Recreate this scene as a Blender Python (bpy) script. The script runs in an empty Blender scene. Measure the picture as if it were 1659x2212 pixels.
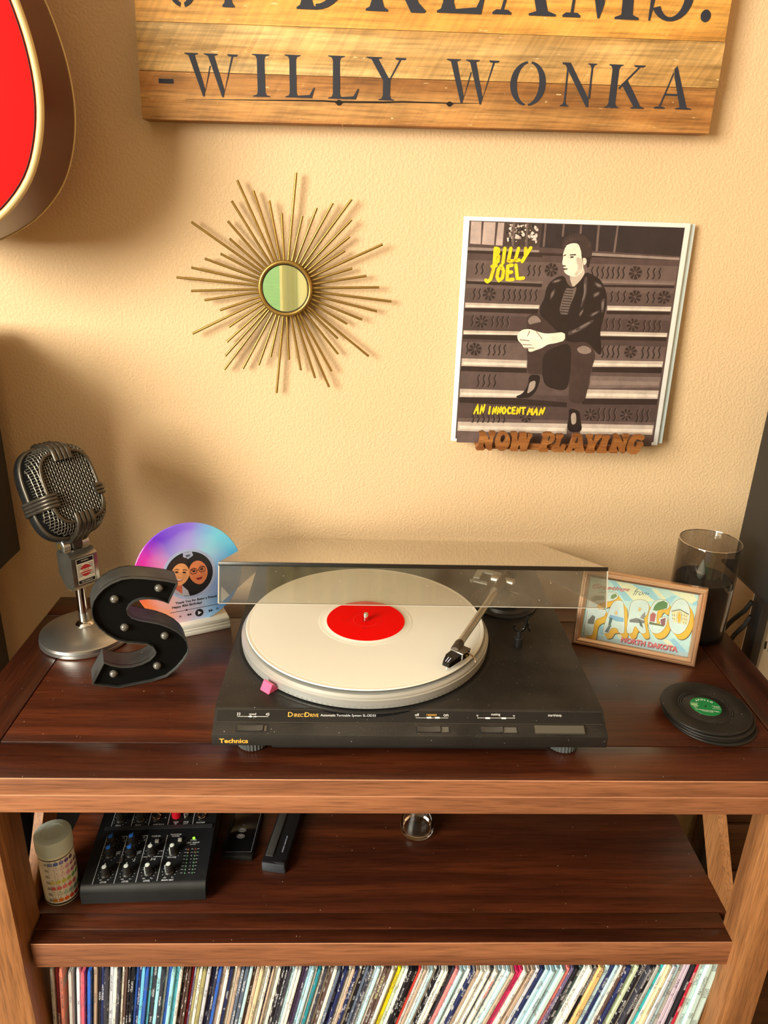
import bpy, bmesh, math, random
from mathutils import Vector, Matrix, Euler
from mathutils.geometry import tessellate_polygon
random.seed(7)
SC = bpy.context.scene
COL = SC.collection
PI = math.pi
R = math.radians

# ------------------------------------------------------------------ camera, light, exposure
cam_d = bpy.data.cameras.new('camera')
cam_d.sensor_fit = 'VERTICAL'; cam_d.sensor_height = 24.0
cam_d.lens = 24.0 * 1607.9 / 2212.0
cam_d.clip_start = 0.01
cam = bpy.data.objects.new('camera', cam_d); COL.objects.link(cam)
def look_dir(pitch, yaw, roll):
    fwd = Vector((math.sin(yaw)*math.cos(pitch), math.cos(yaw)*math.cos(pitch), -math.sin(pitch)))
    right = Vector((math.cos(yaw), -math.sin(yaw), 0)); up = right.cross(fwd)
    r2 = right*math.cos(roll) + up*math.sin(roll); u2 = up*math.cos(roll) - right*math.sin(roll)
    return r2, u2, fwd
_r, _u, _f = look_dir(0.3771, 0.0381, 0.0314)
cam.matrix_world = Matrix(((_r.x, _u.x, -_f.x, -0.0094), (_r.y, _u.y, -_f.y, -1.1052), (_r.z, _u.z, -_f.z, 0.5595), (0, 0, 0, 1)))
SC.camera = cam

SC.view_settings.view_transform = 'Standard'
SC.view_settings.look = 'None'
SC.view_settings.exposure = 0.0
SC.view_settings.gamma = 1.0
SC.view_settings.use_curve_mapping = False
SC.cycles.max_bounces = 10
SC.cycles.transparent_max_bounces = 16
SC.cycles.caustics_reflective = False
SC.cycles.caustics_refractive = False
SC.cycles.sample_clamp_indirect = 6.0

world = bpy.data.worlds.new('sky'); SC.world = world; world.use_nodes = True
wb = world.node_tree.nodes['Background']
wb.inputs['Color'].default_value = (0.80, 0.92, 1.0, 1); wb.inputs['Strength'].default_value = 0.8

WIN_POWER = 205.0
ld = bpy.data.lights.new('window_daylight', 'AREA'); ld.shape = 'RECTANGLE'
ld.size = 1.6; ld.size_y = 1.4; ld.energy = WIN_POWER; ld.color = (1.0, 0.94, 0.77)
lo = bpy.data.objects.new('window_daylight', ld); COL.objects.link(lo)
lo.location = (-2.36, -2.45, 1.08)
lo.rotation_euler = (Vector((-0.05, -0.1, 0.25)) - lo.location).to_track_quat('-Z', 'Y').to_euler()

sun = bpy.data.lights.new('sun', 'SUN'); sun.energy = 2.6; sun.angle = R(1.0); sun.color = (1.0, 0.95, 0.85)
so_ = bpy.data.objects.new('sun', sun); COL.objects.link(so_); so_.rotation_euler = (R(33), 0, R(12))

# ------------------------------------------------------------------ helpers
def s2l(c):
    c = c/255.0
    return c/12.92 if c <= 0.04045 else ((c+0.055)/1.055)**2.4
def look(*rgb):
    """albedo of a surface that photographs as this sRGB value under the warm daylight"""
    l = [s2l(c) for c in rgb]
    return tuple(min(0.92, max(0.0, v/k)) for v, k in zip(l, (1.0, 0.93, 0.66)))

def node(nt, kind, inp=None, **props):
    n = nt.nodes.new(kind)
    for k, v in props.items(): setattr(n, k, v)
    for k, v in (inp or {}).items():
        s = n.inputs[k]
        if isinstance(v, bpy.types.NodeSocket): nt.links.new(v, s)
        else: s.default_value = v
    return n
def rgba(c): return (c[0], c[1], c[2], 1.0)
def new_mat(name):
    m = bpy.data.materials.new(name); m.use_nodes = True
    return m, m.node_tree, m.node_tree.nodes['Principled BSDF']
def plain(name, col, rough=0.5, metal=0.0, coat=0.0, noise=0.0, nscale=60, bump=0.0, bscale=300, emit=None, estr=1.0, spec=0.5):
    m, nt, b = new_mat(name)
    b.inputs['Base Color'].default_value = rgba(col); b.inputs['Roughness'].default_value = rough
    b.inputs['Metallic'].default_value = metal; b.inputs['Coat Weight'].default_value = coat
    b.inputs['Specular IOR Level'].default_value = spec
    tc = node(nt, 'ShaderNodeTexCoord')
    if noise:
        nz = node(nt, 'ShaderNodeTexNoise', {'Vector': tc.outputs['Object'], 'Scale': nscale, 'Detail': 4.0})
        mx = node(nt, 'ShaderNodeMix', {'Factor': nz.outputs['Fac'], 6: rgba([c*(1-noise) for c in col]), 7: rgba([min(1, c*(1+noise)) for c in col])}, data_type='RGBA')
        nt.links.new(mx.outputs[2], b.inputs['Base Color'])
        mr = node(nt, 'ShaderNodeMapRange', {'Value': nz.outputs['Fac'], 'To Min': max(0.02, rough-0.1), 'To Max': min(1, rough+0.1)})
        nt.links.new(mr.outputs[0], b.inputs['Roughness'])
    if bump:
        nb = node(nt, 'ShaderNodeTexNoise', {'Vector': tc.outputs['Object'], 'Scale': bscale, 'Detail': 3.0})
        bp = node(nt, 'ShaderNodeBump', {'Height': nb.outputs['Fac'], 'Distance': bump, 'Strength': 1.0})
        nt.links.new(bp.outputs[0], b.inputs['Normal'])
    if emit:
        b.inputs['Emission Color'].default_value = rgba(emit); b.inputs['Emission Strength'].default_value = estr
    return m

def wood(name, dark, mid, light, axis='X', rough=0.45, coat=0.0, scale=1.0, bump=0.0004, dust=0.0, saw=0.0):
    """wood grain running along the given object axis"""
    m, nt, b = new_mat(name)
    tc = node(nt, 'ShaderNodeTexCoord'); oi = node(nt, 'ShaderNodeObjectInfo')
    off = node(nt, 'ShaderNodeVectorMath', {0: tc.outputs['Object'], 1: (0, 0, 0)}, operation='ADD')
    rv = node(nt, 'ShaderNodeCombineXYZ', {'X': oi.outputs['Random'], 'Y': oi.outputs['Random'], 'Z': oi.outputs['Random']})
    nt.links.new(rv.outputs[0], off.inputs[1])
    sc = {'X': (1.6, 26, 26), 'Y': (26, 1.6, 26), 'Z': (26, 26, 1.6)}[axis]
    mp = node(nt, 'ShaderNodeMapping', {'Vector': off.outputs[0], 'Scale': tuple(v*scale for v in sc)})
    n1 = node(nt, 'ShaderNodeTexNoise', {'Vector': mp.outputs[0], 'Scale': 1.0, 'Detail': 5.0, 'Roughness': 0.6, 'Distortion': 0.6})
    fs = {'X': (22, 420, 420), 'Y': (420, 22, 420), 'Z': (420, 420, 22)}[axis]
    mp2 = node(nt, 'ShaderNodeMapping', {'Vector': off.outputs[0], 'Scale': tuple(v*scale for v in fs)})
    n2 = node(nt, 'ShaderNodeTexNoise', {'Vector': mp2.outputs[0], 'Scale': 1.0, 'Detail': 3.0})
    cr = node(nt, 'ShaderNodeValToRGB', {'Fac': n1.outputs['Fac']})
    e = cr.color_ramp.elements
    e[0].position = 0.30; e[0].color = rgba(dark); e[1].position = 0.72; e[1].color = rgba(light)
    k = cr.color_ramp.elements.new(0.5); k.color = rgba(mid)
    pr = node(nt, 'ShaderNodeMapRange', {'Value': n2.outputs['Fac'], 'From Min': 0.30, 'From Max': 0.55, 'To Min': 0.62, 'To Max': 1.05})
    mx = node(nt, 'ShaderNodeMix', {'Factor': 1.0, 6: cr.outputs[0]}, data_type='RGBA', blend_type='MULTIPLY')
    g = node(nt, 'ShaderNodeCombineXYZ', {'X': pr.outputs[0], 'Y': pr.outputs[0], 'Z': pr.outputs[0]})
    nt.links.new(g.outputs[0], mx.inputs[7])
    col = mx.outputs[2]
    if saw:      # slanting saw marks and pale scuffs across the board
        rt = node(nt, 'ShaderNodeMapping', {'Vector': off.outputs[0], 'Rotation': (0, R(58), 0)})
        ms = node(nt, 'ShaderNodeMapping', {'Vector': rt.outputs[0], 'Scale': (9, 1, 210)})
        n3 = node(nt, 'ShaderNodeTexNoise', {'Vector': ms.outputs[0], 'Scale': 1.0, 'Detail': 3.0})
        n4 = node(nt, 'ShaderNodeTexNoise', {'Vector': off.outputs[0], 'Scale': 11.0, 'Detail': 4.0})
        s1 = node(nt, 'ShaderNodeMapRange', {'Value': n3.outputs['Fac'], 'From Min': 0.38, 'From Max': 0.62, 'To Min': 1-saw, 'To Max': 1+saw})
        s2_ = node(nt, 'ShaderNodeMapRange', {'Value': n4.outputs['Fac'], 'From Min': 0.35, 'From Max': 0.7, 'To Min': 0.72, 'To Max': 1.12})
        s3 = node(nt, 'ShaderNodeMath', {0: s1.outputs[0], 1: s2_.outputs[0]}, operation='MULTIPLY')
        sv = node(nt, 'ShaderNodeVectorMath', {0: col}, operation='SCALE'); nt.links.new(s3.outputs[0], sv.inputs['Scale'])
        col = sv.outputs[0]
        ml = node(nt, 'ShaderNodeMapping', {'Vector': off.outputs[0], 'Scale': (60, 1, 240)})
        n5 = node(nt, 'ShaderNodeTexNoise', {'Vector': ml.outputs[0], 'Scale': 1.0, 'Detail': 2.0})
        kp = node(nt, 'ShaderNodeMath', {0: n5.outputs['Fac'], 1: 0.72}, operation='GREATER_THAN')
        kf = node(nt, 'ShaderNodeMath', {0: kp.outputs[0], 1: 0.6}, operation='MULTIPLY')
        col = node(nt, 'ShaderNodeMix', {'Factor': kf.outputs[0], 6: col, 7: rgba(look(240, 205, 130))}, data_type='RGBA').outputs[2]
    if dust: col = add_dust(nt, tc, col, dust)
    nt.links.new(col, b.inputs['Base Color'])
    b.inputs['Roughness'].default_value = rough; b.inputs['Coat Weight'].default_value = coat; b.inputs['Coat Roughness'].default_value = 0.25
    bp = node(nt, 'ShaderNodeBump', {'Height': n2.outputs['Fac'], 'Distance': bump, 'Strength': 0.6})
    nt.links.new(bp.outputs[0], b.inputs['Normal'])
    return m

def add_dust(nt, tc, col, amount, scale=230.0, tone=(0.45, 0.42, 0.36)):
    """small lint specks lying on the surface"""
    v = node(nt, 'ShaderNodeTexVoronoi', {'Vector': tc.outputs['Object'], 'Scale': scale, 'Randomness': 1.0})
    sel = node(nt, 'ShaderNodeSeparateColor', {'Color': v.outputs['Color']})
    keep = node(nt, 'ShaderNodeMath', {0: sel.outputs[0], 1: 1.0-amount}, operation='GREATER_THAN')
    rad = node(nt, 'ShaderNodeMath', {0: sel.outputs[1], 1: 0.16}, operation='MULTIPLY')
    dot = node(nt, 'ShaderNodeMath', {0: v.outputs['Distance'], 1: rad.outputs[0]}, operation='LESS_THAN')
    f = node(nt, 'ShaderNodeMath', {0: keep.outputs[0], 1: dot.outputs[0]}, operation='MULTIPLY')
    mx = node(nt, 'ShaderNodeMix', {'Factor': f.outputs[0], 6: col, 7: rgba(tone)}, data_type='RGBA')
    return mx.outputs[2]

def dusty(name, col, haze, rough=0.45, amount=0.12, spec=0.5):
    """black plastic under a film of dust with wiped patches"""
    m, nt, b = new_mat(name)
    tc = node(nt, 'ShaderNodeTexCoord')
    n1 = node(nt, 'ShaderNodeTexNoise', {'Vector': tc.outputs['Object'], 'Scale': 14.0, 'Detail': 3.0})
    mr = node(nt, 'ShaderNodeMapRange', {'Value': n1.outputs['Fac'], 'From Min': 0.35, 'From Max': 0.65})
    mx = node(nt, 'ShaderNodeMix', {'Factor': mr.outputs[0], 6: rgba(col), 7: rgba(haze)}, data_type='RGBA')
    c = add_dust(nt, tc, mx.outputs[2], min(.9, amount*1.6), 620.0, (0.22, 0.20, 0.17))
    c = add_dust(nt, tc, c, amount*0.35, 300.0)
    nt.links.new(c, b.inputs['Base Color'])
    b.inputs['Roughness'].default_value = rough; b.inputs['Specular IOR Level'].default_value = spec
    return m

def glass(name, tint, haze=0.02, hazecol=(0.6, 0.58, 0.5), rough=0.02, ior=1.49, dust=0.0):
    """thin clear sheet: tinted see-through, Fresnel gloss and a little dust film"""
    m, nt, b = new_mat(name)
    out = nt.nodes['Material Output']; nt.nodes.remove(b)
    tr = node(nt, 'ShaderNodeBsdfTransparent', {'Color': rgba(tint)})
    gl = node(nt, 'ShaderNodeBsdfGlossy', {'Color': (1, 1, 1, 1), 'Roughness': rough})
    df = node(nt, 'ShaderNodeBsdfDiffuse', {'Color': rgba(hazecol)})
    lw = node(nt, 'ShaderNodeLayerWeight', {'Blend': 0.5})
    p5 = node(nt, 'ShaderNodeMath', {0: lw.outputs['Facing'], 1: 5.0}, operation='POWER')
    f0 = ((ior-1)/(ior+1))**2
    fr = node(nt, 'ShaderNodeMath', {0: p5.outputs[0], 1: 1-f0, 2: f0}, operation='MULTIPLY_ADD')
    tc = node(nt, 'ShaderNodeTexCoord')
    hz = node(nt, 'ShaderNodeTexNoise', {'Vector': tc.outputs['Object'], 'Scale': 18.0, 'Detail': 4.0})
    hf = node(nt, 'ShaderNodeMapRange', {'Value': hz.outputs['Fac'], 'From Min': 0.3, 'From Max': 0.7, 'To Min': haze*0.4, 'To Max': haze*1.6})
    fac = hf.outputs[0]
    if dust:
        v = node(nt, 'ShaderNodeTexVoronoi', {'Vector': tc.outputs['Object'], 'Scale': 240.0})
        sel = node(nt, 'ShaderNodeSeparateColor', {'Color': v.outputs['Color']})
        keep = node(nt, 'ShaderNodeMath', {0: sel.outputs[0], 1: 1-dust}, operation='GREATER_THAN')
        dot = node(nt, 'ShaderNodeMath', {0: v.outputs['Distance'], 1: 0.12}, operation='LESS_THAN')
        k = node(nt, 'ShaderNodeMath', {0: keep.outputs[0], 1: dot.outputs[0]}, operation='MULTIPLY')
        fac = node(nt, 'ShaderNodeMath', {0: fac, 1: k.outputs[0]}, operation='MAXIMUM').outputs[0]
    m1 = node(nt, 'ShaderNodeMixShader', {0: fac, 1: tr.outputs[0], 2: df.outputs[0]})
    m2 = node(nt, 'ShaderNodeMixShader', {0: fr.outputs[0], 1: m1.outputs[0], 2: gl.outputs[0]})
    nt.links.new(m2.outputs[0], out.inputs['Surface'])
    return m

# ---- mesh builders
def bm_box(bm, lo, hi, M=None):
    r = bmesh.ops.create_cube(bm, size=1.0)
    v = r['verts']; c = [(a+b)/2 for a, b in zip(lo, hi)]; s = [b-a for a, b in zip(lo, hi)]
    for p in v: p.co = Vector((p.co.x*s[0]+c[0], p.co.y*s[1]+c[1], p.co.z*s[2]+c[2]))
    if M: bmesh.ops.transform(bm, matrix=M, verts=v)
    return v
def bm_bevel(bm, w, seg=2, ang=30):
    es = [e for e in bm.edges if len(e.link_faces) == 2 and e.calc_face_angle(0) > R(ang)]
    if es: bmesh.ops.bevel(bm, geom=es, offset=w, segments=seg, affect='EDGES', profile=0.5, clamp_overlap=True)
def bm_lathe(bm, prof, seg=48, M=None, cap=True):
    rings = []
    for r, z in prof:
        if r < 1e-6: rings.append([bm.verts.new((0, 0, z))])
        else: rings.append([bm.verts.new((r*math.cos(2*PI*i/seg), r*math.sin(2*PI*i/seg), z)) for i in range(seg)])
    for a, b in zip(rings, rings[1:]):
        for i in range(seg):
            j = (i+1) % seg
            if len(a) == 1 and len(b) == 1: continue
            if len(a) == 1: bm.faces.new((a[0], b[j], b[i]))
            elif len(b) == 1: bm.faces.new((a[i], a[j], b[0]))
            else: bm.faces.new((a[i], a[j], b[j], b[i]))
    if cap:
        if len(rings[0]) > 1: bm.faces.new(list(reversed(rings[0])))
        if len(rings[-1]) > 1: bm.faces.new(rings[-1])
    vs = [v for r in rings for v in r]
    if M: bmesh.ops.transform(bm, matrix=M, verts=vs)
    return vs
def bm_tube(bm, pts, rad, seg=8, cap=True, closed=False):
    pts = [Vector(p) for p in pts]; n = len(pts)
    rads = rad if isinstance(rad, (list, tuple)) else [rad]*n
    rings = []; prev = None
    for i, p in enumerate(pts):
        if closed: t = (pts[(i+1) % n]-pts[i-1]).normalized()
        else: t = (pts[min(i+1, n-1)]-pts[max(i-1, 0)]).normalized()
        if prev is None:
            a = Vector((0, 0, 1)) if abs(t.z) < 0.9 else Vector((1, 0, 0))
            u = t.cross(a).normalized()
        else:
            u = (prev - t*prev.dot(t)).normalized()
        prev = u; w = t.cross(u)
        rings.append([bm.verts.new(p + (u*math.cos(2*PI*k/seg)+w*math.sin(2*PI*k/seg))*rads[i]) for k in range(seg)])
    prs = list(zip(rings, rings[1:])) + ([(rings[-1], rings[0])] if closed else [])
    for a, b in prs:
        for k in range(seg):
            j = (k+1) % seg; bm.faces.new((a[k], a[j], b[j], b[k]))
    if cap and not closed:
        bm.faces.new(list(reversed(rings[0]))); bm.faces.new(rings[-1])
def bm_prism(bm, loops, d0, d1, fn=None, side=True):
    """loops: outline first then holes, 2D; extruded from depth d0 to d1; fn maps (u, v, d) to 3D"""
    fn = fn or (lambda u, v, d: (u, d, v))
    flat = [[Vector((p[0], p[1], 0)) for p in l] for l in loops]
    tris = tessellate_polygon(flat)
    a = [bm.verts.new(fn(p[0], p[1], d0)) for l in loops for p in l]
    b = [bm.verts.new(fn(p[0], p[1], d1)) for l in loops for p in l] if side else None
    for t in tris:
        try:
            bm.faces.new([a[i] for i in t])
            if side: bm.faces.new([b[i] for i in reversed(t)])
        except ValueError: pass
    if side:
        k = 0
        for l in loops:
            n = len(l)
            for i in range(n):
                j = (i+1) % n
                try: bm.faces.new((a[k+i], b[k+i], b[k+j], a[k+j]))
                except ValueError: pass
            k += n
def obj(name, bm, mat, parent=None, smooth=None, loc=None, rot=None):
    bmesh.ops.recalc_face_normals(bm, faces=bm.faces[:])
    me = bpy.data.meshes.new(name); bm.to_mesh(me); bm.free()
    for mm in (mat if isinstance(mat, (list, tuple)) else [mat]): me.materials.append(mm)
    if smooth is not None:
        me.polygons.foreach_set('use_smooth', [True]*len(me.polygons))
        me.set_sharp_from_angle(angle=R(smooth))
    o = bpy.data.objects.new(name, me); COL.objects.link(o)
    if parent: o.parent = parent
    if loc: o.location = loc
    if rot: o.rotation_euler = rot
    return o
def part_box(name, lo, hi, mat, parent, bev=0.0, M=None, seg=2):
    bm = bmesh.new(); bm_box(bm, lo, hi)
    if bev: bm_bevel(bm, bev, seg)
    if M: bmesh.ops.transform(bm, matrix=M, verts=bm.verts[:])
    return obj(name, bm, mat, parent, smooth=30 if bev else None)
def thing(name, label, cat, loc=(0, 0, 0), rot=(0, 0, 0), group=None):
    o = bpy.data.objects.new(name, None); COL.objects.link(o)
    o.empty_display_size = 0.02
    o.location = loc; o.rotation_euler = rot
    return tag(o, label, cat, group)
def tag(o, label, cat, group=None):
    o['label'] = label; o['category'] = cat
    if group: o['group'] = group
    return o
def structure(o): o['kind'] = 'structure'; return o

# ---- text and flat print
_tc = {}
def text_geo(s, bold=0.0, shear=0.0, spacing=1.0):
    key = (s, bold, shear, spacing)
    if key in _tc: return _tc[key]
    c = bpy.data.curves.new('lettering', 'FONT'); c.body = s; c.resolution_u = 3; c.offset = bold; c.shear = shear; c.space_character = spacing
    o = bpy.data.objects.new('lettering', c); COL.objects.link(o)
    dg = bpy.context.evaluated_depsgraph_get(); dg.update()
    me = o.evaluated_get(dg).to_mesh()
    vs = [(v.co.x, v.co.y) for v in me.vertices]; fs = [tuple(p.vertices) for p in me.polygons]
    bpy.data.objects.remove(o, do_unlink=True); bpy.data.curves.remove(c)
    x0 = min(v[0] for v in vs); x1 = max(v[0] for v in vs); y0 = min(v[1] for v in vs); y1 = max(v[1] for v in vs)
    vs = [((x-x0)/(x1-x0), (y-y0)/(y1-y0)) for x, y in vs]
    _tc[key] = (vs, fs, (x1-x0)/(y1-y0)); return _tc[key]

def chaikin(p, n=2):
    for _ in range(n):
        q_ = []
        for a, b in zip(p, p[1:]+p[:1]): q_ += [(a[0]*.78+b[0]*.22, a[1]*.78+b[1]*.22), (a[0]*.22+b[0]*.78, a[1]*.22+b[1]*.78)]
        p = q_
    return p
class Print:
    """flat ink on a surface: coloured polygons, each laid a hair above the one before"""
    def __init__(s, step=1.5e-6): s.v = []; s.f = []; s.c = []; s.n = 0; s.step = step
    def _add(s, pts, faces, col):
        s.n += 1; k = len(s.v); h = s.n*s.step
        s.v += [(p[0], p[1], h) for p in pts]; s.f += [tuple(k+i for i in f) for f in faces]; s.c += [col]*len(faces)
    def poly(s, pts, col):
        t = tessellate_polygon([[Vector((p[0], p[1], 0)) for p in pts]]); s._add(pts, t, col)
    def loops(s, ls, col):
        t = tessellate_polygon([[Vector((p[0], p[1], 0)) for p in l] for l in ls]); s._add([p for l in ls for p in l], t, col)
    def rect(s, x0, y0, x1, y1, col): s._add([(x0, y0), (x1, y0), (x1, y1), (x0, y1)], [(0, 1, 2, 3)], col)
    def disc(s, x, y, r, col, n=24, ry=None):
        ry = ry or r; s._add([(x+r*math.cos(2*PI*i/n), y+ry*math.sin(2*PI*i/n)) for i in range(n)], [tuple(range(n))], col)
    def ring(s, x, y, r0, r1, col, a0=0, a1=2*PI, n=32):
        p = []; f = []
        for i in range(n+1):
            a = a0+(a1-a0)*i/n; p += [(x+r0*math.cos(a), y+r0*math.sin(a)), (x+r1*math.cos(a), y+r1*math.sin(a))]
            if i: f.append((2*i-2, 2*i-1, 2*i+1, 2*i))
        s._add(p, f, col)
    def stroke(s, pts, w, col):
        pts = [Vector((p[0], p[1])) for p in pts]; n = len(pts); p = []; f = []
        for i in range(n):
            t = (pts[min(i+1, n-1)]-pts[max(i-1, 0)]).normalized(); m = Vector((-t.y, t.x))*w/2
            p += [tuple(pts[i]+m), tuple(pts[i]-m)]
            if i: f.append((2*i-2, 2*i-1, 2*i+1, 2*i))
        s._add(p, f, col)
    def text(s, st, quad, col, bold=0.0, shear=0.0, spacing=1.0):
        """quad: bottom-left, bottom-right, top-left, top-right"""
        vs, fs, _ = text_geo(st, bold, shear, spacing)
        bl, br, tl, tr = [Vector((q[0], q[1])) for q in quad]
        s._add([tuple((bl*(1-u)+br*u)*(1-v)+(tl*(1-u)+tr*u)*v) for u, v in vs], fs, col)
    def words(s, st, x, y, h, col, align='L', bold=0.0, shear=0.0, ang=0.0, stretch=1.0):
        vs, fs, asp = text_geo(st, bold, shear); w = asp*h*stretch
        x0 = {'L': 0, 'C': -w/2, 'R': -w}[align]; ca, sa = math.cos(ang), math.sin(ang)
        s._add([(x+(x0+u*w)*ca-v*h*sa, y+(x0+u*w)*sa+v*h*ca) for u, v in vs], fs, col)
    def build(s, name, mat, parent, fn):
        me = bpy.data.meshes.new(name)
        me.from_pydata([fn(*p) for p in s.v], [], s.f); me.materials.append(mat)
        at = me.color_attributes.new('ink', 'FLOAT_COLOR', 'CORNER')
        cols = []
        for p, c in zip(me.polygons, s.c): cols += [c[0], c[1], c[2], 1.0]*p.loop_total
        at.data.foreach_set('color', cols)
        o = bpy.data.objects.new(name, me); COL.objects.link(o)
        if parent: o.parent = parent
        return o

def ink(name, rough=0.5, coat=0.0, vary=0.12, vscale=40):
    m, nt, b = new_mat(name)
    a = node(nt, 'ShaderNodeVertexColor', layer_name='ink'); tc = node(nt, 'ShaderNodeTexCoord')
    nz = node(nt, 'ShaderNodeTexNoise', {'Vector': tc.outputs['Object'], 'Scale': vscale, 'Detail': 6.0, 'Roughness': 0.65})
    mr = node(nt, 'ShaderNodeMapRange', {'Value': nz.outputs['Fac'], 'From Min': 0.25, 'From Max': 0.75, 'To Min': 1-vary, 'To Max': 1+vary})
    sc = node(nt, 'ShaderNodeVectorMath', {0: a.outputs['Color']}, operation='SCALE'); nt.links.new(mr.outputs[0], sc.inputs['Scale'])
    nt.links.new(sc.outputs[0], b.inputs['Base Color'])
    b.inputs['Roughness'].default_value = rough; b.inputs['Coat Weight'].default_value = coat; b.inputs['Coat Roughness'].default_value = 0.15
    return m

# ------------------------------------------------------------------ materials
M = {}
M['ink'] = ink('printed_ink', 0.55)
M['ink_gloss'] = ink('glossy_print', 0.45, 0.35, 0.10, 60)
M['ink_photo'] = ink('photo_print', 0.42, 0.35, 0.25, 55)
M['paint_black'] = plain('stencil_black_paint', look(44, 44, 46), 0.8, noise=0.35, nscale=120)
M['black_satin'] = plain('black_satin', (0.012, 0.012, 0.013), 0.42, noise=0.15, nscale=90)
M['black_matte'] = plain('black_matte', (0.010, 0.010, 0.011), 0.7)
M['black_gloss'] = plain('black_gloss', (0.006, 0.006, 0.007), 0.08)
M['speaker_black'] = plain('speaker_black', (0.020, 0.019, 0.018), 0.6, bump=0.0002, bscale=500)
M['chrome'] = plain('chrome', (0.72, 0.70, 0.66), 0.08, 1.0)
M['steel'] = plain('brushed_steel', (0.56, 0.57, 0.57), 0.30, 0.95)
M['brass'] = plain('aged_brass', look(172, 136, 62), 0.32, 0.85, noise=0.12, nscale=90)
M['bronze'] = plain('bronze_frame', look(214, 170, 118), 0.26, 0.75)
M['paper'] = plain('white_card', look(246, 242, 205), 0.6, noise=0.03)
M['paper_blue'] = plain('bluish_white_card', look(222, 232, 215), 0.6)
M['white_plastic'] = plain('white_plastic', look(225, 225, 185), 0.4)
M['wax'] = plain('dark_wax', (0.045, 0.05, 0.055), 0.5)
M['mirror'] = plain('mirror_silver', (0.92, 0.93, 0.90), 0.01, 1.0)
M['rubber'] = plain('rubber', (0.018, 0.018, 0.018), 0.7)
M['table_top'] = wood('dark_stained_top', (0.026, 0.006, 0.0028), (0.060, 0.0135, 0.005), (0.13, 0.030, 0.009), 'X', 0.34, 0.25, dust=0.05)
M['table_top_y'] = wood('dark_stained_top_cross', (0.026, 0.006, 0.0028), (0.060, 0.0135, 0.005), (0.12, 0.028, 0.009), 'Y', 0.34, 0.25, dust=0.05)
M['table_front'] = wood('worn_walnut_edge', (0.20, 0.075, 0.034), (0.32, 0.125, 0.056), (0.46, 0.20, 0.095), 'X', 0.5)
M['table_leg'] = wood('worn_walnut_leg', (0.20, 0.080, 0.030), (0.33, 0.140, 0.050), (0.46, 0.215, 0.085), 'Z', 0.5)

# ------------------------------------------------------------------ measured tables (metres, or fractions of a printed sheet)
MIRROR_C = (-0.1162,0.4622)
ROD_TIPS = [(0.0172,0.149),(0.0247,0.0957),(0.0444,0.1063),(0.066,0.113),(0.0914,0.1184),(0.0917,0.0927),(0.0896,0.0711),(0.0832,0.0526),(0.1351,0.0624),(0.0936,0.0294),(0.1136,0.0201),(0.1317,0.0052),(0.1497,-0.0139),(0.1295,-0.0279),(0.1086,-0.0399),(0.0873,-0.0468),(0.074,-0.0676),(0.1191,-0.0916),(0.0745,-0.09),(0.0651,-0.1149),(0.0616,-0.1382),(0.0409,-0.1257),(0.0202,-0.1145),(0.0031,-0.0995),(-0.0161,-0.1493),(-0.0234,-0.0962),(-0.0408,-0.1082),(-0.0642,-0.1144),(-0.0909,-0.1161),(-0.0885,-0.0961),(-0.0855,-0.0763),(-0.0813,-0.0548),(-0.1334,-0.0656),(-0.0931,-0.0323),(-0.1138,-0.0189),(-0.1316,-0.0068),(-0.1511,0.0107),(-0.1296,0.0244),(-0.1099,0.0368),(-0.0886,0.0437),(-0.0751,0.0638),(-0.1253,0.0834),(-0.0766,0.086),(-0.07,0.1115),(-0.0613,0.1373),(-0.0406,0.1251),(-0.0196,0.1135),(-0.0031,0.0985)]
SIGN_LETTERS = [('-',-0.2682,-0.2498,0.7076,0.7127),('W',-0.2331,-0.1685,0.6946,0.7419),('I',-0.1511,-0.1291,0.6966,0.7434),('L',-0.1106,-0.0728,0.6972,0.744),('L',-0.0565,-0.0169,0.6975,0.7449),('Y',-0.007,0.0416,0.6977,0.7452),('W',0.0939,0.1587,0.6971,0.7463),('O',0.1742,0.2208,0.6973,0.7472),('N',0.24,0.285,0.6984,0.7473),('K',0.2984,0.3502,0.6988,0.7473),('A',0.3629,0.4119,0.6998,0.7484)]
SIGN_TOP_BASE = [('O',-0.258,0.7896,-0.2079),('F',-0.1856,0.7916,-0.1544),('D',-0.095,0.7928,-0.0287),('R',-0.0106,0.7939,0.064),('E',0.0752,0.795,0.1365),('A',0.1457,0.7959,0.2244),('M',0.2327,0.7958,0.328),('S',0.3401,0.7957,0.3932),('.',0.405,0.7964,0.4178)]
SIGN_SEAMS = [[-0.2899,0.7736],[0.4407,0.7766],[-0.2908,0.7208],[0.4414,0.7251],[-0.2914,0.6891],[-0.2922,0.6667],[0.4417,0.6736]]
SIGN_CRACK = [(-0.2367,0.6907),(-0.1492,0.6927),(-0.0612,0.6946),(-0.0406,0.6942),(0.0151,0.6955),(0.039,0.6968),(0.0983,0.6972),(0.1399,0.6985)]
S_AT = (-0.305,-0.3115,0.0)
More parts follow.
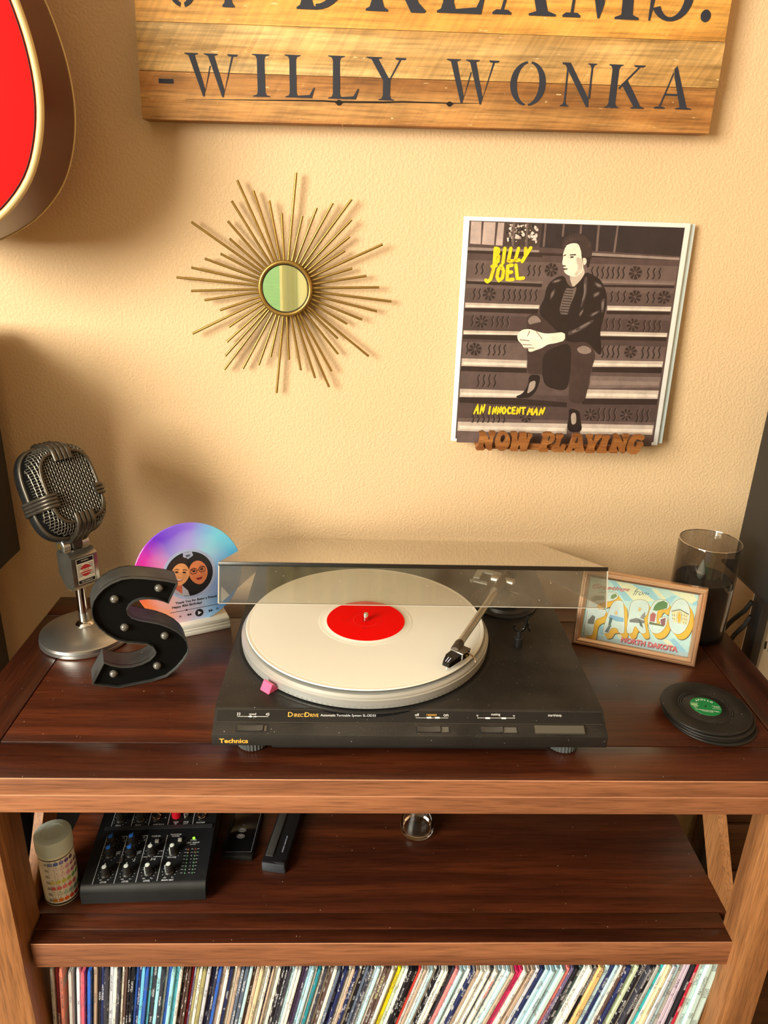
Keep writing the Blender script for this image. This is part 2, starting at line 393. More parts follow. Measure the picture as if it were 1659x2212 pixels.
S_RIM = [(0.0826,0.1342),(0.0692,0.1082),(0.0635,0.112),(0.0555,0.1161),(0.0462,0.1186),(0.0358,0.1193),(0.0286,0.1172),(0.0233,0.113),(0.0208,0.1077),(0.0214,0.1023),(0.0256,0.0966),(0.0334,0.092),(0.0448,0.0874),(0.0564,0.0822),(0.0679,0.0749),(0.0772,0.0667),(0.084,0.0576),(0.088,0.0486),(0.0892,0.038),(0.0879,0.0323),(0.0816,0.0232),(0.0721,0.0132),(0.0589,0.0041),(0.0411,-0.0008),(0.0215,-0.0014),(-0.0001,0.0),(-0.0293,0.0137),(-0.013,0.0419),(-0.0048,0.0358),(0.0065,0.0307),(0.0182,0.0284),(0.0303,0.0294),(0.0403,0.033),(0.0468,0.039),(0.0484,0.043),(0.0454,0.0506),(0.0397,0.0555),(0.0304,0.0585),(0.0166,0.0628),(0.0044,0.0696),(-0.0062,0.0796),(-0.0137,0.0901),(-0.0184,0.1007),(-0.0198,0.1098),(-0.0191,0.1185),(-0.0161,0.1274),(-0.0106,0.1351),(-0.0032,0.1418),(0.0063,0.1471),(0.0179,0.1505),(0.0293,0.1505),(0.0429,0.1477),(0.0565,0.1438),(0.0704,0.1393)]
S_BULBS = [(0.0596,0.1303),(0.0077,0.1244),(0.0154,0.084),(0.0615,0.0629),(0.0489,0.0215),(-0.0034,0.0216)]
ALBUM = {'picture': [(0.024,0.983),(0.975,0.981),(0.978,0.015),(0.02,0.013)],'panes': [[(0.032,0.98),(0.077,0.98),(0.08,0.887),(0.032,0.889)],[(0.087,0.979),(0.139,0.979),(0.139,0.885),(0.085,0.887)],[(0.15,0.978),(0.177,0.978),(0.176,0.884),(0.146,0.885)]],'foliage': [(0.181,0.979),(0.344,0.979),(0.335,0.885),(0.181,0.884)],'rail': [(0.344,0.979),(0.975,0.981),(0.973,0.862),(0.339,0.882)],'railbars': [[(0.434,0.98),(0.443,0.981),(0.443,0.929),(0.434,0.928)],[(0.511,0.979),(0.518,0.979),(0.521,0.944),(0.512,0.943)],[(0.588,0.979),(0.598,0.979),(0.601,0.873),(0.591,0.873)],[(0.673,0.98),(0.681,0.98),(0.68,0.869),(0.67,0.868)],[(0.354,0.98),(0.363,0.98),(0.363,0.884),(0.354,0.884)],[(0.274,0.979),(0.283,0.979),(0.286,0.884),(0.277,0.884)],[(0.215,0.979),(0.224,0.979),(0.226,0.885),(0.217,0.885)]],'ledge': [[(0.025,0.874),(0.34,0.87),(0.341,0.861),(0.024,0.861)],[(0.573,0.866),(0.971,0.856),(0.971,0.846),(0.575,0.854)],[(0.023,0.86),(0.356,0.854),(0.357,0.841),(0.023,0.85)]],'treads': [[(0.026,0.744),(0.37,0.74),(0.369,0.73),(0.025,0.734)],[(0.629,0.755),(0.975,0.756),(0.974,0.741),(0.631,0.74)],[(0.025,0.639),(0.365,0.637),(0.363,0.621),(0.025,0.617)],[(0.673,0.642),(0.985,0.645),(0.985,0.625),(0.674,0.622)],[(0.024,0.517),(0.3,0.519),(0.29,0.502),(0.024,0.499)],[(0.656,0.528),(0.98,0.529),(0.979,0.511),(0.657,0.508)],[(0.023,0.391),(0.331,0.389),(0.332,0.356),(0.022,0.357)],[(0.634,0.397),(0.976,0.4),(0.976,0.374),(0.638,0.367)],[(0.021,0.251),(0.352,0.248),(0.296,0.215),(0.02,0.212)],[(0.624,0.262),(0.98,0.264),(0.981,0.225),(0.613,0.22)],[(0.021,0.095),(0.551,0.096),(0.552,0.046),(0.02,0.051)],[(0.616,0.097),(0.978,0.098),(0.979,0.052),(0.617,0.047)],[(0.635,0.325),(0.972,0.327),(0.975,0.279),(0.634,0.266)]],'shadows': [[(0.025,0.732),(0.367,0.729),(0.367,0.714),(0.025,0.72)],[(0.025,0.615),(0.362,0.618),(0.361,0.597),(0.024,0.601)],[(0.674,0.619),(0.984,0.622),(0.984,0.61),(0.674,0.605)],[(0.024,0.497),(0.29,0.5),(0.289,0.477),(0.023,0.479)],[(0.657,0.505),(0.979,0.508),(0.979,0.493),(0.657,0.491)],[(0.022,0.355),(0.332,0.353),(0.334,0.331),(0.022,0.333)],[(0.638,0.366),(0.976,0.371),(0.977,0.345),(0.637,0.343)],[(0.02,0.211),(0.296,0.212),(0.537,0.198),(0.539,0.175),(0.019,0.186)],[(0.61,0.217),(0.98,0.222),(0.98,0.196),(0.609,0.191)],[(0.632,0.732),(0.974,0.737),(0.975,0.726),(0.633,0.723)]],'flowers': [(0.402,0.789),(0.781,0.787),(0.133,0.678),(0.794,0.684),(0.107,0.558),(0.802,0.561),(0.086,0.434),(0.807,0.44),(0.057,0.29),(0.827,0.145),(0.348,0.127),(0.034,0.134),(0.656,0.143),(0.927,0.685),(0.94,0.57)],'waves': [[(0.048,0.807),(0.04,0.793),(0.047,0.775),(0.039,0.761)],[(0.073,0.808),(0.066,0.794),(0.073,0.775),(0.065,0.761)],[(0.099,0.809),(0.091,0.794),(0.098,0.776),(0.091,0.762)],[(0.307,0.807),(0.299,0.793),(0.307,0.774),(0.299,0.76)],[(0.33,0.807),(0.323,0.793),(0.33,0.775),(0.323,0.76)],[(0.354,0.808),(0.347,0.794),(0.354,0.775),(0.347,0.761)],[(0.59,0.808),(0.583,0.793),(0.591,0.773),(0.585,0.758)],[(0.614,0.809),(0.607,0.794),(0.615,0.774),(0.608,0.758)],[(0.637,0.809),(0.63,0.794),(0.638,0.774),(0.632,0.759)],[(0.66,0.81),(0.654,0.795),(0.662,0.775),(0.655,0.759)],[(0.684,0.81),(0.677,0.795),(0.685,0.775),(0.679,0.76)],[(0.707,0.811),(0.701,0.796),(0.709,0.776),(0.702,0.76)],[(0.731,0.812),(0.724,0.796),(0.732,0.776),(0.726,0.761)],[(0.842,0.809),(0.835,0.795),(0.844,0.776),(0.837,0.762)],[(0.868,0.81),(0.862,0.795),(0.87,0.777),(0.863,0.762)],[(0.895,0.81),(0.888,0.796),(0.896,0.777),(0.89,0.763)],[(0.046,0.7),(0.038,0.686),(0.045,0.667),(0.038,0.653)],[(0.07,0.701),(0.062,0.686),(0.069,0.668),(0.061,0.653)],[(0.093,0.701),(0.086,0.687),(0.093,0.668),(0.085,0.654)],[(0.202,0.702),(0.195,0.687),(0.202,0.666),(0.195,0.651)],[(0.227,0.702),(0.219,0.687),(0.227,0.667),(0.219,0.651)],[(0.251,0.703),(0.244,0.688),(0.251,0.667),(0.244,0.652)],[(0.275,0.704),(0.268,0.688),(0.276,0.668),(0.268,0.652)],[(0.3,0.704),(0.293,0.689),(0.3,0.668),(0.293,0.653)],[(0.324,0.705),(0.317,0.689),(0.324,0.669),(0.317,0.653)],[(0.349,0.705),(0.341,0.69),(0.349,0.669),(0.342,0.654)],[(0.691,0.707),(0.684,0.693),(0.692,0.674),(0.685,0.659)],[(0.72,0.708),(0.713,0.694),(0.721,0.674),(0.714,0.66)],[(0.749,0.709),(0.742,0.694),(0.75,0.675),(0.743,0.66)],[(0.856,0.708),(0.849,0.693),(0.858,0.674),(0.851,0.659)],[(0.883,0.708),(0.876,0.694),(0.885,0.674),(0.878,0.66)],[(0.909,0.709),(0.903,0.694),(0.911,0.675),(0.905,0.66)],[(0.046,0.584),(0.038,0.569),(0.045,0.55),(0.037,0.535)],[(0.069,0.585),(0.062,0.57),(0.068,0.551),(0.061,0.536)],[(0.161,0.583),(0.153,0.568),(0.16,0.549),(0.153,0.534)],[(0.184,0.583),(0.176,0.569),(0.184,0.549),(0.176,0.535)],[(0.207,0.584),(0.2,0.569),(0.207,0.55),(0.199,0.535)],[(0.231,0.584),(0.223,0.57),(0.23,0.55),(0.223,0.535)],[(0.684,0.588),(0.677,0.572),(0.685,0.551),(0.678,0.535)],[(0.713,0.589),(0.706,0.573),(0.715,0.552),(0.708,0.536)],[(0.742,0.589),(0.735,0.573),(0.744,0.553),(0.737,0.537)],[(0.857,0.583),(0.851,0.568),(0.859,0.548),(0.852,0.533)],[(0.881,0.583),(0.874,0.568),(0.883,0.549),(0.876,0.534)],[(0.905,0.584),(0.898,0.569),(0.907,0.549),(0.9,0.534)],[(0.929,0.584),(0.922,0.569),(0.931,0.55),(0.924,0.535)],[(0.036,0.464),(0.029,0.447),(0.036,0.426),(0.028,0.41)],[(0.054,0.464),(0.047,0.448),(0.054,0.427),(0.046,0.41)],[(0.155,0.457),(0.148,0.442),(0.155,0.422),(0.147,0.407)],[(0.179,0.457),(0.171,0.442),(0.179,0.422),(0.171,0.407)],[(0.202,0.458),(0.195,0.443),(0.202,0.423),(0.195,0.408)],[(0.226,0.458),(0.218,0.443),(0.226,0.423),(0.218,0.408)],[(0.681,0.466),(0.674,0.449),(0.683,0.426),(0.676,0.409)],[(0.705,0.467),(0.698,0.45),(0.707,0.427),(0.7,0.409)],[(0.729,0.467),(0.722,0.45),(0.731,0.427),(0.724,0.41)],[(0.753,0.468),(0.746,0.45),(0.755,0.428),(0.748,0.41)],[(0.867,0.464),(0.86,0.448),(0.869,0.427),(0.863,0.41)],[(0.893,0.465),(0.886,0.449),(0.895,0.427),(0.889,0.411)],[(0.919,0.465),(0.912,0.449),(0.921,0.428),(0.915,0.411)],[(0.945,0.466),(0.938,0.45),(0.947,0.428),(0.941,0.412)],[(0.115,0.32),(0.107,0.302),(0.114,0.279),(0.107,0.261)],[(0.14,0.32),(0.133,0.303),(0.14,0.28),(0.132,0.262)],[(0.166,0.321),(0.158,0.303),(0.166,0.28),(0.158,0.262)],[(0.192,0.321),(0.184,0.304),(0.192,0.28),(0.184,0.263)],[(0.103,0.149),(0.095,0.132),(0.102,0.109),(0.095,0.092)],[(0.127,0.149),(0.12,0.132),(0.127,0.109),(0.119,0.092)],[(0.152,0.149),(0.144,0.132),(0.152,0.11),(0.144,0.093)],[(0.176,0.15),(0.169,0.133),(0.176,0.11),(0.168,0.093)],[(0.201,0.15),(0.193,0.133),(0.201,0.11),(0.193,0.093)],[(0.225,0.15),(0.218,0.133),(0.225,0.111),(0.218,0.094)],[(0.25,0.151),(0.242,0.134),(0.25,0.111),(0.242,0.094)],[(0.697,0.176),(0.691,0.156),(0.7,0.131),(0.693,0.111)],[(0.723,0.176),(0.716,0.157),(0.725,0.131),(0.719,0.112)],[(0.748,0.176),(0.742,0.157),(0.751,0.131),(0.744,0.112)],[(0.774,0.177),(0.767,0.157),(0.777,0.132),(0.77,0.112)],[(0.883,0.174),(0.876,0.155),(0.886,0.129),(0.879,0.11)],[(0.908,0.175),(0.901,0.155),(0.911,0.13),(0.904,0.11)],[(0.932,0.175),(0.926,0.156),(0.936,0.13),(0.929,0.111)],[(0.957,0.175),(0.951,0.156),(0.96,0.13),(0.954,0.111)]],'hair': [(0.441,0.876),(0.436,0.906),(0.453,0.932),(0.494,0.944),(0.537,0.938),(0.567,0.912),(0.577,0.866),(0.572,0.836),(0.567,0.809),(0.558,0.803),(0.554,0.836),(0.536,0.851),(0.526,0.872),(0.511,0.903),(0.481,0.903),(0.457,0.893)],'hair2': [(0.557,0.846),(0.571,0.846),(0.568,0.806),(0.561,0.803)],'face': [(0.457,0.895),(0.484,0.905),(0.511,0.904),(0.526,0.875),(0.534,0.835),(0.546,0.806),(0.54,0.782),(0.514,0.761),(0.486,0.766),(0.466,0.776),(0.458,0.789),(0.454,0.798),(0.458,0.807),(0.447,0.815),(0.45,0.843),(0.447,0.856)],'neck': [(0.488,0.771),(0.541,0.809),(0.556,0.782),(0.538,0.738),(0.508,0.714),(0.49,0.751)],'ear': [(0.535,0.845),(0.553,0.842),(0.558,0.823),(0.544,0.809)],'brow': [[(0.449,0.851),(0.46,0.857),(0.462,0.852),(0.451,0.847)],[(0.477,0.856),(0.503,0.859),(0.508,0.853),(0.479,0.852)],[(0.48,0.847),(0.494,0.85),(0.497,0.843),(0.483,0.841)],[(0.453,0.798),(0.474,0.797),(0.474,0.792),(0.455,0.79)],[(0.453,0.811),(0.466,0.809),(0.464,0.804),(0.457,0.805)]],'cheek': [(0.505,0.845),(0.53,0.845),(0.543,0.807),(0.536,0.784),(0.514,0.763),(0.506,0.771),(0.523,0.798)],'jacket': [(0.402,0.738),(0.432,0.761),(0.462,0.767),(0.481,0.73),(0.505,0.714),(0.537,0.745),(0.558,0.786),(0.591,0.773),(0.629,0.754),(0.66,0.703),(0.67,0.652),(0.662,0.596),(0.652,0.526),(0.674,0.434),(0.661,0.419),(0.602,0.483),(0.53,0.474),(0.492,0.488),(0.427,0.55),(0.365,0.597),(0.368,0.632),(0.384,0.667),(0.387,0.708)],'shirt': [(0.476,0.716),(0.505,0.71),(0.525,0.724),(0.521,0.69),(0.502,0.635),(0.496,0.593),(0.455,0.603),(0.463,0.662)],'stripes': [[(0.473,0.706),(0.511,0.704),(0.511,0.7),(0.473,0.702)],[(0.471,0.695),(0.51,0.692),(0.51,0.689),(0.471,0.69)],[(0.47,0.683),(0.51,0.68),(0.509,0.677),(0.469,0.679)],[(0.468,0.671),(0.509,0.669),(0.508,0.665),(0.468,0.667)],[(0.466,0.66),(0.508,0.657),(0.507,0.654),(0.466,0.655)],[(0.465,0.648),(0.507,0.645),(0.506,0.642),(0.464,0.644)],[(0.463,0.636),(0.506,0.634),(0.505,0.63),(0.463,0.632)],[(0.461,0.624),(0.505,0.622),(0.505,0.618),(0.461,0.62)],[(0.46,0.613),(0.504,0.61),(0.504,0.606),(0.459,0.608)],[(0.458,0.601),(0.503,0.598),(0.503,0.595),(0.458,0.597)]],'shine': [[(0.409,0.742),(0.45,0.755),(0.455,0.744),(0.414,0.729)],[(0.598,0.746),(0.635,0.733),(0.644,0.72),(0.615,0.719)],[(0.551,0.752),(0.566,0.772),(0.575,0.691),(0.557,0.629),(0.549,0.636),(0.561,0.691)],[(0.6,0.692),(0.628,0.706),(0.636,0.693),(0.606,0.671)],[(0.596,0.602),(0.637,0.624),(0.642,0.613),(0.605,0.588)],[(0.546,0.601),(0.564,0.629),(0.569,0.619),(0.554,0.587)],[(0.503,0.523),(0.594,0.56),(0.599,0.55),(0.512,0.502)],[(0.407,0.688),(0.429,0.715),(0.428,0.688),(0.41,0.654)],[(0.64,0.665),(0.66,0.679),(0.659,0.624),(0.651,0.603)],[(0.538,0.538),(0.613,0.582),(0.622,0.571),(0.547,0.524)]],'legs': [(0.309,0.576),(0.322,0.593),(0.35,0.602),(0.387,0.591),(0.459,0.53),(0.53,0.474),(0.595,0.486),(0.631,0.455),(0.647,0.412),(0.63,0.339),(0.629,0.281),(0.62,0.195),(0.546,0.196),(0.538,0.294),(0.517,0.316),(0.422,0.299),(0.404,0.33),(0.335,0.326),(0.334,0.378),(0.326,0.428),(0.318,0.52)],'legsdark': [(0.402,0.429),(0.501,0.474),(0.532,0.453),(0.54,0.309),(0.524,0.249),(0.425,0.27),(0.404,0.336)],'knee': [[(0.316,0.569),(0.333,0.59),(0.358,0.59),(0.383,0.563),(0.354,0.559),(0.326,0.548)],[(0.555,0.45),(0.586,0.465),(0.621,0.451),(0.626,0.433),(0.595,0.422),(0.564,0.432)]],'hands': [(0.274,0.498),(0.282,0.516),(0.299,0.528),(0.328,0.531),(0.357,0.523),(0.395,0.513),(0.424,0.513),(0.492,0.522),(0.498,0.484),(0.45,0.469),(0.421,0.465),(0.394,0.447),(0.365,0.436),(0.344,0.427),(0.331,0.432),(0.332,0.444),(0.31,0.445),(0.299,0.463),(0.281,0.477)],'fingers': [[(0.288,0.484),(0.332,0.481),(0.334,0.476),(0.29,0.479)],[(0.301,0.463),(0.345,0.462),(0.346,0.458),(0.303,0.458)],[(0.313,0.448),(0.357,0.448),(0.359,0.444),(0.315,0.443)],[(0.328,0.524),(0.32,0.499),(0.323,0.497),(0.333,0.52)],[(0.358,0.521),(0.39,0.486),(0.393,0.489),(0.362,0.522)]],'boots': [[(0.346,0.324),(0.399,0.324),(0.395,0.284),(0.383,0.244),(0.355,0.216),(0.303,0.212),(0.291,0.222),(0.324,0.235),(0.346,0.276)],[(0.549,0.172),(0.601,0.161),(0.61,0.116),(0.625,0.07),(0.605,0.055),(0.563,0.058),(0.549,0.085),(0.555,0.13)]],'bootlight': [[(0.352,0.291),(0.381,0.299),(0.378,0.258),(0.343,0.232),(0.348,0.262)],[(0.561,0.145),(0.585,0.153),(0.594,0.1),(0.571,0.089)]],'text': {'BILLY': [(0.141,0.806),(0.291,0.826),(0.137,0.872),(0.306,0.876)],'JOEL': [(0.105,0.729),(0.294,0.746),(0.124,0.799),(0.268,0.806)],'AN': [(0.098,0.135),(0.153,0.136),(0.105,0.182),(0.153,0.179)],'INNOCENT': [(0.162,0.136),(0.347,0.139),(0.164,0.17),(0.344,0.169)],'MAN': [(0.351,0.137),(0.434,0.136),(0.356,0.169),(0.438,0.17)]}}
CARD = {'F': [(0.036,0.056),(0.052,0.031),(0.09,0.028),(0.145,0.05),(0.163,0.093),(0.159,0.314),(0.283,0.392),(0.304,0.475),(0.281,0.509),(0.171,0.487),(0.165,0.585),(0.386,0.68),(0.432,0.742),(0.425,0.796),(0.363,0.815),(0.2,0.769),(0.081,0.712),(0.034,0.631),(0.042,0.452)],'A': [(0.295,0.131),(0.328,0.43),(0.368,0.623),(0.405,0.677),(0.483,0.7),(0.527,0.658),(0.603,0.203),(0.572,0.17),(0.528,0.171),(0.49,0.248),(0.405,0.231),(0.384,0.145),(0.328,0.114)],'Ah': [(0.44,0.54),(0.427,0.458),(0.464,0.465)],'R': [(0.626,0.213),(0.619,0.44),(0.621,0.678),(0.662,0.74),(0.768,0.773),(0.844,0.748),(0.879,0.666),(0.871,0.553),(0.82,0.478),(0.897,0.279),(0.872,0.235),(0.824,0.233),(0.737,0.34),(0.717,0.3),(0.711,0.218),(0.669,0.187)],'Rh': [(0.745,0.647),(0.742,0.572),(0.773,0.593),(0.776,0.633)],'G': [(0.895,0.419),(0.887,0.556),(0.898,0.656),(0.938,0.773),(1.003,0.824),(1.086,0.829),(1.138,0.778),(1.145,0.711),(1.071,0.667),(1.027,0.712),(1.0,0.665),(0.998,0.54),(1.015,0.432),(1.043,0.4),(1.07,0.473),(1.036,0.479),(1.041,0.533),(1.146,0.576),(1.15,0.449),(1.114,0.337),(1.05,0.273),(0.964,0.28)],'O': [(1.435,0.639),(1.436,0.576),(1.431,0.515),(1.418,0.459),(1.4,0.41),(1.376,0.37),(1.349,0.343),(1.319,0.329),(1.288,0.329),(1.258,0.343),(1.23,0.37),(1.205,0.409),(1.185,0.459),(1.171,0.516),(1.163,0.577),(1.163,0.64),(1.169,0.701),(1.182,0.757),(1.2,0.806),(1.224,0.844),(1.251,0.871),(1.281,0.885),(1.312,0.884),(1.342,0.87),(1.369,0.843),(1.394,0.804),(1.414,0.755),(1.428,0.699)],'Oh': [(1.328,0.601),(1.331,0.565),(1.329,0.534),(1.322,0.513),(1.313,0.503),(1.301,0.508),(1.29,0.525),(1.28,0.554),(1.273,0.588),(1.27,0.623),(1.273,0.654),(1.279,0.676),(1.289,0.685),(1.3,0.681),(1.312,0.663),(1.322,0.635)],'rays': [[(0.274,0.994),(0.596,0.978),(0.959,0.794),(0.655,0.7)],[(0.865,0.966),(0.948,0.97),(1.152,0.781),(1.052,0.814)],[(1.119,0.205),(1.203,0.211),(1.434,0.001),(1.351,0.001)],[(0.499,0.157),(0.547,0.169),(0.585,0.064),(0.531,0.094)],[(1.09,0.987),(1.442,0.994),(1.515,0.888),(1.428,0.842)]],'blue': [[(0.274,0.994),(0.374,0.987),(0.652,0.727),(0.532,0.701)],[(0.594,0.992),(0.865,0.966),(0.991,0.828),(0.936,0.789)],[(1.052,0.814),(1.152,0.781),(1.217,0.919),(1.158,0.919)],[(1.226,0.216),(1.281,0.257),(1.498,0.058),(1.482,-0.002),(1.434,0.001)],[(0.233,0.281),(0.283,0.278),(0.306,0.084),(0.256,0.086)],[(1.428,0.842),(1.5,0.912),(1.5,0.83),(1.467,0.81)]],'blobs': [([(0.946,0.708),(0.986,0.772),(1.052,0.814),(1.116,0.787),(1.12,0.705),(1.07,0.68),(0.98,0.633),(0.937,0.637)],(90,130,70)),([(0.91,0.561),(0.941,0.603),(0.987,0.579),(0.985,0.453),(0.918,0.452)],(190,90,90)),([(1.056,0.511),(1.122,0.554),(1.132,0.431),(1.08,0.419)],(150,80,90)),([(0.913,0.444),(1.12,0.429),(1.117,0.407),(0.918,0.403)],(110,100,60)),([(1.184,0.678),(1.29,0.729),(1.415,0.675),(1.421,0.498),(1.23,0.509)],(240,225,160)),([(1.184,0.678),(1.29,0.729),(1.417,0.676),(1.417,0.659),(1.292,0.713),(1.187,0.665)],(120,110,90)),([(0.365,0.439),(0.559,0.426),(0.567,0.364),(0.475,0.351),(0.347,0.378)],(140,180,190)),([(0.364,0.396),(0.408,0.392),(0.392,0.261),(0.36,0.267)],(80,100,90)),([(0.324,0.145),(0.381,0.301),(0.405,0.263),(0.375,0.143)],(110,115,105)),([(0.641,0.417),(0.733,0.466),(0.859,0.438),(0.839,0.399),(0.646,0.376)],(130,120,110)),([(0.793,0.521),(0.834,0.586),(0.849,0.52),(0.832,0.46),(0.781,0.476)],(150,140,130)),([(0.757,0.471),(0.815,0.4),(0.849,0.324),(0.796,0.354)],(90,90,85)),([(0.05,0.652),(0.119,0.709),(0.244,0.722),(0.25,0.667),(0.094,0.605)],(120,140,110)),([(0.067,0.286),(0.119,0.383),(0.16,0.364),(0.156,0.235),(0.067,0.229)],(130,125,105)),([(0.339,0.757),(0.397,0.797),(0.42,0.753),(0.371,0.7),(0.334,0.699)],(130,150,90))],'windows': [[(1.202,0.627),(1.212,0.625),(1.215,0.6),(1.206,0.602)],[(1.226,0.626),(1.236,0.624),(1.239,0.598),(1.23,0.6)],[(1.209,0.574),(1.219,0.572),(1.222,0.546),(1.213,0.548)],[(1.234,0.568),(1.244,0.566),(1.247,0.541),(1.237,0.543)],[(1.323,0.654),(1.333,0.653),(1.337,0.627),(1.327,0.629)],[(1.353,0.654),(1.363,0.652),(1.366,0.627),(1.356,0.629)],[(1.383,0.647),(1.393,0.646),(1.397,0.62),(1.387,0.622)],[(1.331,0.601),(1.34,0.599),(1.344,0.574),(1.334,0.576)],[(1.361,0.597),(1.37,0.595),(1.374,0.57),(1.364,0.572)],[(1.391,0.594),(1.4,0.592),(1.404,0.567),(1.394,0.569)],[(1.362,0.54),(1.372,0.538),(1.376,0.512),(1.366,0.514)],[(1.392,0.539),(1.402,0.537),(1.405,0.512),(1.395,0.514)]],'text': {'greet': [(0.054,0.78),(0.587,0.852),(0.06,0.893),(0.579,0.919)],'frm': [(0.631,0.813),(0.848,0.863),(0.644,0.94),(0.846,0.907)],'nd': [(0.566,0.031),(1.356,0.047),(0.572,0.118),(1.351,0.134)]}}
RECORD_TONES = ['cream and black speckled','dark red','orange and cream','grey white','pink and red','blue','tan','black','navy','charcoal','cream','brown','sky blue','turquoise','pale turquoise','red','purple grey','olive','slate grey','pale blue','yellow cream','plum','teal','white','yellow','pale green','orange red','coral','hot pink','mint','dark green','orange tan','cyan','pale pink']
RECORDS = [(-0.381,0),(-0.375,1),(-0.369,2),(-0.357,0),(-0.348,3),(-0.341,4),(-0.333,5),(-0.326,6),(-0.321,7),(-0.317,8),(-0.312,9),(-0.306,3),(-0.3,10),(-0.295,9),(-0.292,10),(-0.287,11),(-0.284,7),(-0.28,7),(-0.274,5),(-0.271,8),(-0.266,12),(-0.261,5),(-0.257,13),(-0.252,9),(-0.247,14),(-0.241,9),(-0.238,10),(-0.234,5),(-0.229,14),(-0.224,13),(-0.219,10),(-0.215,7),(-0.212,11),(-0.209,11),(-0.205,15),(-0.202,16),(-0.199,17),(-0.195,10),(-0.19,17),(-0.185,3),(-0.179,8),(-0.175,9),(-0.171,5),(-0.167,6),(-0.161,10),(-0.157,8),(-0.152,10),(-0.147,6),(-0.143,18),(-0.138,18),(-0.132,19),(-0.128,11),(-0.124,6),(-0.119,20),(-0.114,10),(-0.11,10),(-0.106,8),(-0.106,6),(-0.101,10),(-0.097,10),(-0.092,7),(-0.088,9),(-0.084,9),(-0.08,19),(-0.076,10),(-0.072,10),(-0.067,21),(-0.063,21),(-0.059,19),(-0.055,19),(-0.051,10),(-0.047,22),(-0.042,10),(-0.038,9),(-0.035,10),(-0.031,11),(-0.026,10),(-0.022,18),(-0.018,8),(-0.013,8),(-0.008,10),(-0.004,6),(0.001,8),(0.005,23),(0.01,7),(0.014,18),(0.019,9),(0.024,23),(0.028,19),(0.033,10),(0.038,11),(0.042,11),(0.046,10),(0.05,10),(0.055,24),(0.06,25),(0.064,23),(0.069,7),(0.072,7),(0.076,7),(0.081,26),(0.084,0),(0.088,6),(0.092,23),(0.096,19),(0.101,10),(0.106,7),(0.11,10),(0.115,10),(0.12,7),(0.124,9),(0.129,27),(0.134,19),(0.139,19),(0.144,23),(0.15,8),(0.156,6),(0.161,10),(0.166,10),(0.17,10),(0.175,9),(0.179,10),(0.185,19),(0.19,23),(0.196,19),(0.201,6),(0.207,28),(0.212,28),(0.218,10),(0.222,6),(0.227,6),(0.234,3),(0.239,8),(0.245,19),(0.251,19),(0.258,19),(0.265,29),(0.272,27),(0.277,16),(0.282,7),(0.288,30),(0.294,10),(0.299,10),(0.305,7),(0.313,31),(0.323,19),(0.329,8),(0.334,19),(0.339,10),(0.344,11),(0.348,8),(0.354,25),(0.359,25),(0.365,7),(0.37,0),(0.375,9),(0.381,7),(0.386,0),(0.392,32),(0.396,23),(0.401,20),(0.406,3),(0.411,19),(0.417,0),(0.423,33),(0.427,33),(0.432,7),(0.435,15),(0.44,10),(0.445,29),(0.452,29),(0.461,29)]

# ------------------------------------------------------------------ the room
def wall_mat():
    m, nt, b = new_mat('tan_wall_paint')
    tc = node(nt, 'ShaderNodeTexCoord')
    n1 = node(nt, 'ShaderNodeTexNoise', {'Vector': tc.outputs['Object'], 'Scale': 250.0, 'Detail': 2.0, 'Roughness': 0.5})
    n2 = node(nt, 'ShaderNodeTexNoise', {'Vector': tc.outputs['Object'], 'Scale': 5.0, 'Detail': 2.0})
    mr = node(nt, 'ShaderNodeMapRange', {'Value': n1.outputs['Fac'], 'From Min': 0.42, 'From Max': 0.62})
    mx = node(nt, 'ShaderNodeMix', {'Factor': n2.outputs['Fac'], 6: rgba(look(226, 186, 124)), 7: rgba(look(234, 196, 134))}, data_type='RGBA')
    nt.links.new(mx.outputs[2], b.inputs['Base Color']); b.inputs['Roughness'].default_value = 0.62
    b.inputs['Specular IOR Level'].default_value = 0.3
    bp = node(nt, 'ShaderNodeBump', {'Height': mr.outputs[0], 'Distance': 0.00028, 'Strength': 1.0})
    nt.links.new(bp.outputs[0], b.inputs['Normal'])
    return m
M['wall'] = wall_mat()
def curtain_mat():
    m, nt, b = new_mat('pale_curtain')
    tl = node(nt, 'ShaderNodeBsdfTranslucent', {'Color': (0.95, 0.88, 0.52, 1)}); df = node(nt, 'ShaderNodeBsdfDiffuse', {'Color': (0.85, 0.80, 0.58, 1)})
    ms_ = node(nt, 'ShaderNodeMixShader', {0: 0.7, 1: df.outputs[0], 2: tl.outputs[0]}); nt.links.new(ms_.outputs[0], nt.nodes['Material Output'].inputs['Surface'])
    return m
M['white_paint'] = plain('white_trim_paint', (0.75, 0.73, 0.66), 0.5)
M['floor'] = wood('dark_floor_boards', (0.05, 0.022, 0.010), (0.09, 0.04, 0.018), (0.14, 0.065, 0.03), 'X', 0.4)
M['lawn'] = plain('lawn_green', (0.30, 0.52, 0.12), 0.9, noise=0.4, nscale=6)
M['curtain'] = curtain_mat()
M['clear_pane'] = glass('window_glass', (0.95, 0.97, 0.96), 0.01)
X0, X1, Y1, Z0, Z1, TH = -2.35, 2.40, -3.60, -0.76, 1.90, 0.12
structure(part_box('wall_back', (X0-TH, 0, Z0), (X1+TH, TH, Z1), M['wall'], None))
structure(part_box('wall_right', (X1, Y1, Z0), (X1+TH, 0, Z1), M['wall'], None))
def holed(name, fn, a0, a1, b0, b1, h):
    bm = bmesh.new()
    for (p, q_, r, s) in ((a0, h[0], b0, b1), (h[1], a1, b0, b1), (h[0], h[1], b0, h[2]), (h[0], h[1], h[3], b1)):
        lo_, hi_ = fn(p, r), fn(q_, s); bm_box(bm, (lo_[0], lo_[1], lo_[2]), (hi_[3], hi_[4], hi_[5]))
    return structure(obj(name, bm, M['wall']))
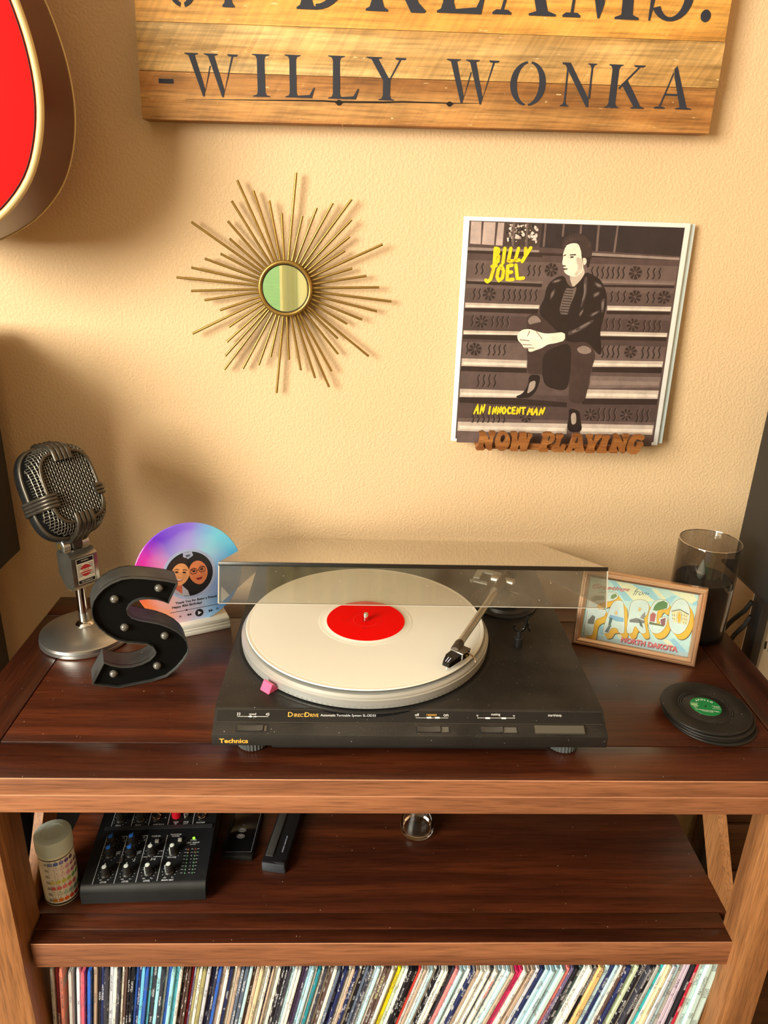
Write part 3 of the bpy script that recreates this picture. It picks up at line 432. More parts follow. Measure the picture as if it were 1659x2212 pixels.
WL = (-3.35, -1.60, 0.33, 1.84)
WR = (-1.90, 0.40, -0.66, 1.30)
holed('wall_left', lambda y, z: (X0-TH, y, z, X0, y, z), Y1, 0, Z0, Z1, WL)
holed('wall_rear', lambda x, z: (x, Y1-TH, z, x, Y1, z), X0-TH, X1+TH, Z0, Z1, WR)
structure(part_box('floor', (X0-TH, Y1-TH, Z0-0.06), (X1+TH, TH, Z0), M['floor'], None))
structure(part_box('ceiling', (X0-TH, Y1-TH, Z1), (X1+TH, TH, Z1+0.06), M['white_paint'], None))
structure(part_box('baseboard_back', (X0, -0.014, Z0), (X1, 0, Z0+0.09), M['white_paint'], None, 0.003))
w2 = thing('window_2', 'white framed window in the left wall', 'window'); structure(w2)
for nm, lo_, hi_ in (('sill', (X0-TH, WL[0], WL[2]-0.03), (X0+0.03, WL[1], WL[2])), ('jamb', (X0-TH, WL[0], WL[2]), (X0, WL[0]+0.04, WL[3])),
                     ('jamb', (X0-TH, WL[1]-0.04, WL[2]), (X0, WL[1], WL[3])), ('head', (X0-TH, WL[0]+0.04, WL[3]-0.04), (X0, WL[1]-0.04, WL[3]))):
    part_box(nm, lo_, hi_, M['white_paint'], w2)
w1 = thing('window_1', 'glass patio door looking out on the lawn', 'window'); structure(w1)
for nm, lo_, hi_ in (('sill', (WR[0], Y1-TH, WR[2]-0.02), (WR[1], Y1+0.02, WR[2]+0.04)), ('head', (WR[0], Y1-TH, WR[3]-0.05), (WR[1], Y1, WR[3])),
                     ('jamb', (WR[0], Y1-TH, WR[2]+0.04), (WR[0]+0.06, Y1, WR[3]-0.05)), ('jamb', (WR[1]-0.06, Y1-TH, WR[2]+0.04), (WR[1], Y1, WR[3]-0.05)),
                     ('mullion', (-1.26, Y1-TH+0.03, WR[2]+0.04), (-1.20, Y1-0.03, WR[3]-0.05))):
    part_box(nm, lo_, hi_, M['white_paint'], w1)
part_box('pane', (WR[0]+0.06, Y1-0.07, WR[2]+0.04), (WR[1]-0.06, Y1-0.064, WR[3]-0.05), M['clear_pane'], w1)
structure(part_box('lawn', (-14, -30, -1.02), (14, Y1-TH-0.6, -0.92), M['lawn'], None))
structure(part_box('patio_slab', (-5, Y1-TH-0.6, -1.0), (5, Y1-TH, -0.80), plain('concrete', (0.30, 0.28, 0.25), 0.85, noise=0.2, nscale=20), None))
bm = bmesh.new(); n = 60; vs = []
for i in range(n+1):
    x = -0.49+0.90*i/n; y = -3.50+0.03*math.sin(i*0.95)+0.012*math.sin(i*2.3)
    vs.append((bm.verts.new((x+0.05*math.sin(i*0.11), y, Z0+0.05)), bm.verts.new((x, y, 1.372))))
for a, b in zip(vs, vs[1:]): bm.faces.new((a[0], b[0], b[1], a[1]))
bmesh.ops.solidify(bm, geom=bm.faces[:], thickness=0.002)
tag(obj('curtain', bm, M['curtain'], smooth=60), 'pale yellow curtain hanging at the side of the patio door', 'curtain')
tag(part_box('curtain_rod', (-2.0, -3.515, 1.375), (0.55, -3.49, 1.40), M['steel'], None, 0.006), 'steel curtain rod above the patio door', 'curtain rod')

# ------------------------------------------------------------------ console table
ct = thing('console_table', 'dark stained wooden console table carrying the turntable, with records on its bottom shelf', 'table', (0.038, -0.27, Z0))
def cbox(name, lo, hi, mat, bev=0.0012, parent=ct):
    """box given in world coordinates, origin of the mesh at its own middle"""
    c = Vector([(a+b)/2 for a, b in zip(lo, hi)]); h = [(b-a)/2 for a, b in zip(lo, hi)]
    bm = bmesh.new(); bm_box(bm, [-v for v in h], h); bm_bevel(bm, bev, 2)
    return obj(name, bm, mat, parent, smooth=30, loc=c - (parent.location if parent else Vector()))
TX0, TX1, TY0, TY1 = -0.466, 0.542, -0.4712, -0.072
SX0, SX1, SY0, SY1 = -0.4065, 0.4880, -0.4135, -0.130
cbox('top_panel', (SX0+0.0006, SY0+0.0006, -0.022), (SX1-0.0006, SY1-0.0006, 0.0), M['table_top'])
o = cbox('top_rail', (TX0+0.0004, TY0+0.0012, -0.022), (TX1-0.0004, SY0-0.0006, 0.0), M['table_top'])
cbox('top_rail', (TX0+0.0004, SY1+0.0006, -0.022), (TX1-0.0004, TY1, 0.0), M['table_top'])
cbox('top_rail', (TX0, SY0, -0.022), (SX0-0.0006, SY1, 0.0), M['table_top_y'])
cbox('top_rail', (SX1+0.0006, SY0, -0.022), (TX1, SY1, 0.0), M['table_top_y'])
cbox('front_edge', (TX0, TY0, -0.0225), (TX1, TY0+0.0010, -0.0003), M['table_front'], 0.0003)
M['worn_edge_highlight'] = plain('worn_highlit_edge', look(214, 150, 100), 0.55, noise=0.25, nscale=90)  # worn wood and the edge highlight together, put into the strips' colour
cbox('worn_edge_highlight', (TX0+.001, TY0-0.0003, -0.0010), (TX1-.001, TY0+0.0006, -0.0001), M['worn_edge_highlight'], 0.0002)
cbox('worn_edge_highlight', (-0.391, TY0-0.0003, -0.0231), (0.461, TY0+0.0006, -0.0223), M['worn_edge_highlight'], 0.0002)
cbox('worn_edge_highlight', (-0.3915, -0.4573, -0.2625), (0.4675, -0.4566, -0.2618), M['worn_edge_highlight'], 0.0002)
cbox('apron', (-0.392, TY0+0.0005, -0.0470), (0.462, TY0+0.022, -0.0226), M['table_front'], 0.0010)
cbox('apron', (-0.392, -0.110, -0.0670), (0.462, -0.090, -0.0226), M['table_front'], 0.0010)
for x0, x1 in ((-0.442, -0.397), (0.464, 0.509)):
    for y0, y1 in ((TY0+0.001, -0.4150 if x0 < 0 else -0.4290), (-0.128, -0.088)):
        cbox('leg', (x0, y0, Z0), (x1, y1, -0.0226), M['table_leg'], 0.0015)
    cbox('side_rail', (x0+0.01, -0.415, -0.60), (x1-0.01, -0.128, -0.55), M['table_top_y'])
    # slanted side brace from the front leg up to the top
    xa, xb = (-0.4180, -0.4065) if x0 < 0 else (0.4760, 0.4875)
    bm = bmesh.new(); bm_prism(bm, [[(-0.4140, -0.260), (-0.2446, -0.0228), (-0.1874, -0.0228), (-0.4140, -0.340)]], xa, xb, lambda u, v, d_: (d_-ct.location.x, u-ct.location.y, v-ct.location.z))
    bm_bevel(bm, 0.001, 1); obj('brace', bm, M['table_leg'], ct, smooth=30)
SH = -0.2616
cbox('shelf_board', (-0.4060, -0.4145, SH-0.036), (0.4755, -0.110, SH), M['table_top'])
cbox('shelf_board', (-0.3945, -0.4372, SH-0.036), (0.4655, -0.4151, SH), M['table_top'])
cbox('shelf_rail', (-0.3920, -0.4560, SH-0.0395), (0.4680, -0.4378, SH-0.0006), M['table_top'])
cbox('shelf_edge', (-0.3920, -0.4570, SH-0.0395), (0.4680, -0.4561, SH-0.0002), M['table_front'], 0.0003)
cbox('bottom_shelf', (-0.3945, -0.455, -0.665), (0.4615, -0.110, -0.630), M['table_top'])

# ------------------------------------------------------------------ wooden sign
M['plank_gold'] = wood('golden_reclaimed_plank', look(176, 100, 24), look(232, 160, 62), look(246, 190, 96), 'X', 0.6, 0.0, 0.6, 0.0005, saw=0.08)
M['plank_grey'] = wood('weathered_tan_plank', look(150, 100, 46), look(205, 152, 74), look(238, 192, 112), 'X', 0.65, 0.0, 0.6, 0.0006, saw=0.12)
M['plank_brown'] = wood('weathered_brown_plank', look(140, 82, 26), look(186, 124, 54), look(226, 166, 84), 'X', 0.65, 0.0, 0.9, 0.0008, saw=0.06)
sg = thing('wooden_sign', 'sign of reclaimed golden planks with black stencilled letters on the wall', 'sign', (0.075, 0, 0.667))
def plank(x0, x1, zl0, zr0, zl1, zr1, y, mat, bev=0.0025):
    c = Vector(((x0+x1)/2, 0, (zl0+zl1)/2)); bm = bmesh.new()
    q_ = [(x0-c.x, zl0-c.z), (x1-c.x, zr0-c.z), (x1-c.x, zr1-c.z), (x0-c.x, zl1-c.z)]
    bm_prism(bm, [q_], -0.001, y); bm_bevel(bm, bev, 2)
    return obj('plank', bm, mat, sg, smooth=40, loc=c-sg.location)
plank(-0.2922, 0.4405, 0.6667, 0.6736, 0.7204, 0.7247, -0.0300, M['plank_brown'], 0.003)
plank(-0.2915, 0.4420, 0.7210, 0.7253, 0.7732, 0.7762, -0.0303, M['plank_grey'], 0.0012)
plank(-0.2905, 0.4412, 0.7738, 0.7768, 0.8660, 0.8690, -0.0298, M['plank_gold'], 0.0012)
plank(-0.2912, 0.4408, 0.8666, 0.8696, 0.9400, 0.9430, -0.0302, M['plank_grey'], 0.0012)

def serif(ch):
    """stencil capitals: polygons in a box one high; returns (polys, width)"""
    P = []
    def stem(x, w, y0=0.0, y1=1.0, b=True, t=True, s=0.10):
        p = []
        p += [(x-w/2-s, y0), (x+w/2+s, y0), (x+w/2+s, y0+.02), (x+w/2+.03, y0+.045), (x+w/2, y0+.11)] if b else [(x-w/2, y0), (x+w/2, y0)]
        p += [(x+w/2, y1-.11), (x+w/2+.03, y1-.045), (x+w/2+s, y1-.02), (x+w/2+s, y1), (x-w/2-s, y1), (x-w/2-s, y1-.02), (x-w/2-.03, y1-.045), (x-w/2, y1-.11)] if t else [(x+w/2, y1), (x-w/2, y1)]
        p += [(x-w/2, y0+.11), (x-w/2-.03, y0+.045), (x-w/2-s, y0+.02)] if b else []
        P.append(p)
    def q(*p): P.append(list(p))
    def slab(x0, x1, y, up=1): q((x0, y), (x1, y), (x1, y-up*.022), ((x0+x1)/2+.09, y-up*.05), ((x0+x1)/2-.09, y-up*.05), (x0, y-up*.022))
    def arc(cx, cy, ro, ri, a0, a1, yo, yi, n=18):
        a = [a0+(a1-a0)*i/n for i in range(n+1)]
        P.append([(cx+ro*math.cos(k), cy+yo*math.sin(k)) for k in a]+[(cx+ri*math.cos(k), cy+yi*math.sin(k)) for k in reversed(a)])
    if ch == 'W':
        for x in (0.0, 0.48):
            q((x+.07, .97), (x+.23, .97), (x+.45, .16), (x+.42, 0), (x+.385, 0)); slab(x-.02, x+.32, 1)
        q((.425, .05), (.455, .14), (.62, .72), (.585, .72)); q((.905, .05), (.935, .14), (1.19, .97), (1.14, .97)); slab(1.04, 1.29, 1); w = 1.29
    elif ch == 'I': stem(.22, .19, s=.12); w = .44
    elif ch == 'L':
        stem(.22, .18, s=.12); q((.31, 0), (.72, 0), (.80, .25), (.765, .25), (.66, .075), (.31, .045)); w = .80
    elif ch == 'Y':
        q((.08, .97), (.25, .97), (.52, .50), (.45, .40), (.40, .42)); q((.505, .47), (.54, .47), (.80, .97), (.75, .97))
        stem(.46, .17, 0, .47, t=False); slab(-.02, .34, 1); slab(.65, .90, 1); w = .90
    elif ch == 'O':
        arc(.44, .5, .43, .27, R(97), R(263), .5, .455); arc(.44, .5, .43, .27, R(-83), R(83), .5, .455); w = .88
    elif ch == 'N':
        q((.04, .97), (.21, .97), (.74, .19), (.76, 0), (.70, 0)); stem(.13, .045, 0, .90, t=False, s=.09); stem(.75, .05, .2, 1, b=False, s=.09); slab(-.02, .2, 1); w = .90
    elif ch == 'K':
        stem(.18, .17, s=.09); q((.285, .46), (.33, .44), (.80, .97), (.74, .97)); slab(.62, .90, 1)
        q((.36, .56), (.50, .66), (.92, .03), (.74, .03)); slab(.66, 1.0, 0, -1); w = 1.0
    elif ch == 'A':
        q((.12, .03), (.165, .03), (.40, .80), (.38, .86)); q((.39, .92), (.46, 1), (.86, .03), (.68, .03), (.42, .74))
        q((.25, .31), (.60, .31), (.60, .355), (.265, .355)); slab(0, .29, 0, -1); slab(.56, .98, 0, -1); w = .98
    elif ch == 'F':
        stem(.20, .17, s=.09); q((.3, .97), (.74, .97), (.74, .75), (.70, .75), (.62, .92), (.3, .93)); q((.3, .47), (.55, .47), (.55, .53), (.3, .53)); w = .76
    elif ch == 'D':
        stem(.18, .17, s=.09); arc(.33, .5, .60, .42, R(-90), R(90), .5, .44); w = .93
    elif ch == 'R':
        stem(.18, .17, s=.09); arc(.36, .74, .33, .17, R(-90), R(90), .26, .20); q((.36, .46), (.53, .50), (.84, .10), (.96, .02), (.93, 0), (.72, 0)); w = .96
    elif ch == 'E':
        stem(.20, .17, s=.09); q((.3, 0), (.72, 0), (.78, .24), (.745, .24), (.64, .07), (.3, .045)); q((.3, 1), (.7, 1), (.72, .78), (.69, .78), (.62, .93), (.3, .955)); q((.3, .47), (.52, .47), (.52, .53), (.3, .53)); w = .78
    elif ch == 'M':
        q((.12, .03), (.165, .03), (.24, .97), (.2, .97)); slab(0, .28, 0, -1); q((.2, .97), (.36, .97), (.64, .16), (.58, 0), (.55, 0)); q((.58, .0), (.62, .12), (.92, .97), (.88, .97)); q((.88, .97), (1.02, .97), (1.10, .03), (.92, .03)); slab(.82, 1.2, 0, -1); w = 1.2
    elif ch == 'S':
        arc(.34, .27, .34, .20, R(-150), R(90), .27, .225); arc(.30, .74, .29, .15, R(30), R(270), .26, .20); q((.0, .0), (.03, .0), (.07, .24), (.0, .26)); w = .68
    elif ch == '.': P.append([(.5+.5*math.cos(2*PI*i/20), .5+.5*math.sin(2*PI*i/20)) for i in range(20)]); w = 1
    else: q((0, 0), (1, 0), (1, 1), (0, 1)); w = 1
    return P, w
def letter(bm, ch, x0, x1, z0, z1, y=-0.0306):
    P, w = serif(ch)
    for k, p in enumerate(P):
        bm_prism(bm, [[(x0+(x1-x0)*u/w, z0+(z1-z0)*v) for u, v in p]], y-2e-5*k, 0, lambda u, v, d: (u-sg.location.x, d, v-sg.location.z), side=False)
for ch, x0, x1, z0, z1 in SIGN_LETTERS:
    bm = bmesh.new(); letter(bm, ch, x0, x1, z0, z1); obj('stencil_letter' if ch != '-' else 'stencil_dash', bm, M['paint_black'], sg)
for ch, x0, z0, x1 in SIGN_TOP_BASE:
    bm = bmesh.new()
    letter(bm, ch, x0, x1, z0, z0+(0.0135 if ch == '.' else 0.100), -0.0307); obj('stencil_letter' if ch != '.' else 'stencil_dot', bm, M['paint_black'], sg)
# long split in the lowest plank with two dark knots
bm = bmesh.new(); up = []; dn = []
for i, (x, z) in enumerate(SIGN_CRACK):
    h = 0.0011*math.sin(PI*(i+0.4)/len(SIGN_CRACK)); up.append((x, z+h)); dn.append((x, z-h))
bm_prism(bm, [dn+up[::-1]], -0.03015, 0, lambda u, v, d: (u-sg.location.x, d, v-sg.location.z), side=False)
for kx, kz, kr in ((-0.0420, 0.6932, 0.0042), (0.0992, 0.6963, 0.0038)):
    bm_prism(bm, [[(kx+kr*1.3*math.cos(t)*(1+0.25*math.sin(3*t)), kz+kr*0.7*math.sin(t)*(1+0.2*math.cos(4*t))) for t in [2*PI*i/14 for i in range(14)]]], -0.03020, 0, lambda u, v, d: (u-sg.location.x, d, v-sg.location.z), side=False)
obj('split', bm, plain('dark_split', (0.012, 0.008, 0.005), 0.9), sg)

# ------------------------------------------------------------------ guitar
M['guitar_red'] = plain('red_lacquer', (0.92, 0.0008, 0.0006), 0.5, spec=0.06)
M['guitar_side'] = plain('maroon_lacquer', look(84, 28, 22), 0.32, coat=0.3)
M['cream_binding'] = plain('cream_binding', look(225, 195, 120), 0.35)
gt = thing('guitar', 'red fronted guitar with cream binding hanging at the left edge of the picture', 'guitar', (-0.520, -0.14, 0.67))
GA = -0.520
half = [(0.0, 0.5120), (0.040, 0.5150), (0.075, 0.5290), (0.110, 0.5520), (0.140, 0.5860), (0.157, 0.6260), (0.1640, 0.6690), (0.1610, 0.7150), (0.150, 0.7600), (0.133, 0.8050), (0.116, 0.8500), (0.110, 0.8900), (0.118, 0.9350), (0.128, 0.9750), (0.126, 1.0150), (0.105, 1.0450), (0.070, 1.0600), (0.030, 1.0630)]
def smooth_loop(h):
    full = h + [(-x, z) for x, z in reversed(h) if x > 1e-6]
    out = []; n = len(full)
    for i in range(n):
        p0, p1, p2, p3 = [full[(i+k) % n] for k in (-1, 0, 1, 2)]
        for t in (0, .25, .5, .75):
            out.append(tuple(0.5*((2*p1[j])+(-p0[j]+p2[j])*t+(2*p0[j]-5*p1[j]+4*p2[j]-p3[j])*t*t+(-p0[j]+3*p1[j]-3*p2[j]+p3[j])*t**3) for j in (0, 1)))
    return out
gl_ = smooth_loop(half)
g2 = lambda y: (lambda u, v, d: (u+GA-gt.location.x, d-gt.location.y, v-gt.location.z))
bm = bmesh.new(); bm_prism(bm, [gl_], -0.188, -0.092, g2(0)); obj('body_side', bm, M['guitar_side'], gt, smooth=40)
def inset(l, k):
    c = (0.0, 0.70); n = len(l); out = []
    for i in range(n):
        a, b = Vector(l[i-1]), Vector(l[(i+1) % n]); t = (b-a).normalized(); m = Vector((-t.y, t.x))
        out.append((l[i][0]+m.x*k, l[i][1]+m.y*k))
    return out
bm = bmesh.new(); bm_prism(bm, [inset(gl_, 0.006)], -0.1905, -0.1885, g2(0)); obj('body_top', bm, M['guitar_red'], gt, smooth=40)
for nm, y, r in (('binding', -0.188, 0.0042), ('binding', -0.091, 0.0014)):
    bm = bmesh.new(); bm_tube(bm, [(u+GA-gt.location.x, y-gt.location.y, v-gt.location.z) for u, v in inset(gl_, 0.0022 if r > .002 else 0.0)], r, 8, closed=True)
    obj(nm, bm, M['cream_binding'], gt, smooth=60)
bm = bmesh.new(); bm_tube(bm, [(u+GA-gt.location.x, -0.1912-gt.location.y, v-gt.location.z) for u, v in inset(gl_, 0.0068)], 0.0007, 6, closed=True)
obj('purfling', bm, M['black_satin'], gt)
part_box('bridge', (-0.08, -0.058, -0.035), (0.08, -0.051, -0.013), M['black_satin'], gt, 0.003)
bm = bmesh.new(); bm_lathe(bm, [(0.05, 0), (0.05, 0.0006), (0.0, 0.0006)], 40, Matrix.Translation((0, -0.051, 0.175)) @ Matrix.Rotation(R(90), 4, 'X')); obj('sound_hole', bm, M['black_matte'], gt)
part_box('neck', (-0.027, -0.062, 0.30), (0.027, -0.030, 0.80), M['guitar_side'], gt, 0.006)
part_box('headstock', (-0.038, -0.055, 0.80), (0.038, -0.036, 0.96), M['black_gloss'], gt, 0.004)
for i in range(6):
    x = -0.0225+0.009*i; bm = bmesh.new(); bm_tube(bm, [(x, -0.064, -0.02), (x*0.85, -0.066, 0.80)], 0.0005, 5); obj('string', bm, M['steel'], gt)
hk = thing('guitar_hanger', 'black wall hanger holding up the guitar neck', 'hanger', (-0.520, 0, 1.42))
part_box('wall_plate', (-0.03, -0.016, -0.03), (0.03, -0.0005, 0.05), M['black_satin'], hk, 0.003)
for s in (-1, 1): part_box('prong', (s*0.046-0.006, -0.215, -0.004), (s*0.046+0.006, -0.0162, 0.008), M['black_satin'], hk, 0.003)
part_box('cross_bar', (-0.0395, -0.060, -0.004), (0.0395, -0.0162, 0.008), M['black_satin'], hk, 0.003)

# ------------------------------------------------------------------ sunburst mirror
sm = thing('sunburst_mirror', 'round mirror ringed with thin brass rods on the tan wall', 'mirror', (MIRROR_C[0], 0, MIRROR_C[1]))
bm = bmesh.new(); bm_lathe(bm, [(0.0, -0.0), (0.030, 0.0), (0.030, 0.0145), (0.0, 0.0145)], 48, Matrix.Rotation(R(90), 4, 'X')); obj('back_plate', bm, M['brass'], sm, smooth=40)
bm = bmesh.new(); bm_tube(bm, [(0.0353*math.cos(t), -0.0165, 0.0353*math.sin(t)) for t in [2*PI*i/72 for i in range(72)]], 0.0030, 10, closed=True); obj('ring', bm, M['brass'], sm, smooth=60)
bm = bmesh.new(); bm_tube(bm, [(0.0322*math.cos(t), -0.0165, 0.0322*math.sin(t)) for t in [2*PI*i/72 for i in range(72)]], 0.0010, 6, closed=True); obj('inner_rim', bm, M['black_satin'], sm, smooth=60)
bm = bmesh.new(); bm_lathe(bm, [(0.0325, 0.0146), (0.0325, 0.0166), (0, 0.0166)], 64, Matrix.Rotation(R(90), 4, 'X')); obj('mirror_glass', bm, M['mirror'], sm)
for i, (dx, dz) in enumerate(ROD_TIPS):
    L = math.hypot(dx, dz); ux, uz = dx/L, dz/L; y = -0.0105-0.0012*(i % 3)
    bm = bmesh.new(); bm_tube(bm, [(ux*0.030, y, uz*0.030), (dx, y-0.002, dz)], 0.00175, 8); obj('rod', bm, M['brass'], sm, smooth=50)

# ------------------------------------------------------------------ record sleeve on display
SZ = 0.3143
al = thing('album_sleeve', 'square sepia record sleeve with yellow hand lettering displayed on the wall', 'record sleeve', (0.1288, -0.0300, 0.2499), (-0.0434, 0, 0))
part_box('sleeve', (0, 0.0, 0), (SZ, 0.0035, SZ), M['paper'], al, 0.0008)
D = ALBUM; pr = Print()
C = lambda r, g, b: look(r, g*.99, b*.90)
BR, DK, MID, LT = C(98, 78, 72), C(52, 38, 34), C(84, 66, 60), C(212, 192, 172)
p0 = D['picture']; pr.poly(p0, MID)
def tone(a, b, t): return tuple(x*(1-t)+y*t for x, y in zip(a, b))
for k in range(7):       # broad tonal bands of the printed photograph
    y1 = 0.82-0.118*k; pr.poly([(0.027, y1-0.118), (0.97, y1-0.118), (0.97, y1), (0.027, y1)], tone(C(104, 84, 76), C(70, 54, 50), (k % 3)/2.5))
pr.poly(D['rail'], C(48, 40, 40)); pr.poly(D['foliage'], C(70, 56, 50))
for p in D['panes']: pr.poly(p, C(190, 165, 150))
random.seed(3)
fx = [p[0] for p in D['foliage']]; fy = [p[1] for p in D['foliage']]
for k in range(70):
    u = random.uniform(min(fx)+.01, max(fx)-.015); v = random.uniform(min(fy)+.02, max(fy)-.005); r = random.uniform(.003, .009)
    pr.poly([(u+r*math.cos(a)*random.uniform(.5, 1.2), v+r*math.sin(a)*random.uniform(.5, 1.2)) for a in [2*PI*i/7 for i in range(7)]], random.choice([C(225, 205, 190), C(35, 28, 26), C(170, 150, 135), C(215, 195, 175)]))
for p in D['railbars']: pr.poly(p, C(112, 92, 82))
pr.poly([(0.03, 0.862), (0.97, 0.855), (0.97, 0.845), (0.03, 0.850)], DK)
for p in D['ledge'][:2]: pr.poly(p, C(150, 130, 116))
pr.poly(D['ledge'][2], DK)
for i, p in enumerate(D['shadows']): pr.poly([(min(.967, max(.0275, x)), y) for x, y in p], C(46, 34, 31))
for i, p in enumerate(D['treads']):
    p = [(min(.967, max(.0275, x)), y) for x, y in p]
    pr.poly(p, C(120, 100, 90) if i in (0, 1, 12) else C(196, 176, 156)); c = [sum(q_[k] for q_ in p)/len(p) for k in (0, 1)]
    pr.poly([(c[0]+(x-c[0])*.97, c[1]+(y-c[1])*.35-.004) for x, y in p], C(140, 118, 104) if i in (0, 1, 12) else C(226, 208, 184))
for w in [q_ for q_ in D['waves'] if .05 < q_[0][0] < .95]: pr.stroke(w, 0.0065, C(50, 38, 34)); pr.stroke([(x+.006, y) for x, y in w], 0.002, C(126, 106, 96))
for x, y in [p for p in D['flowers'] if .065 < p[0] < .93]:
    pr.disc(x, y, .030, C(92, 74, 67), 20)
    for k in range(8):
        a = 2*PI*k/8+.2; pr.poly([(x+.007*math.cos(a-.3), y+.007*math.sin(a-.3)), (x+.027*math.cos(a-.26), y+.027*math.sin(a-.26)), (x+.030*math.cos(a), y+.030*math.sin(a)), (x+.027*math.cos(a+.26), y+.027*math.sin(a+.26)), (x+.007*math.cos(a+.3), y+.007*math.sin(a+.3))], C(48, 36, 33))
pr.poly(chaikin(D['legs']), C(66, 50, 45)); pr.poly(chaikin(D['legsdark']), C(40, 30, 28))
for p in D['knee']: pr.poly(chaikin(p), C(138, 118, 104))
for p in D['boots']: pr.poly(chaikin(p), C(34, 26, 25))
for p in D['bootlight']: pr.poly(chaikin(p), C(170, 150, 132))
pr.poly(chaikin(D['neck']), C(200, 180, 156)); pr.poly(chaikin(D['jacket']), C(38, 29, 27)); pr.poly(chaikin(D['shirt']), C(108, 92, 82))
for p in D['stripes']: pr.poly(p, C(44, 36, 33))
for p in D['shine']: pr.poly(chaikin(p), C(74, 61, 56)); pr.poly(chaikin([(sum(q_[0] for q_ in p)/len(p)*.4+x*.6, sum(q_[1] for q_ in p)/len(p)*.4+y*.6) for x, y in p]), C(118, 102, 92))
pr.poly(chaikin(D['face']), C(240, 226, 196)); pr.poly(chaikin(D['cheek']), C(206, 188, 162))
for p in D['brow']: pr.poly(p, C(70, 54, 48))
pr.poly(chaikin(D['hair']), C(62, 48, 44)); pr.poly(D['hair2'], C(44, 34, 31))
for k in range(26):
    t = k/26*2*PI; u, v = 0.505+.055*math.cos(t), 0.895+.028*math.sin(t)
    if v > .885: pr.ring(u, v, .004, .0055, C(92, 74, 66), t, t+3.6, 8)
pr.poly(chaikin(D['hands'], 1), C(240, 228, 200))
for p in D['fingers']: pr.poly(p, C(150, 130, 112))
pr.poly(chaikin(D['ear']), C(222, 206, 178))
# hand-painted lettering: simple brush strokes
SF = {'B': ([(.1, 0), (.2, 1)], [(.2, 1), (.7, .95), (.75, .75), (.25, .55)], [(.25, .55), (.8, .5), (.75, .15), (.1, .02)]), 'I': ([(.5, 1), (.42, 0)],),
      'L': ([(.25, 1), (.12, .08), (.85, .10)],), 'Y': ([(.15, 1), (.45, .5)], [(.95, 1.05), (.25, -.05)]), 'J': ([(.35, .95), (.95, 1)], [(.68, 1), (.6, .15), (.3, 0), (.05, .12)],),
      'O': ([(.5, 1), (.15, .75), (.1, .3), (.4, .02), (.8, .2), (.9, .65), (.5, 1)],), 'E': ([(.9, 1), (.25, .97), (.12, .04), (.85, .06)], [(.2, .52), (.75, .55)]),
      'A': ([(.02, 0), (.5, 1), (.85, 0)], [(.2, .38), (.75, .4)]), 'N': ([(.1, 0), (.25, .95), (.72, .08), (.92, 1)],), 'C': ([(.9, .85), (.5, 1), (.15, .55), (.4, .05), (.9, .12)],),
      'T': ([(.05, .95), (1, 1)], [(.55, 1), (.45, 0)]), 'M': ([(.05, 0), (.25, 1), (.5, .35), (.8, 1), (.95, 0)],)}
def brush(s, q_, w, col):
    bl, br, tl, tr = [Vector(p) for p in q_]; n = len(s)
    for i, ch in enumerate(s):
        for st in SF[ch]:
            pts = []
            for k in range(len(st)-1):
                for t in (0, .34, .67): pts.append((st[k][0]*(1-t)+st[k+1][0]*t, st[k][1]*(1-t)+st[k+1][1]*t))
            pts.append(st[-1]); P = []
            for x, y in pts:
                u = (i+.08+x*.82)/n; P.append(tuple((bl*(1-u)+br*u)*(1-y)+(tl*(1-u)+tr*u)*y))
            pr.stroke(P, w, col); pr.disc(*P[0], w*.5, col, 8); pr.disc(*P[-1], w*.48, col, 8)
YL = C(250, 206, 36)
for k, w in (('BILLY', .0155), ('JOEL', .0155), ('AN', .0075), ('INNOCENT', .0085), ('MAN', .0085)): brush(k, D['text'][k], w, YL)
pr.build('printed_picture', M['ink_photo'], al, lambda x, y, h: (x*SZ, -0.0001-h, y*SZ))
a2 = thing('inner_sleeve', 'pale bluish white record sleeve tucked behind the sepia one', 'record sleeve', (0.1380, -0.0240, 0.2510), (-0.0434, 0, 0.0))
part_box('sleeve', (0, 0.0, 0), (SZ, 0.0035, SZ-.002), M['paper_blue'], a2, 0.0008)

C = lambda *c: look(*c)
# ------------------------------------------------------------------ NOW PLAYING ledge
M['letter_wood'] = wood('oak_letter_wood', look(104, 56, 18), look(144, 84, 32), look(172, 110, 48), 'X', 0.5, 0.1, 2.2, 0.0004)
npl = thing('now_playing_ledge', 'wooden wall ledge of cut out letters holding the sepia record sleeve', 'ledge', (0.286, 0, 0.2455))
def npx(x, y): return (0.1625+(x-72)*0.000162-npl.location.x, 0.2445+(245+(x-72)*0.0075-y)*0.000166-npl.location.z)
Nn = [(90, 75), (125, 65), (150, 80), (170, 115), (185, 145), (190, 125), (175, 90), (185, 68), (235, 68), (242, 85), (225, 112), (218, 160), (214, 200), (222, 235), (192, 242), (165, 225), (150, 190), (138, 165), (135, 195), (155, 225), (140, 240), (80, 240), (68, 225), (92, 195), (98, 150), (100, 110)]
el = lambda cx, cy, rx, ry, n=26: [(cx+rx*math.cos(2*PI*i/n), cy+ry*math.sin(2*PI*i/n)) for i in range(n)]
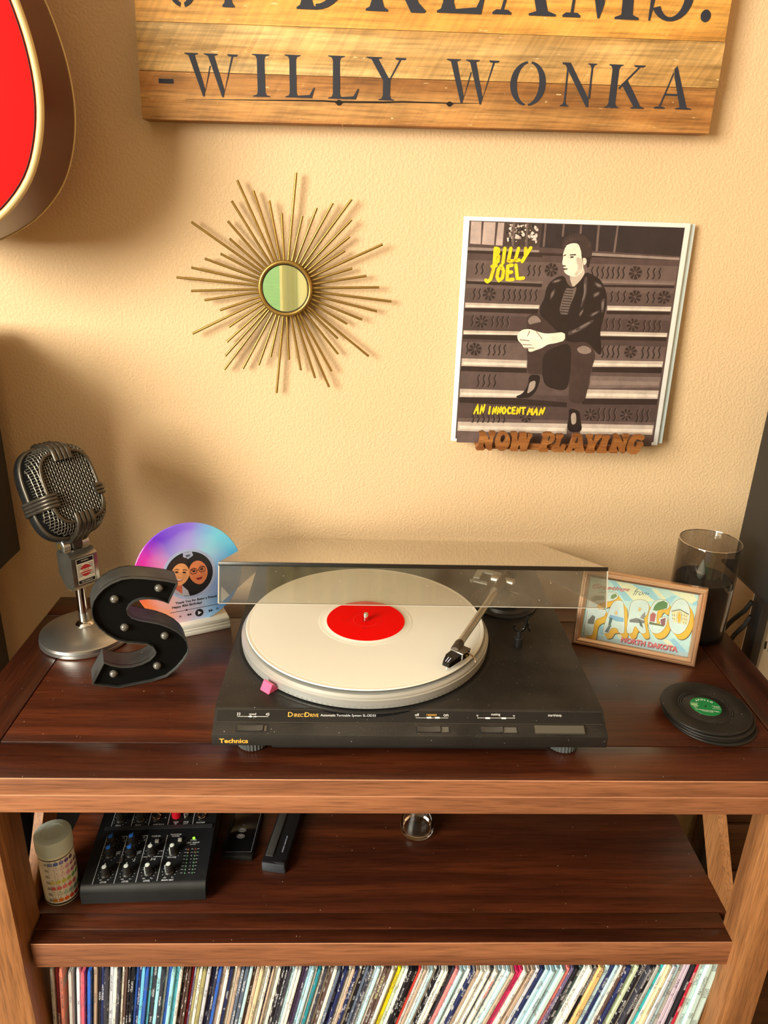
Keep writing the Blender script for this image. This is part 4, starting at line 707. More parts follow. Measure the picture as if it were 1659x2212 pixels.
LET = [('N', [Nn]), ('O', [el(307, 155, 68, 88), el(309, 132, 24, 38, 18)]),
 ('W', [[(378, 72), (430, 70), (440, 88), (435, 108), (446, 150), (456, 105), (455, 75), (515, 75), (521, 95), (524, 140), (532, 100), (527, 80), (572, 85), (570, 110), (555, 130), (535, 220), (545, 240), (480, 245), (472, 220), (468, 185), (455, 200), (450, 225), (455, 242), (395, 243), (375, 230), (387, 205), (392, 120), (378, 95)]]),
 ('P', [[(670, 78), (705, 69), (745, 71), (775, 90), (779, 130), (757, 165), (716, 180), (713, 205), (735, 225), (725, 247), (650, 247), (638, 230), (662, 205), (675, 120), (662, 100)], el(725, 122, 13, 22, 14)]),
 ('L', [[(790, 85), (850, 83), (856, 100), (836, 130), (828, 190), (836, 202), (850, 180), (880, 178), (887, 195), (872, 246), (780, 247), (765, 230), (785, 205), (795, 130), (783, 105)]]),
 ('A', [[(940, 90), (980, 74), (1020, 85), (1030, 110), (1045, 190), (1060, 220), (1055, 245), (990, 247), (975, 230), (985, 212), (950, 212), (946, 235), (930, 250), (900, 248), (895, 230), (920, 200), (935, 150), (942, 120)], [(963, 160), (975, 112), (992, 110), (997, 160)]]),
 ('Y', [[(1068, 90), (1120, 85), (1122, 105), (1116, 120), (1132, 145), (1150, 115), (1146, 90), (1205, 86), (1202, 105), (1180, 130), (1155, 180), (1150, 212), (1167, 235), (1150, 252), (1080, 252), (1068, 235), (1093, 212), (1100, 180), (1085, 132), (1068, 108)]]),
 ('I', [[(1215, 90), (1270, 85), (1286, 100), (1270, 125), (1258, 200), (1265, 225), (1280, 240), (1260, 252), (1190, 252), (1178, 235), (1205, 205), (1215, 130), (1203, 105)]]),
 ('N', [[(x+1219, y+10) for x, y in Nn]]),
 ('G', [[(1475, 110), (1510, 85), (1560, 80), (1596, 90), (1592, 120), (1572, 132), (1530, 118), (1510, 142), (1508, 182), (1535, 192), (1545, 168), (1532, 150), (1590, 148), (1598, 172), (1575, 190), (1570, 228), (1540, 256), (1490, 256), (1455, 235), (1446, 190), (1456, 140)]])]
for ch, loops_ in LET:
    bm = bmesh.new(); bm_prism(bm, [[npx(*p) for p in l] for l in loops_], -0.0610, -0.0535)
    bm_bevel(bm, 0.0007, 2, 50); obj('cut_out_letter', bm, M['letter_wood'], npl, smooth=50)
part_box('ledge_strip', (-0.122, -0.0533, 0.0003), (0.121, -0.0002, 0.0040), M['letter_wood'], npl, 0.0006)
part_box('front_lip', (-0.122, -0.0534, 0.0040), (0.121, -0.0490, 0.0095), M['letter_wood'], npl, 0.0006)

# ------------------------------------------------------------------ vintage microphone
M['mic_grey'] = plain('dull_grey_metal', (0.105, 0.092, 0.075), 0.36, 0.75, noise=0.12, nscale=120)
M['mesh_wire'] = plain('woven_wire', (0.27, 0.25, 0.215), 0.42, 0.8)
mic = thing('microphone', 'vintage desk microphone with woven wire grille on a round steel base', 'microphone', (-0.3865, -0.1870, 0), (0, 0, R(50)))
bm = bmesh.new(); bm_lathe(bm, [(0.059, 0), (0.0615, 0.0015), (0.0615, 0.0055), (0.060, 0.0062), (0.060, 0.0068), (0.0612, 0.0075), (0.0605, 0.0110), (0.058, 0.0125), (0.040, 0.0165), (0.016, 0.0205), (0.0, 0.0215)], 72); obj('base', bm, M['steel'], mic, smooth=25)
bm = bmesh.new(); bm_lathe(bm, [(0.0115, 0.0195), (0.0125, 0.022), (0.0105, 0.0245), (0.0085, 0.026), (0.0, 0.026)], 32); obj('collar', bm, M['chrome'], mic, smooth=40)
bm = bmesh.new(); bm_lathe(bm, [(0.0068, 0.024), (0.0068, 0.093)], 32); obj('pole', bm, M['chrome'], mic, smooth=40)
# yoke block with a maker's plate
bm = bmesh.new(); bm_prism(bm, [[(-0.017, 0.090), (-0.012, 0.0835), (0.004, 0.0825), (0.019, 0.1), (0.019, 0.132), (0.012, 0.138), (-0.010, 0.137), (-0.017, 0.131)]], -0.0185, 0.0185, lambda u, v, d: (d, u-0.004, v))
bm_bevel(bm, 0.003, 3, 20); obj('yoke_block', bm, plain('worn_nickel', (0.42, 0.40, 0.35), 0.22, 0.9, noise=0.15, nscale=60), mic, smooth=40)
for x in (-0.0185, 0.0075):
    bm = bmesh.new(); bm_lathe(bm, [(0.0, 0), (0.0095, 0), (0.0105, 0.001), (0.0105, 0.010), (0.0095, 0.011), (0, 0.011)], 28, Matrix.Translation((x, 0.004, 0.1430)) @ Matrix.Rotation(R(90), 4, 'Y')); obj('hinge_ear', bm, M['steel'], mic, smooth=40)
bm = bmesh.new(); bm_lathe(bm, [(0.0045, 0), (0.0045, 0.0012), (0, 0.0016)], 20, Matrix.Translation((-0.0186, 0.004, 0.1430)) @ Matrix.Rotation(R(-90), 4, 'Y')); obj('hinge_screw', bm, M['brass'], mic, smooth=40)
bm = bmesh.new(); bm_lathe(bm, [(0.0065, 0.072), (0.0065, 0.086)], 20, Matrix.Translation((-0.004, 0.013, 0))); obj('cable_socket', bm, M['brass'], mic, smooth=40)
part_box('head_bracket', (-0.0070, -0.010, 0.139), (0.0070, 0.014, 0.158), M['mic_grey'], mic, 0.002)
pr = Print(); CRM, BK, RD = C(240, 232, 190), C(22, 20, 20), C(196, 46, 40)
pr.rect(-.5, -.5, .5, .5, BK); pr.rect(-.47, -.48, .47, .48, CRM); pr.rect(-.44, .30, .44, .46, BK); pr.rect(-.44, -.46, .44, -.33, BK)
pr.words('microphone', 0, .345, .075, CRM, 'C', .01)
for k in range(9):
    y = .22-.052*k; pr.rect(-.42, y, -.42+.16-.02*abs(4-k)*-1*0+.02*abs(4-k), y+.018, BK); pr.rect(.42-.16-.02*abs(4-k), y, .42, y+.018, BK)
pr.disc(0, .0, .30, RD, 30, .22); pr.rect(-.33, -.035, .33, .065, CRM); pr.rect(-.28, -.11, .28, -.085, CRM); pr.words('TURNER', 0, -.022, .075, RD, 'C', .015, stretch=.95)
pr.words('THE TURNER CO.', 0, -.425, .055, CRM, 'C', .01)
o = pr.build('maker_plate', M['ink_gloss'], mic, lambda x, y, h: (x*0.0270, -0.0213-h, 0.1105+y*0.0385))
# head
HZ, HW, HH, HD, S0 = 0.2150, 0.0450, 0.0600, 0.0315, 0.74
NEXP = 3.4
def s_of(x, z): return (abs(x/HW)**NEXP+abs(z/HH)**NEXP)**(1/NEXP)
def dep(s):
    if s <= S0: return HD
    t = min(1, (s-S0)/(1-S0)); return HD*math.sqrt(max(0, 1-t**1.9))
def out_pt(s, a, y=0):
    c, d = math.cos(a), math.sin(a); k = (abs(c)**NEXP+abs(d)**NEXP)**(-1/NEXP); return Vector((HW*s*k*c, y, HH*s*k*d))
hd = bpy.data.objects.new('head', None); COL.objects.link(hd); hd.parent = mic; hd.location = (-0.002, 0.010, HZ); hd.rotation_euler = (R(-27), 0, 0)
bm = bmesh.new(); NX, NZ, WR_ = 27, 33, 0.00062
def wire(fix, vert, idx):
    seg = 70; pts = []; lim = (HH if vert else HW)
    for i in range(seg+1):
        t = -lim+2*lim*i/seg
        x, z = (fix, t) if vert else (t, fix)
        s = s_of(x, z)
        if s > 0.985: continue
        ph = (t/(2*lim))*((NZ if vert else NX)+1)*PI + (PI if idx % 2 else 0) + (PI/2 if not vert else PI/2)
        wv = 0.0007*math.sin(ph)*(1 if vert else -1)
        pts.append((x, -dep(s)-wv, z))
    if len(pts) > 3: bm_tube(bm, pts, WR_, 4, cap=False)
for i in range(NX): wire(-HW+2*HW*(i+1)/(NX+1), True, i)
for i in range(NZ): wire(-HH+2*HH*(i+1)/(NZ+1), False, i)
g = obj('wire_grille', bm, M['mesh_wire'], hd, smooth=60); g['kind'] = 'stuff'
bm = bmesh.new(); rings = []
for j in range(13):
    s = j/12; rings.append([bm.verts.new(out_pt(s, 2*PI*i/48, -max(0, dep(s)-0.0035))) for i in range(48)] if j else [bm.verts.new((0, -HD+0.0035, 0))])
for a, b in zip(rings, rings[1:]):
    for i in range(48):
        j = (i+1) % 48
        bm.faces.new((a[0], b[i], b[j]) if len(a) == 1 else (a[i], b[i], b[j], a[j]))
obj('inner_cloth', bm, plain('grille_cloth', (0.004, 0.004, 0.004), 0.9, spec=0.05), hd, smooth=60)
bm = bmesh.new(); rings = []
for s, y in ((1.0, -0.001), (1.05, 0.001), (1.06, 0.010), (1.02, 0.018), (0.85, 0.033), (0.5, 0.040)): rings.append([bm.verts.new(out_pt(s, 2*PI*i/64, y)) for i in range(64)])
for a, b in zip(rings, rings[1:]):
    for i in range(64): bm.faces.new((a[i], b[i], b[(i+1) % 64], a[(i+1) % 64]))
bm.faces.new(rings[-1]); obj('rear_shell', bm, M['black_satin'], hd, smooth=40)
bm = bmesh.new(); bm_tube(bm, [out_pt(1.0, 2*PI*i/72, -0.0015) for i in range(72)], 0.0030, 8, closed=True); obj('outer_rim', bm, M['mic_grey'], hd, smooth=60)
bm = bmesh.new(); bm_tube(bm, [out_pt(S0+.02, 2*PI*i/72, -HD-0.0012) for i in range(72)], 0.0022, 8, closed=True); obj('front_ring', bm, M['mic_grey'], hd, smooth=60)
def clip(name, along_z, sign, centre, n=4, pitch=0.0056, rr=0.0031):
    bm = bmesh.new()
    for k in range(n):
        o_ = centre+(k-(n-1)/2)*pitch; pts = []
        for s in (.58, .64, .70, .78, .86, .93, .98, 1.03):
            y = -dep(min(s, 1))-0.0032
            pts.append((o_, y, sign*s*HH) if along_z else (sign*s*HW, y, o_))
        e = 1.085
        for y in (0.004, 0.012): pts.append((o_, y, sign*e*HH) if along_z else (sign*e*HW, y, o_))
        pts.append((o_, 0.022, sign*.98*HH) if along_z else (sign*.98*HW, 0.022, o_))
        bm_tube(bm, pts, rr, 8)
    return obj(name, bm, M['mic_grey'], hd, smooth=60)
clip('clip', True, 1, 0.0, 4, 0.0062, 0.0034); clip('clip', True, -1, 0.0, 4, 0.0064, 0.0035)
clip('clip', False, -1, -0.012, 4, 0.0046, 0.0026); clip('clip', False, 1, -0.012, 3, 0.0050, 0.0028)

# ------------------------------------------------------------------ marquee letter S
M['marquee_side'] = dusty('dusty_black_metal', (0.022, 0.022, 0.022), (0.085, 0.09, 0.09), 0.5, 0.5)
M['marquee_face'] = plain('black_letter_face', (0.004, 0.004, 0.004), 0.55, spec=0.15)
ms = thing('marquee_letter', 'black marquee letter S studded with six clear bulbs on the table', 'letter', S_AT, (0, 0, R(21)))
S_RIM = [(x, max(0.0012, z)) for x, z in S_RIM]
bm = bmesh.new(); n = len(S_RIM); DP = 0.036
for i in range(n):
    a, b = S_RIM[i], S_RIM[(i+1) % n]
    q_ = [bm.verts.new((a[0], 0, a[1])), bm.verts.new((b[0], 0, b[1])), bm.verts.new((b[0], DP, b[1])), bm.verts.new((a[0], DP, a[1]))]; bm.faces.new(q_)
bmesh.ops.remove_doubles(bm, verts=bm.verts[:], dist=1e-6)
bmesh.ops.recalc_face_normals(bm, faces=bm.faces[:])
bmesh.ops.solidify(bm, geom=bm.faces[:], thickness=0.0011)
obj('metal_shell', bm, M['marquee_side'], ms, smooth=35)
bm = bmesh.new(); bm_prism(bm, [S_RIM], 0.0048, 0.0062); obj('letter_face', bm, M['marquee_face'], ms)
bm = bmesh.new(); bm_prism(bm, [S_RIM], DP-0.0015, DP); obj('back_plate', bm, M['marquee_face'], ms)
M['bulb'] = plain('clear_bulb', (0.12, 0.115, 0.10), 0.05, 0.0, coat=1.0, spec=0.8)
for x, z in S_BULBS:
    bm = bmesh.new(); T = Matrix.Translation((x, 0.0048, z)) @ Matrix.Rotation(R(90), 4, 'X')
    bm_lathe(bm, [(0.0046, 0), (0.0052, 0.0012), (0.0050, 0.003), (0.0036, 0.0052), (0.0016, 0.0062), (0, 0.0064)], 20, T); b_ = obj('bulb', bm, M['bulb'], ms, smooth=60)

# ------------------------------------------------------------------ printed acrylic disc on a white stand
plq = thing('photo_disc', 'rainbow coloured disc printed with two smiling women, standing beside the black letter', 'plaque', (-0.2434, -0.1627, 0.0), (0, 0, 0.43))
def disc_mat():
    m, nt, b = new_mat('watercolour_disc')
    tc = node(nt, 'ShaderNodeTexCoord'); nz = node(nt, 'ShaderNodeTexNoise', {'Vector': tc.outputs['Object'], 'Scale': 20.0, 'Detail': 2.0})
    wv = node(nt, 'ShaderNodeVectorMath', {0: nz.outputs['Color'], 1: (0.5, 0.5, 0.5)}, operation='SUBTRACT')
    ws = node(nt, 'ShaderNodeVectorMath', {0: wv.outputs[0]}, operation='SCALE'); ws.inputs['Scale'].default_value = 0.045
    ad = node(nt, 'ShaderNodeVectorMath', {0: tc.outputs['Object'], 1: ws.outputs[0]}, operation='ADD')
    sx = node(nt, 'ShaderNodeSeparateXYZ', {'Vector': ad.outputs[0]})
    an = node(nt, 'ShaderNodeMath', {0: sx.outputs[2], 1: sx.outputs[0]}, operation='ARCTAN2')
    f = node(nt, 'ShaderNodeMapRange', {'Value': an.outputs[0], 'From Min': -PI, 'From Max': PI})
    cr = node(nt, 'ShaderNodeValToRGB', {'Fac': f.outputs[0]}); e = cr.color_ramp.elements
    stops = [(0.0, (238, 40, 120)), (0.06, (250, 120, 60)), (0.16, (250, 150, 90)), (0.30, (150, 190, 205)), (0.42, (20, 120, 185)), (0.52, (60, 160, 205)), (0.64, (120, 205, 225)), (0.74, (150, 120, 215)), (0.84, (116, 56, 190)), (0.93, (220, 60, 160)), (1.0, (238, 40, 120))]
    e[0].position = 0; e[0].color = rgba(look(*stops[0][1])); e[1].position = 1; e[1].color = rgba(look(*stops[-1][1]))
    for p, c in stops[1:-1]: k = e.new(p); k.color = rgba(look(*c))
    ln = node(nt, 'ShaderNodeVectorMath', {0: ad.outputs[0]}, operation='LENGTH')
    mr = node(nt, 'ShaderNodeMapRange', {'Value': ln.outputs['Value'], 'From Min': 0.030, 'From Max': 0.078, 'To Min': 0.55, 'To Max': -0.15})
    mx = node(nt, 'ShaderNodeMix', {'Factor': mr.outputs[0], 6: cr.outputs[0], 7: rgba(look(205, 205, 222))}, data_type='RGBA')
    nt.links.new(mx.outputs[2], b.inputs['Base Color']); b.inputs['Roughness'].default_value = 0.12
    return m
bm = bmesh.new(); bm_lathe(bm, [(0, 0), (0.0742, 0), (0.0747, 0.0005), (0.0747, 0.0025), (0.0742, 0.003), (0, 0.003)], 96, Matrix.Rotation(R(90), 4, 'X'))
dk = obj('disc', bm, disc_mat(), plq, smooth=40, loc=(0, 0.0015, 0.0880), rot=(-0.0785, 0, 0))
pr = Print(); SK1, SK2 = C(226, 150, 84), C(216, 122, 66)
HR = 0.0330
pr.ring(0, 0, HR, HR+.004, C(170, 178, 186), n=48); pr.disc(0, 0, HR, C(20, 17, 18), 48)
pr.poly([(-.006, .0325), (.006, .0325), (.0075, .027), (.002, .022), (-.002, .023), (-.0065, .027)], C(170, 172, 176)); pr.poly([(-.003, .029), (.004, .029), (.003, .026), (-.002, .025)], C(90, 92, 96))
def face(cx, cy, rx, ry, skin, tilt, glasses):
    def T(u, v): return (cx+(u*math.cos(tilt)-v*math.sin(tilt)), cy+(u*math.sin(tilt)+v*math.cos(tilt)))
    def E_(u, v, a, b, c, n=22): pr.poly([T(u+a*math.cos(2*PI*i/n), v+b*math.sin(2*PI*i/n)*(1 if math.sin(2*PI*i/n) > 0 else 1)) for i in range(n)], c)
    pr.poly([T(rx*math.cos(t)*(1-.18*max(0, -math.sin(t))**2), ry*math.sin(t)) for t in [2*PI*i/28 for i in range(28)]], skin)
    E_(-.25*rx, .45*ry, .5*rx, .28*ry, tuple(min(1, c*1.12) for c in skin)); E_(.52*rx, -.15*ry, .30*rx, .3*ry, tuple(c*.86 for c in skin))
    for s in (-1, 1):
        E_(s*.42*rx, .20*ry, .20*rx, .085*ry, C(52, 30, 22)); E_(s*.42*rx, .20*ry, .07*rx, .07*ry, C(14, 10, 10), 10)
        pr.stroke([T(s*.20*rx, .40*ry), T(s*.45*rx, .46*ry), T(s*.70*rx, .38*ry)], .07*ry, C(60, 34, 22))
        if glasses:
            l = [T(s*.45*rx+a, .16*ry+b) for a, b in [(-.33*rx, .17*ry), (.33*rx, .19*ry), (.34*rx, 0), (.26*rx, -.17*ry), (-.2*rx, -.17*ry), (-.32*rx, -.05*ry)]]
            pr.stroke(l+[l[0], l[1]], .06*ry, C(30, 18, 18))
    if glasses: pr.stroke([T(-.13*rx, .22*ry), T(.13*rx, .22*ry)], .06*ry, C(30, 18, 18))
    E_(0, -.14*ry, .16*rx, .09*ry, tuple(min(1, c*1.15) for c in skin)); pr.stroke([T(-.14*rx, -.2*ry), T(0, -.24*ry), T(.14*rx, -.2*ry)], .035*ry, tuple(c*.5 for c in skin))
    pr.poly([T(-.40*rx, -.42*ry), T(-.15*rx, -.40*ry), T(0, -.43*ry), T(.15*rx, -.40*ry), T(.40*rx, -.42*ry), T(.2*rx, -.60*ry), T(-.2*rx, -.60*ry)], C(130, 30, 36))
    if not glasses: pr.poly([T(-.33*rx, -.44*ry), T(.33*rx, -.44*ry), T(.15*rx, -.52*ry), T(-.15*rx, -.52*ry)], C(240, 225, 205))
pr.poly([(-.030, -.012), (-.012, -.014), (-.004, -.024), (-.002, -.0325), (-.014, -.030), (-.024, -.023)], C(176, 166, 156))
pr.poly([(-.026, -.004), (-.020, -.020), (-.012, -.028), (-.011, -.012)], C(196, 96, 64))
face(-.0125, .0015, .0125, .0165, SK1, -.22, False)
pr.poly([(-.028, -.004), (-.0265, .006), (-.020, .015), (-.009, .0195), (-.001, .015), (-.001, .024), (-.012, .028), (-.024, .021), (-.030, .010)], C(44, 30, 24))
face(.0125, .000, .0130, .0180, SK2, .10, True)
pr.poly([(-.003, .012), (.004, .0175), (.014, .0190), (.023, .014), (.027, .004), (.029, .014), (.020, .025), (.008, .0265), (-.001, .022)], C(18, 14, 15))
pr.words('Thank You for Being a Friend !', 0.0075, -.0430, .0047, C(12, 12, 14), 'C', .02); pr.words('Happy 40th Birthday!', -.0072, -.0486, .0047, C(12, 12, 14), 'C', .02)
pr.rect(-.031, -.0535, .044, -.0528, BK); pr.disc(-.0085, -.0531, .0013, BK, 12); pr.disc(.0090, -.0610, .0058, BK, 24); pr.poly([(.0072, -.0580), (.0072, -.0640), (.0122, -.0610)], C(220, 210, 200))
for s, x in ((1, .0225), (1, .0255), (-1, -.0025), (-1, -.0055)): pr.poly([(x, -.0590), (x, -.0630), (x+s*.0032, -.0610)], BK)
pr.ring(.0350, -.0600, .0010, .0016, BK, n=14)
pr.stroke([(-.0195, -.0600), (-.0165, -.0625)], .0006, BK); pr.stroke([(-.0195, -.0625), (-.0165, -.0600)], .0006, BK)
pr.build('printed_photo', M['ink_gloss'], dk, lambda x, y, h: (x, -0.0031-h, y))
M['stand_white'] = plain('whitewashed_wood', look(232, 222, 182), 0.6, noise=0.06, nscale=60)
for k, (z0, z1, in_) in enumerate(((0, 0.0065, 0), (0.0066, 0.0105, 0.0004), (0.0106, 0.0175, 0.0010))):
    part_box('stand_layer', (-0.050+in_, -0.019+in_, z0), (0.050-in_, 0.022-in_, z1), M['stand_white'], plq, 0.0008)

# ------------------------------------------------------------------ turntable
M['deck'] = dusty('dusty_deck_plastic', (0.009, 0.008, 0.0075), (0.030, 0.026, 0.022), 0.45, 0.40, 0.35)
M['deck_lip'] = dusty('deck_front_plastic', (0.012, 0.011, 0.010), (0.020, 0.018, 0.016), 0.5, 0.12, 0.35)
M['deck_gloss'] = dusty('glossy_control_strip', (0.006, 0.006, 0.007), (0.012, 0.012, 0.013), 0.10, 0.10)
M['platter'] = plain('cast_platter', (0.58, 0.60, 0.60), 0.30, 0.55)
M['lid'] = glass('smoked_acrylic', (0.84, 0.82, 0.78), 0.085, (0.42, 0.38, 0.30), 0.03, 1.50, 0.06)
M['arm_metal'] = plain('tonearm_metal', (0.60, 0.56, 0.48), 0.25, 0.75)
M['arm_brown'] = plain('gunmetal', (0.10, 0.085, 0.07), 0.35, 0.7)
TXO, TYO = -0.1617, -0.4470
tt = thing('turntable', 'black direct drive turntable with its smoked lid propped open on the table', 'turntable', (TXO, TYO, 0))
W = 0.430
def tw(x, y, z): return (x-TXO, y-TYO, z)
prof = [(0, .0248), (0, .0380), (.0010, .0390), (.0120, .0448), (.0125, .0452), (.0242, .0535), (.0262, .0550), (.392, .0550), (.394, .0535), (.394, .0248)]
bm = bmesh.new(); bm_prism(bm, [prof], 0.0, W, lambda u, v, d: (d, u, v)); bm_bevel(bm, 0.0008, 2, 50); obj('plinth', bm, M['deck'], tt, smooth=30)
part_box('front_lip', (0.0, -0.0006, 0.0250), (W, 0.0006, 0.0378), M['deck_lip'], tt, 0.0004)
part_box('under_tray', (0.062, 0.010, 0.0130), (0.368, 0.36, 0.0249), M['black_satin'], tt, 0.002)
sl = math.atan2(.0083, .0117)
def on_slope(x0, x1, v0, v1, h):   # patch on the sloping control strip; v in metres up the slope
    c, s = math.cos(sl), math.sin(sl); f = lambda x, v, k: (x, .0125+v*c-k*s, .0452+v*s+k*c)
    return f
f_ = on_slope(0, 1, 0, 1, 0)
bm = bmesh.new(); bm_prism(bm, [[(0.0035, .0004), (W-.0035, .0004), (W-.0035, .0139), (0.0035, .0139)]], 0.0, 0.0006, lambda u, v, d: f_(u, v, d)); obj('control_strip', bm, M['deck_gloss'], tt)
for v in (.0002, .0142):
    bm = bmesh.new(); bm_prism(bm, [[(0.0030, v-.00025), (W-.0030, v-.00025), (W-.0030, v+.00025), (0.0030, v+.00025)]], 0.0, 0.0007, lambda u, v_, d: f_(u, v_, d)); obj('strip_trim', bm, M['arm_brown'], tt)
pr = Print(); WT, GD = C(236, 230, 200), C(232, 170, 60)
def px2x(px): return (px-461)/844*W*0.995+.001
def mark(s, px, v, h, col=WT, b=0.0): pr.words(s, px2x(px), v, h, col, 'C', b)
mark('33', 511, .0074, .0030); mark('speed', 541, .0072, .0030); mark('45', 573, .0074, .0030)
pr.rect(px2x(509), .0060, px2x(575), .0064, WT)
for a, s in ((534, 1), (549, -1)): pr.poly([(px2x(a), .0055), (px2x(a+8*s), .0062), (px2x(a), .0069)] if s < 0 else [(px2x(a-2), .0058), (px2x(a+5), .0052), (px2x(a+5), .0072), (px2x(a-2), .0066)], WT)
pr.words('D', px2x(617), .0062, .0052, GD, 'L', .01, stretch=1.1); pr.words('IRECT', px2x(630), .0062, .0036, GD, 'L', .01, stretch=1.02)
pr.words('D', px2x(653), .0062, .0052, GD, 'L', .01, stretch=1.1); pr.words('RIVE', px2x(665), .0062, .0036, GD, 'L', .01, stretch=.95)
pr.words('Automatic Turntable System SL-DD33', px2x(687), .0062, .0034, WT, 'L', 0.004, stretch=1.06)
mark('off', 896, .0080, .0030); mark('repeat', 928, .0074, .0034, GD); mark('on', 959, .0078, .0026)
pr.rect(px2x(893), .0060, px2x(963), .0064, WT)
mark('cueing', 1068, .0086, .0034)
pr.rect(px2x(1027), .0064, px2x(1110), .0068, WT)
for a in (1028, 1108): pr.stroke([(px2x(a-2), .0096), (px2x(a+2), .0096), (px2x(a), .0078), (px2x(a-2), .0096)], .0004, WT)
for a in (922, 940, 1050, 1085): pr.rect(px2x(a-5), .0055, px2x(a+5), .0073, WT)
mark('start/stop', 1198, .0080, .0036)
pr.build('strip_lettering', M['ink'], tt, lambda x, y, h: f_(x, y, .0007+h))
pr = Print(); pr.words('Technics', 0.0078, .0282, .0058, GD, 'L', .03, stretch=1.12)
pr.build('maker_name', M['ink'], tt, lambda x, y, h: (x, -.0008-h, y))
s2 = math.atan2(.0058, .0110)
def ledge(x, v, k): return (x, .0010+v*math.cos(s2)-k*math.sin(s2), .0390+v*math.sin(s2)+k*math.cos(s2))
def ledge_box(name, pa, pb, v0, v1, h, mat, par=tt, bev=.0006):
    bm = bmesh.new(); bm_prism(bm, [[(px2x(pa), v0), (px2x(pb), v0), (px2x(pb), v1), (px2x(pa), v1)]], -0.0004, h, ledge)
    if bev: bm_bevel(bm, bev, 2)
    return obj(name, bm, mat, par, smooth=30)
SWG = plain('switch_grey', (0.045, 0.042, 0.038), 0.35)
for nm, a, b, k0, k1 in (('speed_switch', 508, 576, 512, 566), ('repeat_switch', 893, 966, 896, 945), ('cueing_switch', 1030, 1113, 1033, 1080)):
    w_ = ledge_box(nm, a, b, .0024, .0100, .0004, M['black_satin'])
    ledge_box('switch_window', k1+2, b-3, .0032, .0092, .0007, plain('switch_well', (0.10, 0.09, 0.075), 0.6), w_, 0)
    m_ = (k0+k1)/2
    bm = bmesh.new(); pa, pb = px2x(k0), px2x(k1)
    p = [(pa, .0004), (pb, .0004), (pb, .0026)]+[(pb-(pb-pa)*t, .0026-.0016*math.sin(PI*t)**.7) for t in (.2, .35, .5, .65, .8)]+[(pa, .0026)]
    bm_prism(bm, [p], .0032, .0092, lambda u, k, v: ledge(u, v, k)); obj('slider', bm, SWG, w_, smooth=30)
st = ledge_box('start_button', 1150, 1257, .0018, .0108, .0030, plain('button_olive_grey', (0.085, 0.078, 0.062), 0.35), bev=.0012)
for x in (0.038, 0.392):
    for y in (0.0355, 0.35):
        bm = bmesh.new(); n = 56; rr = [.0168+(.0007 if i % 2 else -.0003) for i in range(n)]
        b0 = [bm.verts.new((x+rr[i]*math.cos(2*PI*i/n), y+rr[i]*math.sin(2*PI*i/n), .0015)) for i in range(n)]; b1 = [bm.verts.new((x+rr[i]*math.cos(2*PI*i/n), y+rr[i]*math.sin(2*PI*i/n), .0250)) for i in range(n)]
        b2 = [bm.verts.new((x+(rr[i]-.002)*math.cos(2*PI*i/n), y+(rr[i]-.002)*math.sin(2*PI*i/n), 0)) for i in range(n)]
        for i in range(n):
            j = (i+1) % n; bm.faces.new((b0[i], b0[j], b1[j], b1[i])); bm.faces.new((b2[i], b2[j], b0[j], b0[i]))
        bm.faces.new(b2); obj('foot', bm, plain('ribbed_foot', (0.075, 0.085, 0.09), 0.5), tt)
RC = Vector((0.0034-TXO, -0.2679-TYO, 0)); RT = Matrix.Translation(RC)
bm = bmesh.new(); bm_lathe(bm, [(0.1565, .05495), (0.1610, .0552), (0.1628, .0556), (0.1640, .0550)], 96, RT, cap=False); obj('platter_well_rim', bm, M['black_satin'], tt, smooth=40)
bm = bmesh.new(); bm_lathe(bm, [(0.1612, .05515), (0, .05515)], 96, RT, cap=False); obj('platter_well', bm, plain('well_black', (0.003, 0.003, 0.003), 0.6), tt)
pl = None
bm = bmesh.new(); bm_lathe(bm, [(0.1560, .0562), (0.1566, .0566), (0.1566, .0596), (0.1560, .0600), (0.1572, .0606), (0.1572, .0672), (0.1560, .0680), (0.1556, .0700), (0.1530, .0722), (0.1500, .0726), (0, .0726)], 128, RT, cap=False); pl = obj('platter', bm, M['platter'], tt, smooth=25)
bm = bmesh.new()
for k in range(160):      # strobe dots round the rim
    a = 2*PI*k/160
    for z0, z1 in ((.0572, .0591),):
        v = [bm.verts.new((RC.x+.1568*math.cos(a+d), RC.y+.1568*math.sin(a+d), z)) for d, z in ((-.006, z0), (.006, z0), (.006, z1), (-.006, z1))]; bm.faces.new(v)
sd = obj('strobe_dots', bm, plain('strobe_dark', (0.30, 0.30, 0.28), 0.5), pl); sd['kind'] = 'stuff'
bm = bmesh.new(); bm_lathe(bm, [(0.1475, .0726), (0.1475, .0752), (0, .0752)], 96, RT, cap=False); obj('slip_mat', bm, M['rubber'], tt, smooth=40)
bm = bmesh.new(); bm_lathe(bm, [(0.0036, .0726), (0.0036, .0862), (0.0026, .0880), (0, .0885)], 24, RT, cap=False); obj('spindle', bm, M['chrome'], tt, smooth=40)
# pink strobe prism at the platter edge
M['pink'] = plain('pink_acrylic', look(240, 96, 122), 0.15, coat=0.6)
pz = Vector(tw(-0.1065, -0.3875, 0.0550)); bm = bmesh.new()
bm_prism(bm, [[(-.008, 0), (.008, 0), (.0005, .0105), (-.002, .0105)]], -.0075, .0075, lambda u, v, d: (d, u, v))
bmesh.ops.transform(bm, matrix=Matrix.Translation(pz) @ Matrix.Rotation(R(-42), 4, 'Z'), verts=bm.verts[:]); bm_bevel(bm, .0006, 1); obj('strobe_prism', bm, M['pink'], tt, smooth=30)
